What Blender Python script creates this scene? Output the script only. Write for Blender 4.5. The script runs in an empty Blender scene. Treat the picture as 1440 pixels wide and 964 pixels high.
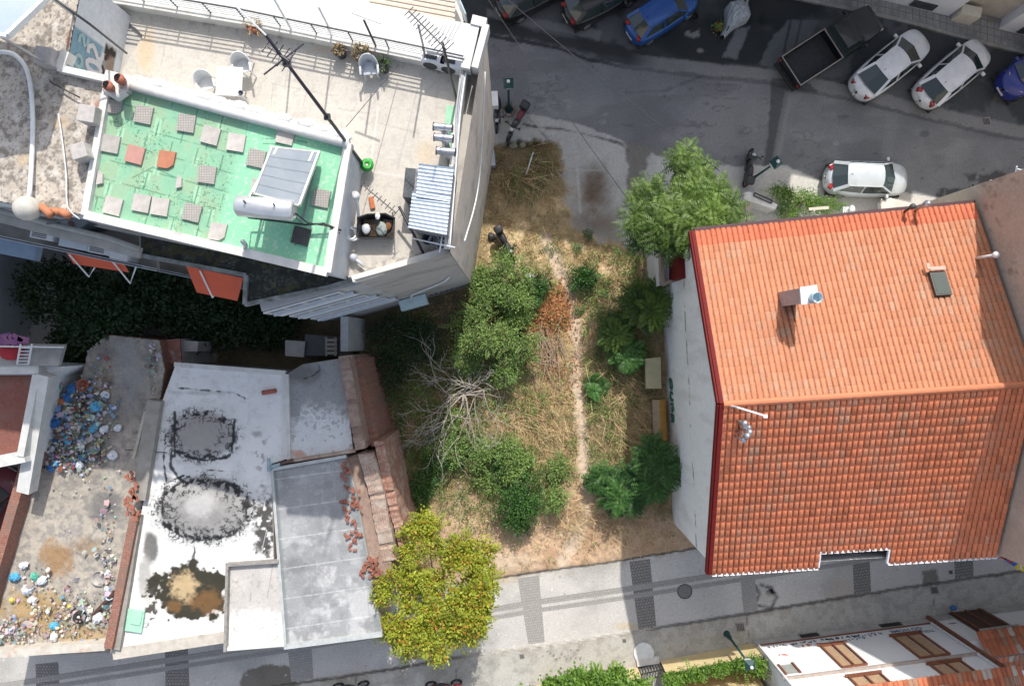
import bpy, bmesh, math, random
import numpy as np
from mathutils import Vector, Matrix, Euler
random.seed(7)
rs = np.random.RandomState(11)
H = 35.0; F = 960.0; S0 = F / H
scene = bpy.context.scene
COL = scene.collection
PI = math.pi

# ---------------------------------------------------------------- coordinates
def W(px, py, z=0.0):
    s = (H - z) / F
    return Vector(((px - 720) * s, (482 - py) * s, z))
def G(gx, gy, z=0.0):
    return Vector((gx / S0, -gy / S0, z))
def W2(pts, z=0.0):
    return [W(x, y, z) for x, y in pts]

def lin(c):
    c = np.asarray(c, float) / 255.0
    return np.where(c <= 0.04045, c / 12.92, ((c + 0.055) / 1.055) ** 2.4)
def L(r, g, b):
    return tuple(float(v) for v in lin((r, g, b)))

# ---------------------------------------------------------------- numpy noise and masks
def _hash(ix, iy, seed):
    n = (ix * 374761393 + iy * 668265263 + seed * 974634777) & 0xFFFFFFFF
    n = ((n ^ (n >> 13)) * 1274126177) & 0xFFFFFFFF
    n = n ^ (n >> 16)
    return (n & 0xFFFF) / 65535.0
def vnoise(x, y, seed=0):
    ix = np.floor(x).astype(np.int64); iy = np.floor(y).astype(np.int64)
    fx = x - ix; fy = y - iy
    fx = fx * fx * (3 - 2 * fx); fy = fy * fy * (3 - 2 * fy)
    a = _hash(ix, iy, seed); b = _hash(ix + 1, iy, seed)
    c = _hash(ix, iy + 1, seed); d = _hash(ix + 1, iy + 1, seed)
    return (a * (1 - fx) + b * fx) * (1 - fy) + (c * (1 - fx) + d * fx) * fy
def fbm(x, y, sc=1.0, oc=5, seed=0):
    t = 0; a = 1; n = 0; f = sc
    for o in range(oc):
        t = t + a * vnoise(x * f + 17.3 * o, y * f - 9.1 * o, seed + o); n += a; a *= .55; f *= 2.03
    return t / n
def sst(a, b, x):
    t = np.clip((x - a) / (b - a + 1e-9), 0, 1)
    return t * t * (3 - 2 * t)
def dseg(X, Y, ax, ay, bx, by):
    dx, dy = bx - ax, by - ay
    t = np.clip(((X - ax) * dx + (Y - ay) * dy) / (dx * dx + dy * dy + 1e-9), 0, 1)
    return np.hypot(X - ax - t * dx, Y - ay - t * dy)
def dline(X, Y, pts):
    d = np.full(X.shape, 1e9)
    for i in range(len(pts) - 1):
        d = np.minimum(d, dseg(X, Y, *pts[i], *pts[i + 1]))
    return d
def inside(X, Y, pts):
    r = np.zeros(X.shape, bool); n = len(pts)
    for i in range(n):
        x1, y1 = pts[i]; x2, y2 = pts[(i + 1) % n]
        if y1 == y2: continue
        c = ((y1 > Y) != (y2 > Y)) & (X < (x2 - x1) * (Y - y1) / (y2 - y1) + x1)
        r ^= c
    return r
def sdf(X, Y, pts):
    d = dline(X, Y, list(pts) + [pts[0]])
    return np.where(inside(X, Y, pts), -d, d)
def _win(X, Y, x0, x1, y0, y1, fn):
    """evaluate a mask only where it can be non-zero"""
    r = np.zeros(X.shape); s = (X > x0) & (X < x1) & (Y > y0) & (Y < y1)
    if s.any(): r[s] = fn(X[s], Y[s])
    return r
def pm(X, Y, pts, soft=2.0, wob=0.0, wsc=.1, seed=1):
    """mask of a polygon with a wobbling soft edge"""
    def fn(X, Y):
        d = sdf(X, Y, pts)
        if wob: d = d + (fbm(X, Y, wsc, 4, seed) - .5) * 2 * wob
        return 1 - sst(-soft, soft, d)
    e = soft + wob; xs = [p[0] for p in pts]; ys = [p[1] for p in pts]
    return _win(X, Y, min(xs) - e, max(xs) + e, min(ys) - e, max(ys) + e, fn)
def blob(X, Y, cx, cy, rx, ry, soft=.3, wob=.3, wsc=.1, seed=1, rot=0):
    c, s = math.cos(rot), math.sin(rot)
    def fn(X, Y):
        u = ((X - cx) * c + (Y - cy) * s) / rx; v = (-(X - cx) * s + (Y - cy) * c) / ry
        d = np.hypot(u, v) - 1 + (fbm(X, Y, wsc, 4, seed) - .5) * 2 * wob
        return 1 - sst(-soft, soft, d)
    R = max(rx, ry) * (1 + soft + wob)
    return _win(X, Y, cx - R, cx + R, cy - R, cy + R, fn)
def lm(X, Y, pts, w, soft=1.0, wob=0., wsc=.1, seed=3):
    def fn(X, Y):
        d = dline(X, Y, pts)
        if wob: d = d + (fbm(X, Y, wsc, 4, seed) - .5) * 2 * wob
        return 1 - sst(w - soft, w + soft, d)
    e = w + soft + wob; xs = [p[0] for p in pts]; ys = [p[1] for p in pts]
    return _win(X, Y, min(xs) - e, max(xs) + e, min(ys) - e, max(ys) + e, fn)
def mix(c, col, m):
    m = np.asarray(m)[..., None]
    col = np.asarray(col, float)
    return c * (1 - m) + col * m
def base(X, col):
    return np.zeros(X.shape + (3,)) + np.asarray(col, float)

# ---------------------------------------------------------------- materials
MATS = {}
def nodes(name):
    m = bpy.data.materials.new(name); m.use_nodes = True
    nt = m.node_tree; p = nt.nodes['Principled BSDF']
    return m, nt, p
def nn(nt, t, **kw):
    n = nt.nodes.new(t)
    for k, v in kw.items():
        setattr(n, k, v)
    return n
def mixc(nt, fac, a, b):
    n = nt.nodes.new('ShaderNodeMix'); n.data_type = 'RGBA'
    for sock, v in ((0, fac), (6, a), (7, b)):
        if hasattr(v, 'links'): nt.links.new(v, n.inputs[sock])
        elif sock == 0: n.inputs[0].default_value = v
        else: n.inputs[sock].default_value = (*v, 1)
    return n.outputs[2]
def ramp(nt, src, lo, hi):
    n = nt.nodes.new('ShaderNodeMapRange'); n.inputs[1].default_value = lo; n.inputs[2].default_value = hi
    nt.links.new(src, n.inputs[0]); return n.outputs[0]
def noise(nt, vec, scale, detail=5, rough=.6):
    n = nt.nodes.new('ShaderNodeTexNoise'); n.inputs['Scale'].default_value = scale
    n.inputs['Detail'].default_value = detail; n.inputs['Roughness'].default_value = rough
    nt.links.new(vec, n.inputs['Vector']); return n.outputs[0]
def bump(nt, p, h, strength=.3, dist=.02):
    b = nt.nodes.new('ShaderNodeBump'); b.inputs['Strength'].default_value = strength; b.inputs['Distance'].default_value = dist
    nt.links.new(h, b.inputs['Height']); nt.links.new(b.outputs[0], p.inputs['Normal'])
def pmat(name, c1, c2=None, sc=3.0, rough=.8, c3=None, s3=.7, lo3=.5, metal=0.0, bp=.25, bs=40, coat=0.0, vary=0.0, spec=.5, trans=0.0):
    if name in MATS: return MATS[name]
    m, nt, p = nodes(name)
    tc = nn(nt, 'ShaderNodeTexCoord').outputs['Object']
    if c2 is None: c2 = tuple(v * .78 for v in c1)
    f = ramp(nt, noise(nt, tc, sc, 6), .36, .66)
    c = mixc(nt, f, c1, c2)
    if c3 is not None:
        f3 = ramp(nt, noise(nt, tc, s3, 7, .68), lo3, lo3 + .17)
        c = mixc(nt, f3, c, c3)
    if vary:
        oi = nn(nt, 'ShaderNodeObjectInfo'); hs = nn(nt, 'ShaderNodeHueSaturation')
        mr = nn(nt, 'ShaderNodeMapRange'); mr.inputs[3].default_value = 1 - vary; mr.inputs[4].default_value = 1 + vary
        nt.links.new(oi.outputs['Random'], mr.inputs[0]); nt.links.new(mr.outputs[0], hs.inputs['Value'])
        nt.links.new(c, hs.inputs['Color']); c = hs.outputs[0]
    nt.links.new(c, p.inputs['Base Color'])
    p.inputs['Roughness'].default_value = rough; p.inputs['Metallic'].default_value = metal
    p.inputs['Coat Weight'].default_value = coat; p.inputs['Coat Roughness'].default_value = .06
    p.inputs['Specular IOR Level'].default_value = spec
    if bp: bump(nt, p, noise(nt, tc, bs, 4), bp)
    MATS[name] = m; return m
def vmat(name, rough=.85, bs=30, bp=.3, var=.35, fine=14, spec=.3):
    """base colour from the mesh's own colour attribute, broken up by fine grain"""
    if name in MATS: return MATS[name]
    m, nt, p = nodes(name)
    a = nn(nt, 'ShaderNodeAttribute', attribute_name='col')
    tc = nn(nt, 'ShaderNodeTexCoord').outputs['Object']
    f = ramp(nt, noise(nt, tc, fine, 7, .7), .3, .7)
    hs = nn(nt, 'ShaderNodeHueSaturation')
    mr = nn(nt, 'ShaderNodeMapRange'); mr.inputs[3].default_value = 1 - var; mr.inputs[4].default_value = 1 + var * .8
    nt.links.new(f, mr.inputs[0]); nt.links.new(mr.outputs[0], hs.inputs['Value']); nt.links.new(a.outputs['Color'], hs.inputs['Color'])
    nt.links.new(hs.outputs[0], p.inputs['Base Color'])
    p.inputs['Roughness'].default_value = rough; p.inputs['Specular IOR Level'].default_value = spec
    if bp: bump(nt, p, noise(nt, tc, bs, 6, .65), bp, .03)
    MATS[name] = m; return m
def leafmat(name, c1, c2, trans=.25, rough=.5):
    if name in MATS: return MATS[name]
    m, nt, p = nodes(name)
    a = nn(nt, 'ShaderNodeAttribute', attribute_name='col')
    c = mixc(nt, a.outputs['Fac'], c1, c2)
    nt.links.new(c, p.inputs['Base Color'])
    p.inputs['Roughness'].default_value = rough; p.inputs['Specular IOR Level'].default_value = .35
    tr = nn(nt, 'ShaderNodeBsdfTranslucent'); nt.links.new(c, tr.inputs['Color'])
    ms = nn(nt, 'ShaderNodeMixShader'); ms.inputs[0].default_value = trans
    out = nt.nodes['Material Output']
    nt.links.new(p.outputs[0], ms.inputs[1]); nt.links.new(tr.outputs[0], ms.inputs[2]); nt.links.new(ms.outputs[0], out.inputs[0])
    MATS[name] = m; return m
def brickmat(name, c1, c2, mortar, sx=.22, sy=.07, rough=.9, mort=.012, off=.5, bpst=.5, dirt=None, uv=True):
    if name in MATS: return MATS[name]
    m, nt, p = nodes(name)
    tc = nn(nt, 'ShaderNodeTexCoord')
    v = tc.outputs['UV'] if uv else tc.outputs['Object']
    b = nn(nt, 'ShaderNodeTexBrick'); b.offset = off
    b.inputs['Color1'].default_value = (*c1, 1); b.inputs['Color2'].default_value = (*c2, 1); b.inputs['Mortar'].default_value = (*mortar, 1)
    b.inputs['Scale'].default_value = 1; b.inputs['Mortar Size'].default_value = mort
    b.inputs['Brick Width'].default_value = sx; b.inputs['Row Height'].default_value = sy
    nt.links.new(v, b.inputs['Vector'])
    f = ramp(nt, noise(nt, tc.outputs['Object'], 9, 6), .35, .7)
    c = mixc(nt, f, b.outputs['Color'], tuple(.62 * x for x in c1))
    if dirt:
        f2 = ramp(nt, noise(nt, tc.outputs['Object'], 1.3, 7, .7), .48, .62)
        c = mixc(nt, f2, c, dirt)
    nt.links.new(c, p.inputs['Base Color']); p.inputs['Roughness'].default_value = rough
    bump(nt, p, b.outputs['Fac'], -bpst, .015)
    MATS[name] = m; return m
def glassmat(name, c=(.02, .03, .035), rough=.06):
    if name in MATS: return MATS[name]
    m, nt, p = nodes(name)
    p.inputs['Base Color'].default_value = (*c, 1); p.inputs['Roughness'].default_value = rough
    p.inputs['Specular IOR Level'].default_value = .8; p.inputs['Coat Weight'].default_value = .3
    MATS[name] = m; return m

# ---------------------------------------------------------------- mesh builder
class MB:
    def __init__(s): s.v = []; s.f = []; s.uv = {}; s.cols = None; s.mi = []
    def add(s, vs, fs, uvs=None, mi=0):
        o = len(s.v); s.v += [Vector(p) for p in vs]
        for k, f in enumerate(fs):
            if uvs: s.uv[len(s.f)] = uvs[k]
            s.f.append([i + o for i in f]); s.mi.append(mi)
        return s
    def quad(s, a, b, c, d, uv=None, mi=0):
        return s.add([a, b, c, d], [(0, 1, 2, 3)], [uv] if uv else None, mi)
    def prism(s, poly, z0, z1, mi=0, top=True, bottom=True):
        """poly: list of (x, y[, z]) points; walls carry UVs in metres"""
        n = len(poly); P = [(p[0], p[1]) for p in poly]
        area = sum(P[i][0] * P[(i + 1) % n][1] - P[(i + 1) % n][0] * P[i][1] for i in range(n))
        if area < 0: P.reverse()
        zt = z1 if callable(z1) else (lambda x, y: z1)
        u = 0
        for i in range(n):
            a, b = P[i], P[(i + 1) % n]; l = math.hypot(b[0] - a[0], b[1] - a[1])
            za, zb = zt(*a), zt(*b)
            s.quad((*a, z0), (*b, z0), (*b, zb), (*a, za), [(u, z0), (u + l, z0), (u + l, zb), (u, za)], mi); u += l
        if top: s.add([(*p, zt(*p)) for p in P], [tuple(range(n))], [[p for p in P]], mi)
        if bottom: s.add([(*p, z0) for p in P], [tuple(reversed(range(n)))], [[p for p in reversed(P)]], mi)
        return s
    def box(s, c, size, rz=0, rot=None, mi=0, bev=0):
        R = rot if rot is not None else Matrix.Rotation(rz, 3, 'Z')
        c = Vector(c); x, y, z = (d / 2 for d in size)
        if bev:
            bm = bmesh.new(); bmesh.ops.create_cube(bm, size=1)
            bmesh.ops.scale(bm, vec=size, verts=bm.verts)
            bmesh.ops.bevel(bm, geom=list(bm.edges), offset=bev, segments=2, affect='EDGES', profile=.6)
            bm.verts.index_update()
            s.add([c + R @ v.co for v in bm.verts], [[v.index for v in f.verts] for f in bm.faces], None, mi); bm.free(); return s
        vs = [Vector((i * x, j * y, k * z)) for i in (-1, 1) for j in (-1, 1) for k in (-1, 1)]
        fs = [(0, 1, 3, 2), (4, 6, 7, 5), (0, 4, 5, 1), (2, 3, 7, 6), (0, 2, 6, 4), (1, 5, 7, 3)]
        uvs = []
        for f in fs:
            q = [vs[i] for i in f]; ax = [k for k in range(3) if len({round(v[k], 5) for v in q}) > 1]
            if len(ax) < 2: ax = [0, 1]
            if 2 in ax: ax = [ax[0], 2]
            uvs.append([(v[ax[0]], v[ax[1]]) for v in q])
        return s.add([c + R @ v for v in vs], fs, uvs, mi)
    def bar(s, a, b, w, h=None, mi=0):
        a, b = Vector(a), Vector(b); d = b - a; l = d.length
        if l < 1e-6: return s
        q = d.to_track_quat('X', 'Z').to_matrix()
        return s.box((a + b) / 2 + Vector((0, 0, random.uniform(-.003, .003))), (l, w, h or w), rot=q, mi=mi)
    def tube(s, pts, r, n=6, mi=0, cap=True):
        pts = [Vector(p) for p in pts]; k = len(pts)
        rr = r if isinstance(r, (list, tuple)) else [r] * k
        vs = []; fs = []; up = None
        for i, p in enumerate(pts):
            t = (pts[min(i + 1, k - 1)] - pts[max(i - 1, 0)])
            if t.length < 1e-9: t = Vector((0, 0, 1))
            t.normalize()
            if up is None:
                up = t.cross(Vector((0, 0, 1)) if abs(t.z) < .9 else Vector((1, 0, 0))).normalized()
            else:
                up = (up - t * up.dot(t))
                up = up.normalized() if up.length > 1e-6 else t.orthogonal().normalized()
            w = t.cross(up)
            for j in range(n):
                a = 2 * PI * j / n; vs.append(p + (up * math.cos(a) + w * math.sin(a)) * rr[i])
        for i in range(k - 1):
            for j in range(n):
                fs.append((i * n + j, i * n + (j + 1) % n, (i + 1) * n + (j + 1) % n, (i + 1) * n + j))
        if cap: fs += [tuple(reversed(range(n))), tuple((k - 1) * n + j for j in range(n))]
        return s.add(vs, fs, None, mi)
    def lathe(s, c, prof, n=16, axis=None, mi=0):
        """prof: (radius, height) pairs"""
        c = Vector(c); q = Vector((0, 0, 1)).rotation_difference(Vector(axis)).to_matrix() if axis else Matrix.Identity(3)
        vs = []; fs = []
        for r, z in prof:
            for j in range(n):
                a = 2 * PI * j / n; vs.append(c + q @ Vector((r * math.cos(a), r * math.sin(a), z)))
        for i in range(len(prof) - 1):
            for j in range(n):
                fs.append((i * n + j, i * n + (j + 1) % n, (i + 1) * n + (j + 1) % n, (i + 1) * n + j))
        if prof[0][0] > 1e-4: fs.append(tuple(reversed(range(n))))
        if prof[-1][0] > 1e-4: fs.append(tuple((len(prof) - 1) * n + j for j in range(n)))
        return s.add(vs, fs, None, mi)
    def torus(s, c, R, r, axis=(0, 0, 1), n=20, m=8, mi=0, sc=1.0):
        c = Vector(c); q = Vector((0, 0, 1)).rotation_difference(Vector(axis)).to_matrix(); vs = []; fs = []
        for i in range(n):
            a = 2 * PI * i / n
            for j in range(m):
                b = 2 * PI * j / m
                vs.append(c + q @ Vector(((R + r * math.cos(b)) * math.cos(a), (R + r * math.cos(b)) * math.sin(a), r * sc * math.sin(b))))
        for i in range(n):
            for j in range(m):
                fs.append((i * m + j, ((i + 1) % n) * m + j, ((i + 1) % n) * m + (j + 1) % m, i * m + (j + 1) % m))
        return s.add(vs, fs, None, mi)
    def sphere(s, c, r, n=10, m=7, sc=(1, 1, 1), mi=0, jit=0):
        c = Vector(c); vs = [c + Vector((0, 0, -r * sc[2]))]; fs = []
        for i in range(1, m):
            t = -PI / 2 + PI * i / m
            for j in range(n):
                a = 2 * PI * j / n; k = r * (1 + random.uniform(-jit, jit))
                vs.append(c + Vector((k * sc[0] * math.cos(t) * math.cos(a), k * sc[1] * math.cos(t) * math.sin(a), k * sc[2] * math.sin(t))))
        vs.append(c + Vector((0, 0, r * sc[2]))); last = len(vs) - 1
        for j in range(n): fs.append((0, 1 + (j + 1) % n, 1 + j))
        for i in range(m - 2):
            for j in range(n):
                a = 1 + i * n; fs.append((a + j, a + (j + 1) % n, a + n + (j + 1) % n, a + n + j))
        a = 1 + (m - 2) * n
        for j in range(n): fs.append((a + j, a + (j + 1) % n, last))
        return s.add(vs, fs, None, mi)
    def build(s, name, mat, parent=None, smooth=False, local=False, bev=0):
        me = bpy.data.meshes.new(name)
        off = Vector((0, 0, 0))
        if parent is not None and not local:
            p = parent
            while p is not None: off += p.location; p = p.parent
        vs = [tuple(v - off) for v in s.v]
        me.from_pydata(vs, [], s.f)
        if s.uv:
            ul = me.uv_layers.new(name='UVMap')
            for pi, uvs in s.uv.items():
                pl = me.polygons[pi]
                for li, u in zip(pl.loop_indices, uvs): ul.data[li].uv = u
        if s.cols is not None:
            at = me.attributes.new('col', 'FLOAT_COLOR', 'POINT')
            at.data.foreach_set('color', np.asarray(s.cols, np.float32).ravel())
        for mm in (mat if isinstance(mat, (list, tuple)) else [mat]): me.materials.append(mm)
        if any(s.mi): me.polygons.foreach_set('material_index', s.mi)
        if smooth: me.polygons.foreach_set('use_smooth', [True] * len(me.polygons))
        me.update()
        o = bpy.data.objects.new(name, me); COL.objects.link(o)
        if parent is not None: o.parent = parent
        return o

def empty(name, loc, rz=0.0):
    o = bpy.data.objects.new(name, None); o.empty_display_size = .2
    o.location = loc; o.rotation_euler = (0, 0, rz); COL.objects.link(o); return o
def tag(o, label=None, cat=None, group=None, kind=None):
    if label: o['label'] = label
    if cat: o['category'] = cat
    if group: o['group'] = group
    if kind: o['kind'] = kind
    return o
def thing(name, loc, label, cat, group=None, rz=0.0):
    return tag(empty(name, loc, rz), label, cat, group)
def copy_tree(o, parent=None):
    c = o.copy(); COL.objects.link(c)
    if parent is not None: c.parent = parent
    for ch in list(o.children): copy_tree(ch, c)
    return c
def place(proto, i, loc, rz=0.0, label=None, group=None, scale=None):
    """the first time the prototype itself, afterwards a copy of it and its parts"""
    o = proto if i == 0 else copy_tree(proto)
    o.location = loc; o.rotation_euler = (0, 0, rz)
    if label: o['label'] = label
    if group: o['group'] = group
    if scale: o.scale = (scale,) * 3 if not hasattr(scale, '__len__') else scale
    return o

def grid(name, corners, z, nx, ny, colfn, mat, zfn=None, parent=None, keep=None, px=None):
    """a surface over the quad 'corners' (photo pixels at height z): relief zfn and colour colfn are given in the same plan"""
    u = np.linspace(0, 1, nx); v = np.linspace(0, 1, ny); U, V = np.meshgrid(u, v)
    c = np.asarray(corners, float)
    X = (c[0, 0] * (1 - U) + c[1, 0] * U) * (1 - V) + (c[3, 0] * (1 - U) + c[2, 0] * U) * V
    Y = (c[0, 1] * (1 - U) + c[1, 1] * U) * (1 - V) + (c[3, 1] * (1 - U) + c[2, 1] * U) * V
    Z = np.zeros(X.shape) + z
    if zfn is not None: Z = Z + zfn(X, Y)
    s = (H - z) / F
    P = np.stack([(X - 720) * s, (482 - Y) * s, Z], -1).reshape(-1, 3)
    if parent is not None: P = P - np.array(parent.location)
    idx = np.arange(nx * ny).reshape(ny, nx)
    q = np.stack([idx[1:, :-1], idx[1:, 1:], idx[:-1, 1:], idx[:-1, :-1]], -1).reshape(-1, 4)
    if keep is not None:
        k = keep(X, Y); kc = (k[1:, :-1] & k[1:, 1:] & k[:-1, 1:] & k[:-1, :-1]).ravel(); q = q[kc]
    cl = np.clip(colfn(X, Y), .002, .95).reshape(-1, 3)
    return npmesh(name, P, q, mat, parent, np.concatenate([cl, np.ones((len(cl), 1))], 1), True)
def npmesh(name, P, Q, mat, parent=None, col=None, smooth=False):
    Q = np.asarray(Q); k = Q.shape[1]
    used = np.zeros(len(P), bool); used[Q.ravel()] = True
    mp = np.cumsum(used) - 1; P = np.asarray(P)[used]; Q = mp[Q]
    me = bpy.data.meshes.new(name)
    me.vertices.add(len(P)); me.vertices.foreach_set('co', P.astype(np.float32).ravel())
    me.loops.add(Q.size); me.loops.foreach_set('vertex_index', Q.astype(np.int32).ravel())
    me.polygons.add(len(Q)); me.polygons.foreach_set('loop_start', np.arange(0, Q.size, k, dtype=np.int32))
    me.polygons.foreach_set('loop_total', np.full(len(Q), k, np.int32))
    if smooth: me.polygons.foreach_set('use_smooth', np.ones(len(Q), bool))
    if col is not None:
        at = me.attributes.new('col', 'FLOAT_COLOR', 'POINT'); at.data.foreach_set('color', np.asarray(col)[used].astype(np.float32).ravel())
    me.materials.append(mat); me.update(calc_edges=True); me.validate()
    o = bpy.data.objects.new(name, me); COL.objects.link(o)
    if parent is not None: o.parent = parent
    return o

# ---------------------------------------------------------------- camera, sun, sky
SX, SY = -.20, -1.0                      # ground shift of a shadow per metre of height
cam = bpy.data.cameras.new('camera'); cam.sensor_width = 36; cam.lens = 24; cam.clip_end = 2000; cam.clip_start = .1
co = bpy.data.objects.new('camera', cam); COL.objects.link(co); co.location = (0, 0, H); scene.camera = co
sun = bpy.data.lights.new('sun', 'SUN'); sun.energy = 3.2; sun.angle = math.radians(.6); sun.color = (1, .955, .88)
so = bpy.data.objects.new('sun', sun); COL.objects.link(so); so.location = (5, 20, 60)
d = Vector((SX, SY, -1)); so.rotation_euler = d.to_track_quat('-Z', 'Y').to_euler()
elev = math.atan2(1, math.hypot(SX, SY)); azim = math.atan2(-SX, -SY)
wd = bpy.data.worlds.new('World'); scene.world = wd; wd.use_nodes = True
wn = wd.node_tree; bg = wn.nodes['Background']
sky = wn.nodes.new('ShaderNodeTexSky'); sky.sky_type = 'NISHITA'; sky.sun_disc = False
sky.sun_elevation = elev; sky.sun_rotation = azim; sky.dust_density = 2.5; sky.air_density = 1.0
hs_ = wn.nodes.new('ShaderNodeHueSaturation'); hs_.inputs['Saturation'].default_value = .62
wn.links.new(sky.outputs[0], hs_.inputs['Color']); wn.links.new(hs_.outputs[0], bg.inputs[0]); bg.inputs[1].default_value = .15
scene.view_settings.view_transform = 'Standard'; scene.view_settings.look = 'None'
scene.view_settings.exposure = .56; scene.view_settings.gamma = 1
scene.cycles.max_bounces = 6; scene.cycles.use_denoising = True
# ================================================================ SETTING: ground, road, lot, lane
KERB_S = [(-300, 1075), (0, 1027), (427, 958), (560, 938), (660, 920), (772, 905), (890, 887), (940, 879), (1051, 861), (1204, 836), (1322, 818), (1440, 801), (1760, 750)]
KERB_N = [(-300, -330), (600, -122), (1114, 0), (1233, 25), (1289, 38), (1357, 58), (1440, 78), (1760, 155)]
GUT_N = [(-300, -150), (560, 24), (686, 50), (735, 58), (791, 69), (827, 84), (880, 94), (958, 104), (1013, 110), (1080, 116), (1141, 129), (1222, 146), (1303, 167), (1384, 186), (1440, 197), (1760, 270)]
ROAD_S = [(-300, 40), (560, 138), (690, 152), (741, 161), (785, 167), (824, 178), (874, 197), (919, 208), (958, 220), (1028, 234), (1100, 232), (1158, 256), (1235, 262), (1340, 284), (1440, 300), (1760, 350)]
LANE_N = [(-300, 925), (560, 822), (600, 826), (680, 815), (760, 803), (850, 791), (975, 771), (1200, 745), (1760, 660)]
GUT_S = [(-300, 1015), (0, 970), (160, 946), (315, 922), (407, 908), (560, 884), (673, 866), (758, 852), (876, 835), (998, 816), (1120, 797), (1760, 700)]
def yat(line, X):
    l = np.asarray(line, float); return np.interp(X, l[:, 0], l[:, 1])
APRON = [(700, 150), (741, 161), (785, 167), (824, 178), (874, 197), (919, 208), (1000, 227), (1040, 240), (1000, 380), (930, 372), (868, 348), (840, 342), (806, 330), (797, 268), (789, 205), (770, 197), (690, 200)]
PATH = [(768, 335), (780, 368), (795, 400), (806, 440), (813, 490), (811, 540), (817, 600), (820, 650), (826, 700), (815, 745), (790, 790)]

def ground_col(X, Y):
    n1 = fbm(X, Y, .03, 6, 1); n2 = fbm(X, Y, .12, 5, 2); n3 = fbm(X, Y, .4, 3, 3); n4 = fbm(X, Y, .012, 5, 4)
    # road asphalt
    c = base(X, (.205, .21, .215)) * (.8 + .4 * n1 + .12 * (n3 - .5))[..., None]
    c = mix(c, (.265, .265, .262), sst(.46, .68, n4) * .7)
    c = mix(c, (.15, .152, .155), sst(.5, .62, fbm(X * .5, Y * 1.6, .02, 5, 8)) * .5)
    c = mix(c, (.1, .1, .102), sst(.012, .003, np.abs(fbm(X * .35 + Y * .08, Y * 1.2, .02, 4, 12) - .5)) * sst(.45, .55, n4) * .5)
    c = mix(c, (.11, .115, .12), blob(X, Y, 1186, 164, 9, 3, wsc=.2) * .7 + blob(X, Y, 1300, 188, 7, 5, wsc=.2) * .8)
    c = mix(c, (.36, .36, .35), blob(X, Y, 1176, 202, 4, 3) * .5 + blob(X, Y, 790, 150, 22, 10, wob=.9, wsc=.2) * sst(.45, .65, n2) * .5 + blob(X, Y, 840, 165, 12, 9, wob=.9) * sst(.4, .6, n2) * .5)
    for i in range(26):                                       # oil spots
        x, y = rs.uniform(700, 1440), rs.uniform(90, 300); c = mix(c, (.06, .06, .062), blob(X, Y, x, y, rs.uniform(.8, 2.4), rs.uniform(.8, 2.2), wob=.5, wsc=.4) * .6)
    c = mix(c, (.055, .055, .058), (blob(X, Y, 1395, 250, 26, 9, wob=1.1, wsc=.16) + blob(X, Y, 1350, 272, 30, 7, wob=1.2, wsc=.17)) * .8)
    c = mix(c, (.1, .105, .11), lm(X, Y, [(880, 130), (935, 128), (985, 108)], 1.6, 1.5, 2) * .5)
    # parking side: old dark asphalt with slabs
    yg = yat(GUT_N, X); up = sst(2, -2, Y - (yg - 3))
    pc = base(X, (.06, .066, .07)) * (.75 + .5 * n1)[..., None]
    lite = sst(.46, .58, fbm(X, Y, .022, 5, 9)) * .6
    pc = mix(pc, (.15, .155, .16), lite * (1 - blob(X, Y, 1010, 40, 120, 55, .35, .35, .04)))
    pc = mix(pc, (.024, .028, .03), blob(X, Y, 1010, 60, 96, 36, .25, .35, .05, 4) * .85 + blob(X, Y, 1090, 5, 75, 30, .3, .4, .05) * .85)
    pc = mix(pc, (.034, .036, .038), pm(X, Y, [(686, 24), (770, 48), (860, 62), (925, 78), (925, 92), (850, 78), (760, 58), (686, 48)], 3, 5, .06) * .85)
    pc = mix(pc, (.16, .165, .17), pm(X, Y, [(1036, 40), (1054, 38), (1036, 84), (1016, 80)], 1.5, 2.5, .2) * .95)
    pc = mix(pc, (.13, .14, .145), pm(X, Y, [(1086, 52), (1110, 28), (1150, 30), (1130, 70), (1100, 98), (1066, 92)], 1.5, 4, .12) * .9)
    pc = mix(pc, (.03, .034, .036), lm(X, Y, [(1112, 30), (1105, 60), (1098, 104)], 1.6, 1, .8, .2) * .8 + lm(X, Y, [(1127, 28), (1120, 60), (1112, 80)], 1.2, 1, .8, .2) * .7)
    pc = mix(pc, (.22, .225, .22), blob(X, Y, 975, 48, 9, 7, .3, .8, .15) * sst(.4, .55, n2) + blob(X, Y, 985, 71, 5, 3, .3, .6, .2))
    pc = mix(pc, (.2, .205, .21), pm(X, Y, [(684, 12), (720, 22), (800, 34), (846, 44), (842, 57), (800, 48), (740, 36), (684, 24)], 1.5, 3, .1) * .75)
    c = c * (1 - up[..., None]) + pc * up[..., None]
    strip = sst(2, -1, np.abs(Y - (yg - 11)) - 8 + (n2 - .5) * 5) * sst(880, 930, X)
    c = mix(c, (.25, .252, .25), strip * (.6 + .4 * n1))
    c = mix(c, (.04, .042, .046), sst(2.2, .3, np.abs(Y - yg + (n2 - .5) * 5) - 1.6 * (.5 + n1)) * (.95 - .55 * sst(830, 900, X)))
    c = mix(c, (.06, .062, .066), pm(X, Y, [(1085, 110), (1132, 112), (1150, 130), (1110, 126), (1088, 235), (1074, 262), (1070, 250), (1080, 190)], 1.5, 2, .15) * .75)
    c = mix(c, (.26, .26, .255), pm(X, Y, [(1104, 128), (1130, 132), (1108, 160), (1100, 215), (1086, 225)], 1.5, 1.5, .2) * .55 + pm(X, Y, [(1248, 158), (1264, 162), (1254, 222), (1240, 222)], 3, 2) * .35)
    # concrete apron south of the road
    cc = base(X, (.47, .465, .44)) * (.82 + .32 * n1)[..., None]
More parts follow.
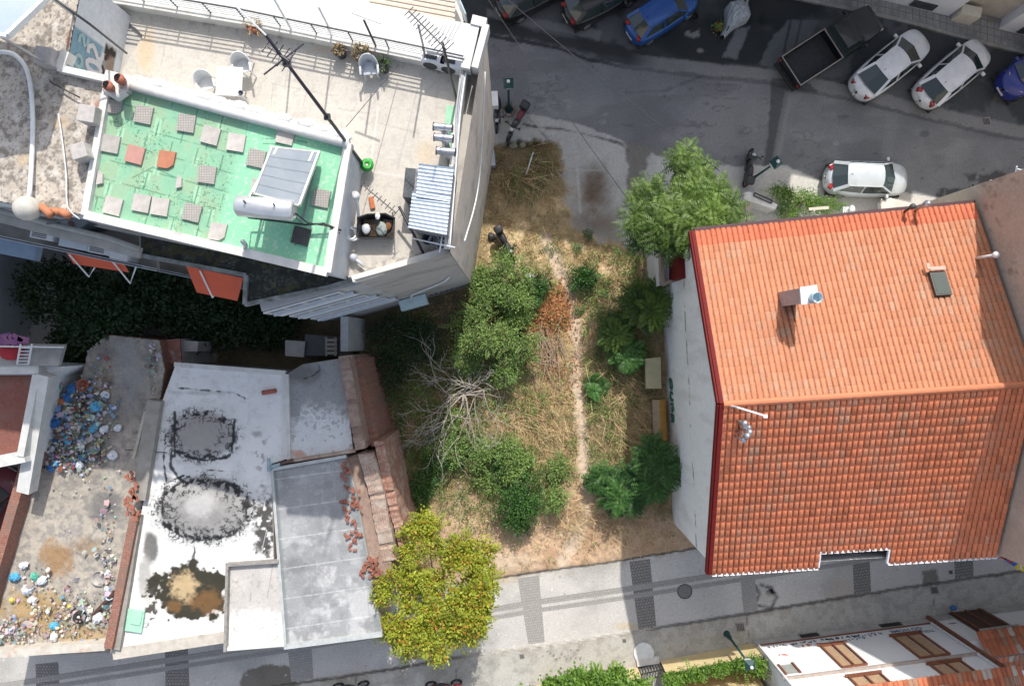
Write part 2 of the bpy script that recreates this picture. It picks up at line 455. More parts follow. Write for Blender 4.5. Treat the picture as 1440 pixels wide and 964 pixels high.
    cc = mix(cc, (.18, .145, .115), blob(X, Y, 838, 262, 17, 28, .7, .7, .06) * .75 + blob(X, Y, 826, 290, 34, 40, .8, .7, .05, 5) * .45 + pm(X, Y, [(800, 305), (870, 300), (880, 350), (806, 345)], 12, 8) * .5)
    cc = mix(cc, (.14, .125, .11), pm(X, Y, [(877, 197), (930, 203), (952, 232), (918, 215), (908, 232), (892, 262), (880, 290), (882, 240)], 2.5, 7, .12) * .8)
    cc = mix(cc, (.1, .09, .085), lm(X, Y, [(735, 175), (760, 180), (790, 182), (840, 193), (872, 202), (884, 213)], 1.1, 1.2, 2.2, .1) * .9 + lm(X, Y, [(742, 165), (757, 182), (775, 200)], .8, 1, 2, .1) * .6)
    cc = mix(cc, (.47, .47, .46), lm(X, Y, [(806, 195), (812, 240), (816, 300)], 1.5, 1.2) * .7 + lm(X, Y, [(796, 240), (850, 240)], .6, .8) * .5)
    ap = (Y > yat(ROAD_S, X) + (n2 - .5) * 5)
    apm = sst(-1.5, 1.5, Y - yat(ROAD_S, X) - (n2 - .5) * 7)
    c = c * (1 - apm[..., None]) + cc * apm[..., None]
    c = mix(c, (.56, .535, .48), pm(X, Y, [(1076, 240), (1105, 236), (1160, 256), (1345, 286), (1300, 300), (1160, 300), (1060, 275)], 3, 3) * .75)
    # the lot
    ln = sst(-2, 2, Y - yat(LANE_N, X))
    lot = pm(X, Y, [(690, 201), (786, 198), (791, 240), (800, 318), (840, 338), (870, 344), (935, 372), (1000, 385), (1000, 900), (300, 900), (300, 300), (600, 300)], 5, 11, .07)
    lc = base(X, (.36, .27, .15)) * (.6 + .8 * n2)[..., None]
    straw = sst(.42, .62, fbm(X, Y, .045, 5, 21))
    lc = mix(lc, (.72, .55, .33), straw * blob(X, Y, 790, 370, 115, 90, .5, .4) * .95)
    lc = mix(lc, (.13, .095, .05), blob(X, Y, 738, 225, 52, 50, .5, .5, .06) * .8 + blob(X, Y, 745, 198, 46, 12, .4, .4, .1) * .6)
    lc = mix(lc, (.50, .345, .23), pm(X, Y, [(630, 700), (700, 690), (760, 715), (800, 690), (830, 600), (850, 700), (960, 735), (975, 770), (600, 830)], 10, 16, .05) * .97)
    lc = mix(lc, (.36, .22, .13), sst(.5, .66, fbm(X, Y, .035, 5, 27)) * pm(X, Y, [(640, 715), (960, 735), (975, 770), (600, 830)], 10, 12) * .55)
    lc = mix(lc, (.52, .43, .33), blob(X, Y, 700, 790, 50, 14, .5, .5) * .6 + blob(X, Y, 645, 690, 6, 22, .5, .4) * .7)
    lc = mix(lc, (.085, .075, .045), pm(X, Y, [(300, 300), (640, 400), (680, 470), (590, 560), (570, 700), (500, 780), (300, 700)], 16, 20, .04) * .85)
    lc = mix(lc, (.17, .14, .075), blob(X, Y, 870, 570, 52, 110, .4, .4, .04) * .7 + blob(X, Y, 620, 620, 60, 80, .4, .4, .05) * .6)
    lc = mix(lc, (.4, .21, .1), blob(X, Y, 775, 440, 26, 34, .4, .5, .08) * .75)
    lc = lc * (.86 + .28 * n3)[..., None]
    pth = 1 - sst(3.5, 12.5, dline(X, Y, PATH) + (n2 - .5) * 10 + (n1 - .5) * 8)
    lc = mix(lc, (.54, .43, .32), pth * .95)
    for i in range(60):
        x, y = rs.uniform(640, 930), rs.uniform(720, 800); lc = mix(lc, (.65, .6, .52), blob(X, Y, x, y, rs.uniform(.6, 1.5), rs.uniform(.6, 1.4)) * .7)
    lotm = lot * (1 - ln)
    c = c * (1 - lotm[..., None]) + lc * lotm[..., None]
    # lane of concrete slabs
    yl = yat(LANE_N, X); ysg = yat(KERB_S, X)
    kc = base(X, (.515, .495, .465)) * (.84 + .26 * n1 + .1 * (n3 - .5))[..., None]
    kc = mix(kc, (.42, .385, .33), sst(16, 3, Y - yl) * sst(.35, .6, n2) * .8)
    kc = mix(kc, (.3, .29, .275), sst(.5, .68, n4) * .55)
    kc = mix(kc, (.5, .4, .26), blob(X, Y, 880, 880, 18, 5, .6, .6) * .7 + blob(X, Y, 700, 815, 30, 6, .5, .5) * .5)
    kc = mix(kc, (.13, .11, .085), pm(X, Y, [(340, 946), (372, 934), (412, 936), (420, 964), (430, 1000), (335, 1000)], 1.5, 5, .12) * .85)
    kc = mix(kc, (.2, .185, .165), blob(X, Y, 350, 962, 12, 18, .3, .6, .15) * .6)
    kc = mix(kc, (.42, .37, .3), pm(X, Y, [(1168, 816), (1200, 812), (1202, 838), (1164, 842)], 3, 5, .1) * .6)
    kc = mix(kc, (.13, .12, .1), pm(X, Y, [(1298, 802), (1318, 800), (1322, 820), (1298, 824)], 1.5, 3, .2) * .8)
    kc = mix(kc, (.1, .095, .09), (lm(X, Y, [(1060, 820), (1068, 834), (1062, 850), (1085, 854), (1092, 838), (1084, 826), (1070, 822)], 2.4, 1.5, 3, .25) + blob(X, Y, 1083, 833, 6, 5, .3, .5, .3)) * .85)
    kc = mix(kc, (.44, .41, .36), blob(X, Y, 1078, 842, 11, 9, .3, .3) * .5)
    for i in range(170):                                      # chewing gum spots
        t = rs.uniform(0, 1); x = rs.uniform(0, 1440); y = float(yat(LANE_N, x)) * (1 - t) + float(yat(KERB_S, x)) * t
        kc = mix(kc, (.74, .73, .7) if rs.rand() < .75 else (.12, .12, .11), blob(X, Y, x, y, .9, .85, .5, .1) * .75)
    for x0 in (826, 980, 1110, 1300, 640, 500):
        kc = mix(kc, (.3, .29, .27), lm(X, Y, [(x0, 760), (x0 + 22, 930)], .35, .7) * .5)
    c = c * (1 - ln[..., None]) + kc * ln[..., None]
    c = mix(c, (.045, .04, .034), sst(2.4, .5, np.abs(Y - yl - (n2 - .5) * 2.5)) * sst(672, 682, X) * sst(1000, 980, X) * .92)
    # lane pavement on the south side
    sw = sst(-1.2, 1.2, Y - ysg)
    sc = base(X, (.44, .425, .385)) * (.8 + .32 * n1)[..., None]
    sc = mix(sc, (.28, .27, .24), sst(.46, .62, n2) * .5 + sst(.5, .62, n4) * .4)
    sc = mix(sc, (.34, .3, .24), sst(14, 2, Y - ysg) * sst(.4, .6, n2) * .5)
    for i in range(26):
        x, y = rs.uniform(755, 820), rs.uniform(908, 925); sc = mix(sc, (.1, .09, .08), blob(X, Y, x, y, rs.uniform(.7, 1.6), rs.uniform(.7, 1.5)) * .7)
    for p in ([(1048, 862), (1052, 895), (1046, 912)], [(1308, 822), (1312, 850)], [(500, 950), (504, 990)], [(640, 928), (646, 980)]):
        sc = mix(sc, (.1, .09, .08), lm(X, Y, p, .5, .9, 1.5, .2) * .8)
    c = c * (1 - sw[..., None]) + sc * sw[..., None]
    c = mix(c, (.07, .065, .058), sst(2.6, .4, np.abs(Y - ysg - (n2 - .5) * 3)) * (.35 + .5 * sst(900, 930, X) + .5 * sst(660, 640, X)))
    return c

def ground_z(X, Y):
    n1 = fbm(X, Y, .035, 4, 31); n2 = fbm(X, Y, .16, 4, 32)
    lot = pm(X, Y, [(690, 198), (786, 196), (802, 322), (870, 346), (935, 372), (1000, 385), (1000, 900), (300, 900), (300, 300), (600, 300)], 6, 4) * sst(2, -6, Y - yat(LANE_N, X))
    pth = 1 - sst(3, 10, dline(X, Y, PATH))
    z = lot * (.02 + .28 * (n1 - .3) + .13 * (n2 - .5) - .06 * pth)
    z = z + .11 * sst(-.8, .8, Y - yat(KERB_S, X)) + .04 * sst(-1, 1, Y - yat(ROAD_S, X)) * (1 - lot) * (Y < 500)
    return z - .03 * sst(2.4, .6, np.abs(Y - yat(GUT_N, X)))
NX, NY = 900, 690
GC = [(-270, -250), (1710, -250), (1710, 1230), (-270, 1230)]
_u = np.linspace(0, 1, NX); _v = np.linspace(0, 1, NY); _U, _V = np.meshgrid(_u, _v)
GXp = GC[0][0] + _U * (GC[1][0] - GC[0][0]); GYp = GC[0][1] + _V * (GC[2][1] - GC[0][1])
GCOL = np.clip(ground_col(GXp, GYp), .002, .95); GZ = ground_z(GXp, GYp)
P = np.stack([(GXp - 720) / S0, (482 - GYp) / S0, GZ], -1).reshape(-1, 3)
C4 = np.concatenate([GCOL.reshape(-1, 3), np.ones((NX * NY, 1))], 1)
idx = np.arange(NX * NY).reshape(NY, NX)
Q = np.stack([idx[1:, :-1], idx[1:, 1:], idx[:-1, 1:], idx[:-1, :-1]], -1).reshape(-1, 4)
fx = GXp[:-1, :-1].ravel(); fy = GYp[:-1, :-1].ravel()
cls = np.zeros(len(Q), int)
cls[fy > yat(ROAD_S, fx)] = 1
lotp = inside(fx, fy, [(690, 198), (786, 196), (792, 240), (802, 322), (840, 340), (870, 346), (935, 372), (1000, 385), (1000, 900), (300, 900), (300, 300), (600, 300)])
cls[(cls == 1) & lotp] = 2
cls[fy > yat(LANE_N, fx)] = 3
cls[fy > yat(KERB_S, fx)] = 4
GM = vmat('ground_surface', .92, 34, .4, .22, 11)
for k, nm in enumerate(('road', 'concrete_apron', 'dirt_lot', 'lane', 'pavement')):
    tag(npmesh(nm, P, Q[cls == k], GM, None, C4, True), kind='structure')
def gz(px, py):
    i = int(round((px - GC[0][0]) / (GC[1][0] - GC[0][0]) * (NX - 1))); j = int(round((py - GC[0][1]) / (GC[2][1] - GC[0][1]) * (NY - 1)))
    return float(GZ[min(max(j, 0), NY - 1), min(max(i, 0), NX - 1)])
m = MB(); m.quad((-700, -700, -.35), (700, -700, -.35), (700, 700, -.35), (-700, 700, -.35))
tag(m.build('ground', pmat('far_ground', (.22, .21, .19), (.16, .16, .15), .2, bp=0)), kind='structure')

# tiled pavement along the north side of the road
def ribbon(line_a, line_b, z, uvw, name, mat, thick=.0):
    m = MB(); u = 0
    for i in range(len(line_a) - 1):
        a, b = Vector((*line_a[i][:2], 0)), Vector((*line_a[i + 1][:2], 0)); l = (b - a).length
        c, d = line_b[i + 1], line_b[i]
        m.quad((*d[:2], z), (*c[:2], z), (*b[:2], z), (*a[:2], z), [(u, 0), (u + l, 0), (u + l, uvw), (u, uvw)])
        if thick:
            m.quad((*d[:2], z - thick), (*c[:2], z - thick), (*c[:2], z), (*d[:2], z), [(u, 0), (u + l, 0), (u + l, thick), (u, thick)])
        u += l
    return tag(m.build(name, mat), kind='structure')
XS = list(range(300, 1720, 40))
kn = [W(x, float(yat(KERB_N, x))) for x in XS]
kb = [W(x, float(yat(KERB_N, x)) - 5) for x in XS]
kf = [W(x, float(yat(KERB_N, x)) - 60) for x in XS]
ribbon(kf, kb, .14, 2.0, 'tiled_pavement', brickmat('pavement_tiles', (.36, .36, .35), (.27, .275, .275), (.1, .1, .1), .36, .36, mort=.022, off=0, dirt=(.2, .19, .18)), 0)
ribbon(kb, kn, .14, .18, 'kerb', pmat('kerb_stone', (.34, .33, .31), (.22, .22, .2), 3), .16)
# cobble strips across the lane and the gutter along it
COB = brickmat('cobbles', (.30, .285, .265), (.23, .22, .21), (.085, .08, .075), .15, .15, mort=.02, off=.45, bpst=.8)
def flat(poly, z, name, mat):
    a = Vector(poly[0]); e = (Vector(poly[1]) - a).normalized(); n = Vector((-e.y, e.x, 0)); m = MB()
    m.add([(p[0], p[1], z) for p in poly], [tuple(range(len(poly)))], [[((Vector(p) - a).dot(e), (Vector(p) - a).dot(n)) for p in poly]])
    return tag(m.build(name, mat), kind='structure')
COBF = brickmat('worn_cobbles', (.40, .385, .36), (.34, .325, .30), (.22, .21, .2), .13, .13, mort=.014, off=.45, bpst=.5)
for q, mt in (([(743, 905), (766, 902), (758, 808), (728, 813)], COBF), ([(898, 885), (923, 881), (914, 785), (885, 789)], COB),
          ([(233, 975), (267, 975), (264, 905), (232, 905)], COB), ([(52, 1000), (86, 1000), (82, 930), (50, 933)], COB),
          ([(410, 958), (441, 953), (438, 905), (404, 907)], COBF), ([(1201, 836), (1225, 832), (1222, 770), (1198, 770)], COB),
          ([(1343, 814), (1369, 810), (1367, 760), (1341, 760)], COB), ([(1046, 862), (1066, 858), (1060, 800), (1040, 800)], COBF)):
    flat([W(*p) for p in q], .006, 'cobblestone_strip', mt)
XS2 = list(range(-200, 1500, 60))
for off, w in ((-6.5, 4), (5.0, 3.2)):
    ra = [W(x, float(yat(GUT_S, x)) + off - w) for x in XS2]; rb = [W(x, float(yat(GUT_S, x)) + off + w) for x in XS2]
    ribbon(ra, rb, .011, 2 * w / S0, 'gutter', COBF)
def cover(px, py, r, square, label, z=.012):
    m = MB(); c = W(px, py, gz(px, py) + z)
    t = empty('drain_cover' if square else 'manhole_cover', c); tag(t, label, 'drain cover' if square else 'manhole cover')
    fm = pmat('iron', (.09, .085, .08), (.05, .05, .05), 20, .6, metal=.4)
    if square:
        m.box((0, 0, 0), (r * 2, r * 2, .02), .15); m.build('frame', pmat('old_cement', (.3, .29, .27)), t, local=True)
        m = MB()
        for k in range(5): m.box(((k - 2) * r * .32, 0, .012), (r * .16, r * 1.5, .02), .15)
        m.build('grate', fm, t, local=True)
    else:
        m.torus((0, 0, 0), r, .03, n=28, m=6, sc=.4); m.build('frame', fm, t, local=True)
        m = MB(); m.lathe((0, 0, -.008), [(r * .96, 0), (r * .96, .012), (r * .7, .014), (r * .68, .01), (0, .01)], 28)
        m.build('lid', pmat('lid_cement', (.2, .195, .185), (.13, .13, .125), 12), t, local=True)
cover(963, 831, .36, False, 'round manhole cover in the lane below the orange tiled roof')
cover(1041, 881, .24, True, 'square drain grate in the pavement near the foot of the bent lane lamp')
cover(734, 922, .13, True, 'small square drain grate in the sunny part of the lane pavement')
cover(878, 900, .1, True, 'small rusty square cover in the pavement near the white step')
cover(1337, 804, .1, True, 'little dark drain square in the lane near the right end of the orange roof')
cover(1314, 829, .2, True, 'square cover set in cement on the shaded pavement opposite the orange roof')
cover(1387, 171, .22, True, 'drain grate in the parking strip near the blue van')
# ================================================================ the house with the orange tiled roof
WHITE = pmat('white_render', (.78, .79, .79), (.68, .69, .70), 1.2, .85, bp=.15)
DARKRED = pmat('dark_red_paint', (.15, .012, .011), (.11, .01, .01), 6, .7, spec=.2)
STEEL = pmat('galvanised', (.55, .57, .6), (.42, .44, .47), 8, .35, metal=.8, bp=.05)
DGREY = pmat('dark_grey_paint', (.06, .065, .07), (.045, .045, .05), 8, .5)
IRONW = pmat('white_metal', (.75, .76, .77), (.66, .67, .68), 8, .45, bp=.05)
BLACKP = pmat('black_plastic', (.022, .022, .024), (.03, .03, .032), 20, .45, bp=.1)
ZE, ZR = 7.3, 9.98
hNW, hNE, hSE, hSW = (203, -124), (516, -155), (540, 237), (222, 257); hRW, hRE = (212.4, 61.5), (528, 41)
house = thing('tiled_house', G(360, 60), 'house with a large orange tiled gable roof and blank white gable wall', 'house')

def wallgrid(name, A, B, z0, ztop, colfn, mat, parent, res=.09, thick=0):
    """upright wall from A to B (ground points); colfn(t, z) in metres along the wall and up"""
    A = Vector(A[:2]); B = Vector(B[:2]); l = (B - A).length; nx = int(l / res) + 2
    zt = ztop if callable(ztop) else (lambda t: np.full(np.shape(t), float(ztop)))
    T = np.linspace(0, l, nx); zm = zt(T); nz = int((zm.max() - z0) / res) + 2
    Tg, V = np.meshgrid(T, np.linspace(0, 1, nz)); Zg = z0 + V * (zt(Tg) - z0)
    d = (B - A) / l
    P = np.stack([A.x + d.x * Tg, A.y + d.y * Tg, Zg], -1).reshape(-1, 3)
    q = parent
    while q is not None: P = P - np.array(q.location); q = q.parent
    idx = np.arange(nx * nz).reshape(nz, nx)
    Q = np.stack([idx[:-1, :-1], idx[:-1, 1:], idx[1:, 1:], idx[1:, :-1]], -1).reshape(-1, 4)
    c = np.clip(colfn(Tg, Zg), .002, .95).reshape(-1, 3)
    return npmesh(name, P, Q, mat, parent, np.concatenate([c, np.ones((len(c), 1))], 1), True)

def ins(p, c=(370, 52), d=7):
    v = Vector(p) - Vector(c); return tuple(Vector(p) - v.normalized() * d)
fNW, fNE, fSE, fSW = [ins(p) for p in (hNW, hNE, hSE, hSW)]
WALLV = vmat('painted_wall', .88, 25, .25, .1, 6)
m = MB(); g3 = lambda p, z: G(p[0], p[1], z)
m.quad(g3(fNW, 0), g3(fNE, 0), g3(fNE, ZE - .1), g3(fNW, ZE - .1)); m.quad(g3(fSW, 0), g3(fSE, 0), g3(fSE, ZE - .1), g3(fSW, ZE - .1))
mid = lambda a, b: ((a[0] + b[0]) / 2, (a[1] + b[1]) / 2)
m.add([g3(fNE, 0), g3(fSE, 0), g3(fSE, ZE - .1), g3(mid(fNE, fSE), ZR - .1), g3(fNE, ZE - .1)], [(0, 1, 2, 3, 4)])
m.build('wall', WHITE, house)
def gablecol(t, z):
    n = fbm(t, z, .8, 5, 7); n2 = fbm(t, z, 4, 4, 8)
    c = base(t, (.93, .93, .92)) * (.92 + .1 * n)[..., None]
    c = mix(c, (.55, .53, .5), sst(.5, .75, fbm(t * 3, z * .5, .8, 4, 4)) * .3 + sst(.9, 0, z) * .4)
    zl = 4.55 + .05 * np.sin(t * 1.3)
    c = mix(c, (.16, .15, .14), sst(.12, .04, np.abs(z - zl)) * sst(.5, .58, n2) * .9)
    c = mix(c, (.45, .44, .43), sst(.6, .1, np.abs(z - 1.5)) * sst(.55, .7, n2) * .4)
    return c
l_g = (G(*fSW) - G(*fNW)).length
gw = wallgrid('gable_wall', G(*fNW), G(*fSW), -.2, lambda t: ZE - .12 + (ZR - ZE) * (1 - np.abs(np.asarray(t) / l_g * 2 - 1)), gablecol, WALLV, house, .1)
# graffiti in green strokes on the gable wall
GA = G(*fNW); GD = (G(*fSW) - GA).normalized(); GN = Vector((-GD.y, GD.x, 0)); GN = GN if GN.x < 0 else -GN
def on_gable(t, z, o=.012): return GA + GD * t + GN * o + Vector((0, 0, z))
m = MB(); gtop = (540 - 482 - fNW[1]) / S0 * .95
for k, pts in enumerate(([(0, 0), (.1, .6), (.35, .75), (.5, .5), (.4, .1), (.15, -.05), (0, 0)], [(.7, .7), (.65, .1), (.9, -.05), (1.05, .3), (1.0, .7)], [(1.25, .05), (1.2, .6), (1.5, .75), (1.6, .4), (1.35, .35)], [(1.8, .7), (1.75, .0), (2.1, .1), (2.05, .65), (1.8, .7)])):
    m.tube([on_gable(gtop + a, 1.05 + b * .62) for a, b in pts], .075, 5)
m.build('graffiti', pmat('green_spray', (.02, .12, .06), (.015, .09, .05), 5, .6), house)

tile_mat = vmat('roof_tiles', .8, 60, .3, .26, 16, .3)
def tile_slope(name, rw, re, ew, ee, zr, ze, nc, nr, colfn, cut=None, lap=.036):
    """one roof slope laid tile by tile; each tile is a rolled sheet lapping over the next row, with an open channel beside it"""
    P = []; Q = []; C = []
    us = [0, .05, .18, .38, .58, .72, .79, .9, 1.0]; prof = [-.045, .02, .034, .026, .034, .018, -.045, -.07, -.045]; S = len(us)
    A = [Vector((*p, 0)) for p in (rw, re, ee, ew)]
    for r in range(nr):
        for c in range(nc):
            if cut and cut(c / nc, r / nr): continue
            o = len(P); col = colfn(c / nc, r / nr); dz = rj[(r * 7 + c * 3) % 97]; dv = rj[(r * 5 + c * 11) % 97] * .6
            for e, (v, lift) in enumerate(((r / nr, .0), ((r + 1.05) / nr + dv, lap), ((r + 1.05) / nr + dv, -.01))):
                for s in range(S):
                    u = (c + us[s]) / nc
                    p = (A[0] * (1 - u) + A[1] * u) * (1 - v) + (A[3] * (1 - u) + A[2] * u) * v
                    z = zr + (ze - zr) * v + (lift if us[s] < .78 or e == 2 else min(lift, .012)) + prof[s] + dz
                    P.append(G(p.x, p.y, z) - house.location); C.append((*col, 1))
            for e in range(2):
                for s in range(S - 1):
                    a = o + e * S + s; Q.append((a, a + 1, a + S + 1, a + S))
    return npmesh(name, np.array([tuple(p) for p in P]), Q, tile_mat, house, np.array(C), False)
rj = [random.uniform(0, .008) for _ in range(97)]
def _vn(u, v, f, sd): return float(vnoise(np.array([u * f]), np.array([v * f]), sd)[0])
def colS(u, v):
    c = np.array([.80, .265, .13]) * random.uniform(.88, 1.08)  # tile colour brightened to make up for weak sun on this slope
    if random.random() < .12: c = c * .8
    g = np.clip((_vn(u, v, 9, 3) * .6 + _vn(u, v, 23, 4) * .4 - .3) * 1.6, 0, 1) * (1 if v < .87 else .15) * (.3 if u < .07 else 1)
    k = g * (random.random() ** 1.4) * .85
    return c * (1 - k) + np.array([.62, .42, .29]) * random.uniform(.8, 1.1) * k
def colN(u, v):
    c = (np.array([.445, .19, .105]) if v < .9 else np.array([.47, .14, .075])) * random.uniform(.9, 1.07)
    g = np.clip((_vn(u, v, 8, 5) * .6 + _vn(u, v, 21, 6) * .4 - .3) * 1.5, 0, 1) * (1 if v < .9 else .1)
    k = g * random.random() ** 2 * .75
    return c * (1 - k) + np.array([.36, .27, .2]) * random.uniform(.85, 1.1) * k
NC, NR = 53, 21
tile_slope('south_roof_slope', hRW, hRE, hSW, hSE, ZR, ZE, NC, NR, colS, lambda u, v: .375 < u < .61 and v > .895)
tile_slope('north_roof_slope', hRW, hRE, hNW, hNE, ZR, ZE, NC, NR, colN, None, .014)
m = MB()                                                     # closed underside of the roof
a, b, c, d, e, f = g3(hRW, ZR - .06), g3(hRE, ZR - .06), g3(hNW, ZE - .06), g3(hNE, ZE - .06), g3(hSW, ZE - .06), g3(hSE, ZE - .06)
def sl(u, v): return (a * (1 - u) + b * u) * (1 - v) + (e * (1 - u) + f * u) * v
m.quad(c, d, b, a)
m.quad(sl(0, 0), sl(1, 0), sl(1, .9), sl(0, .9)); m.quad(sl(0, .9), sl(.375, .9), sl(.375, 1), sl(0, 1)); m.quad(sl(.615, .9), sl(1, .9), sl(1, 1), sl(.615, 1))
m.build('roof_boarding', pmat('boarding', (.2, .1, .06), (.14, .07, .05), 5), house)
m = MB(); n = 30                                             # ridge tiles
for i in range(n):
    p, q = a.lerp(b, i / n), a.lerp(b, (i + 1.08) / n); p.z += .06; q.z += .075
    m.tube([p, q], [.12, .135], 10)
m.build('ridge_tiles', pmat('ridge_tile', (.56, .19, .09), (.45, .17, .09), 6, .75), house)
m = MB()
for p, q in ((e, a), (a, c)): m.bar(p + Vector((-.06, 0, .02)), q + Vector((-.06, 0, .02)), .15, .16); m.bar(p + Vector((-.17, 0, -.08)), q + Vector((-.17, 0, -.08)), .08, .22)
m.build('verge_board', DARKRED, house)
m = MB(); m.bar(c + Vector((0, .1, .0)), d + Vector((0, .1, .0)), .13, .1); m.build('gutter', pmat('brown_gutter', (.09, .04, .045), (.07, .035, .04), 6, .5), house)
m = MB()
for u0, u1, v in ((0, .375, 1.0), (.375, .615, .9), (.615, 1, 1.0)):
    p, q = sl(u0, v), sl(u1, v); k = int((q - p).length / .24)
    for i in range(k):
        x = p.lerp(q, (i + .5) / k); m.box(x + Vector((0, -.05, .05)), (.19, .09, .09))
for u in (.375, .615): m.bar(sl(u, .9) + Vector((0, 0, .03)), sl(u, 1.0) + Vector((0, 0, .03)), .07, .1)
m.build('eaves_trim', IRONW, house)
m = MB(); p, q = sl(.375, .9), sl(.615, .9)
m.quad(p + Vector((0, .1, -.05)), q + Vector((0, .1, -.05)), q + Vector((0, .1, -2.4)), p + Vector((0, .1, -2.4))); m.build('recess_wall', pmat('grey_recess', (.3, .3, .3)), house)
# chimney, roof window and pipes belong to the roof
def roofz(gx, gy):
    # height of the roof above a ground-plan point
    yr = 61.5 - (gx - 212) * .065
    ys = 257 - (gx - 222) * .063; yn = -124 - (gx - 203) * .099
    return ZR - (ZR - ZE) * ((gy - yr) / (ys - yr) if gy > yr else (yr - gy) / (yr - yn))
def on_roof(px, py):
    z = 8.6
    for _ in range(6):
        gx, gy = (px - 720) * (H - z) / H, (py - 482) * (H - z) / H; z = roofz(gx, gy)
    return G(gx, gy, z)
cp = on_roof(1112, 424); m = MB()
cz = 10.45; k = (H - cz) / H
tp = [G((x - 720) * k, (y - 482) * k, cz) for x, y in ((1125, 405), (1146, 402), (1149, 424), (1127, 427))]
cc_ = sum(tp, Vector()) / 4
m.prism([(p.x, p.y) for p in tp], cp.z - .5, cz)
ch = m.build('chimney', pmat('chimney_render', (.42, .36, .36), (.35, .3, .3), 6), house)
m = MB(); m.prism([(cc_.x + (p.x - cc_.x) * 1.12, cc_.y + (p.y - cc_.y) * 1.12) for p in tp], cz + .002, cz + .09); m.build('chimney_cap', WHITE, ch)
m = MB(); fl = cc_ + Vector((.16, -.12, .09)); m.lathe(fl, [(.2, 0), (.2, .3), (.17, .3), (.165, .06), (0, .05)], 20); m.build('flue', pmat('blue_grey_metal', (.42, .55, .62), (.36, .48, .55), 6, .4, metal=.5), ch, True)
sp = on_roof(1319, 399); ex = (b - a).normalized(); ey = (g3(hNE, ZE) - b).normalized(); R = Matrix((ex, ey, ex.cross(ey))).transposed()
m = MB(); m.box(sp + Vector((0, 0, .1)), (.62, 1.02, .18), rot=R); wf = m.build('roof_window', pmat('window_frame', (.07, .06, .05), (.05, .05, .05), 9, .5), house)
m = MB(); m.box(sp + Vector((0, 0, .2)), (.5, .86, .02), rot=R); m.build('pane', glassmat('sky_glass', (.10, .12, .11), .1), wf)
m = MB(); m.box(sp + Vector((-.08, .6, .08)), (.66, .14, .03), rot=R); m.box(sp + Vector((-.42, .68, .08)), (.12, .26, .03), rot=R); m.build('flashing', pmat('flashing', (.46, .36, .3), (.4, .3, .25), 7), wf)
vp = on_roof(1372, 363); m = MB(); m.tube([vp, vp + Vector((.05, 0, 1.0))], .055, 8); m.sphere(vp + Vector((.05, 0, 1.05)), .13, 10, 7); m.build('vent_pipe', IRONW, house, True)
vp = on_roof(1286, 296); m = MB(); m.tube([vp, vp + Vector((0, .1, .8))], .06, 8); m.lathe(vp + Vector((0, .1, .75)), [(.13, 0), (.15, .1), (.1, .2), (.02, .26)], 12); m.build('roof_cowl', STEEL, house, True)
vp = on_roof(1271, 298); m = MB(); m.tube([vp, vp + Vector((0, .1, .6))], .05, 8); m.lathe(vp + Vector((0, .1, .55)), [(.11, 0), (.12, .1), (.02, .16)], 12); m.build('roof_cowl', DGREY, house, True)
# cluster of flue tops and a bracket arm at the west end of the ridge
vp = on_roof(1036, 602)
t = thing('flue_cluster', vp, 'cluster of small silver flue tops on the ridge end above the white gable wall', 'flue')
for dx, dy, h in ((0, .3, .8), (.12, 0, .95), (.0, -.12, 1.05), (.06, .18, .7), (-.05, -.3, .85), (.2, .12, .6)):
    m = MB(); m.tube([(dx, dy, -.1), (dx, dy, h)], .05, 8); m.lathe((dx, dy, h), [(.09, 0), (.11, .06), (.11, .14), (.02, .2)], 12); m.build('flue_pipe', STEEL, t, True, True)
t = thing('bracket_arm', on_roof(1030, 570), 'white metal bracket arm reaching over the tiles at the gable end', 'bracket')
m = MB(); m.tube([(-.1, 0, .1), (-.05, 0, .7), (.6, -.2, .8), (.85, -.28, .8)], .035, 6); m.build('arm', IRONW, t, local=True)
m = MB(); m.box((.9, -.3, .8), (.14, .12, .1)); m.build('bracket_head', IRONW, t, local=True)

# small white annex at the north-west corner of the house, and the neighbour to the east
ax = thing('annex', G(205, -98), 'small white annex with a dark red door at the corner of the orange house', 'annex')
ap_ = [G(188, -128), G(212, -130), G(214, -82), G(190, -74)]
m = MB(); m.prism([(p.x, p.y) for p in ap_], 0, 3.3); m.build('wall', WHITE, ax)
m = MB()
for i in (3, 0): m.bar(ap_[i] + Vector((0, 0, 3.5)), ap_[(i + 1) % 4] + Vector((0, 0, 3.5)), .16, .45)
m.bar(ap_[2] + Vector((0, 0, 3.5)), ap_[3] + Vector((0, 0, 3.5)), .16, .4)
m.build('parapet', pmat('brown_coping', (.36, .28, .22), (.3, .24, .2), 5), ax)
m = MB(); p = G(207, -92, 4.1); m.box(p, (.5, 1.0, 1.7)); m.build('door', DARKRED, ax)
nb = thing('neighbour_building', G(640, 60), 'tall bare beige party wall of the building right of the orange tiled roof', 'building')
BEI = vmat('beige_wall', .9, 22, .35, .16, 7)
def beige(t, z):
    n = fbm(t, z, .5, 5, 17); n2 = fbm(t, z, 3.0, 4, 18)
    c = base(t, (.50, .42, .34)) * (.82 + .3 * n)[..., None]
    c = mix(c, (.26, .22, .18), sst(.56, .66, n2) * sst(.5, .7, n) * .8)
    c = mix(c, (.18, .15, .13), sst(.035, .01, np.abs(((z + .05 * n2) % 1.05) - .5)) * sst(.5, .62, fbm(t, z, 1.1, 3, 5)) * .6)
    return mix(c, (.62, .58, .52), sst(.6, .75, fbm(t, z, .9, 4, 25)) * .35)
wallgrid('party_wall', G(518, -176), G(542, 236), 0, 15.5, beige, BEI, nb, .13)
m = MB(); m.prism([tuple(G(*p)[:2]) for p in ((519, -176), (900, -200), (900, 220), (543, 236))], 0, 15.5)
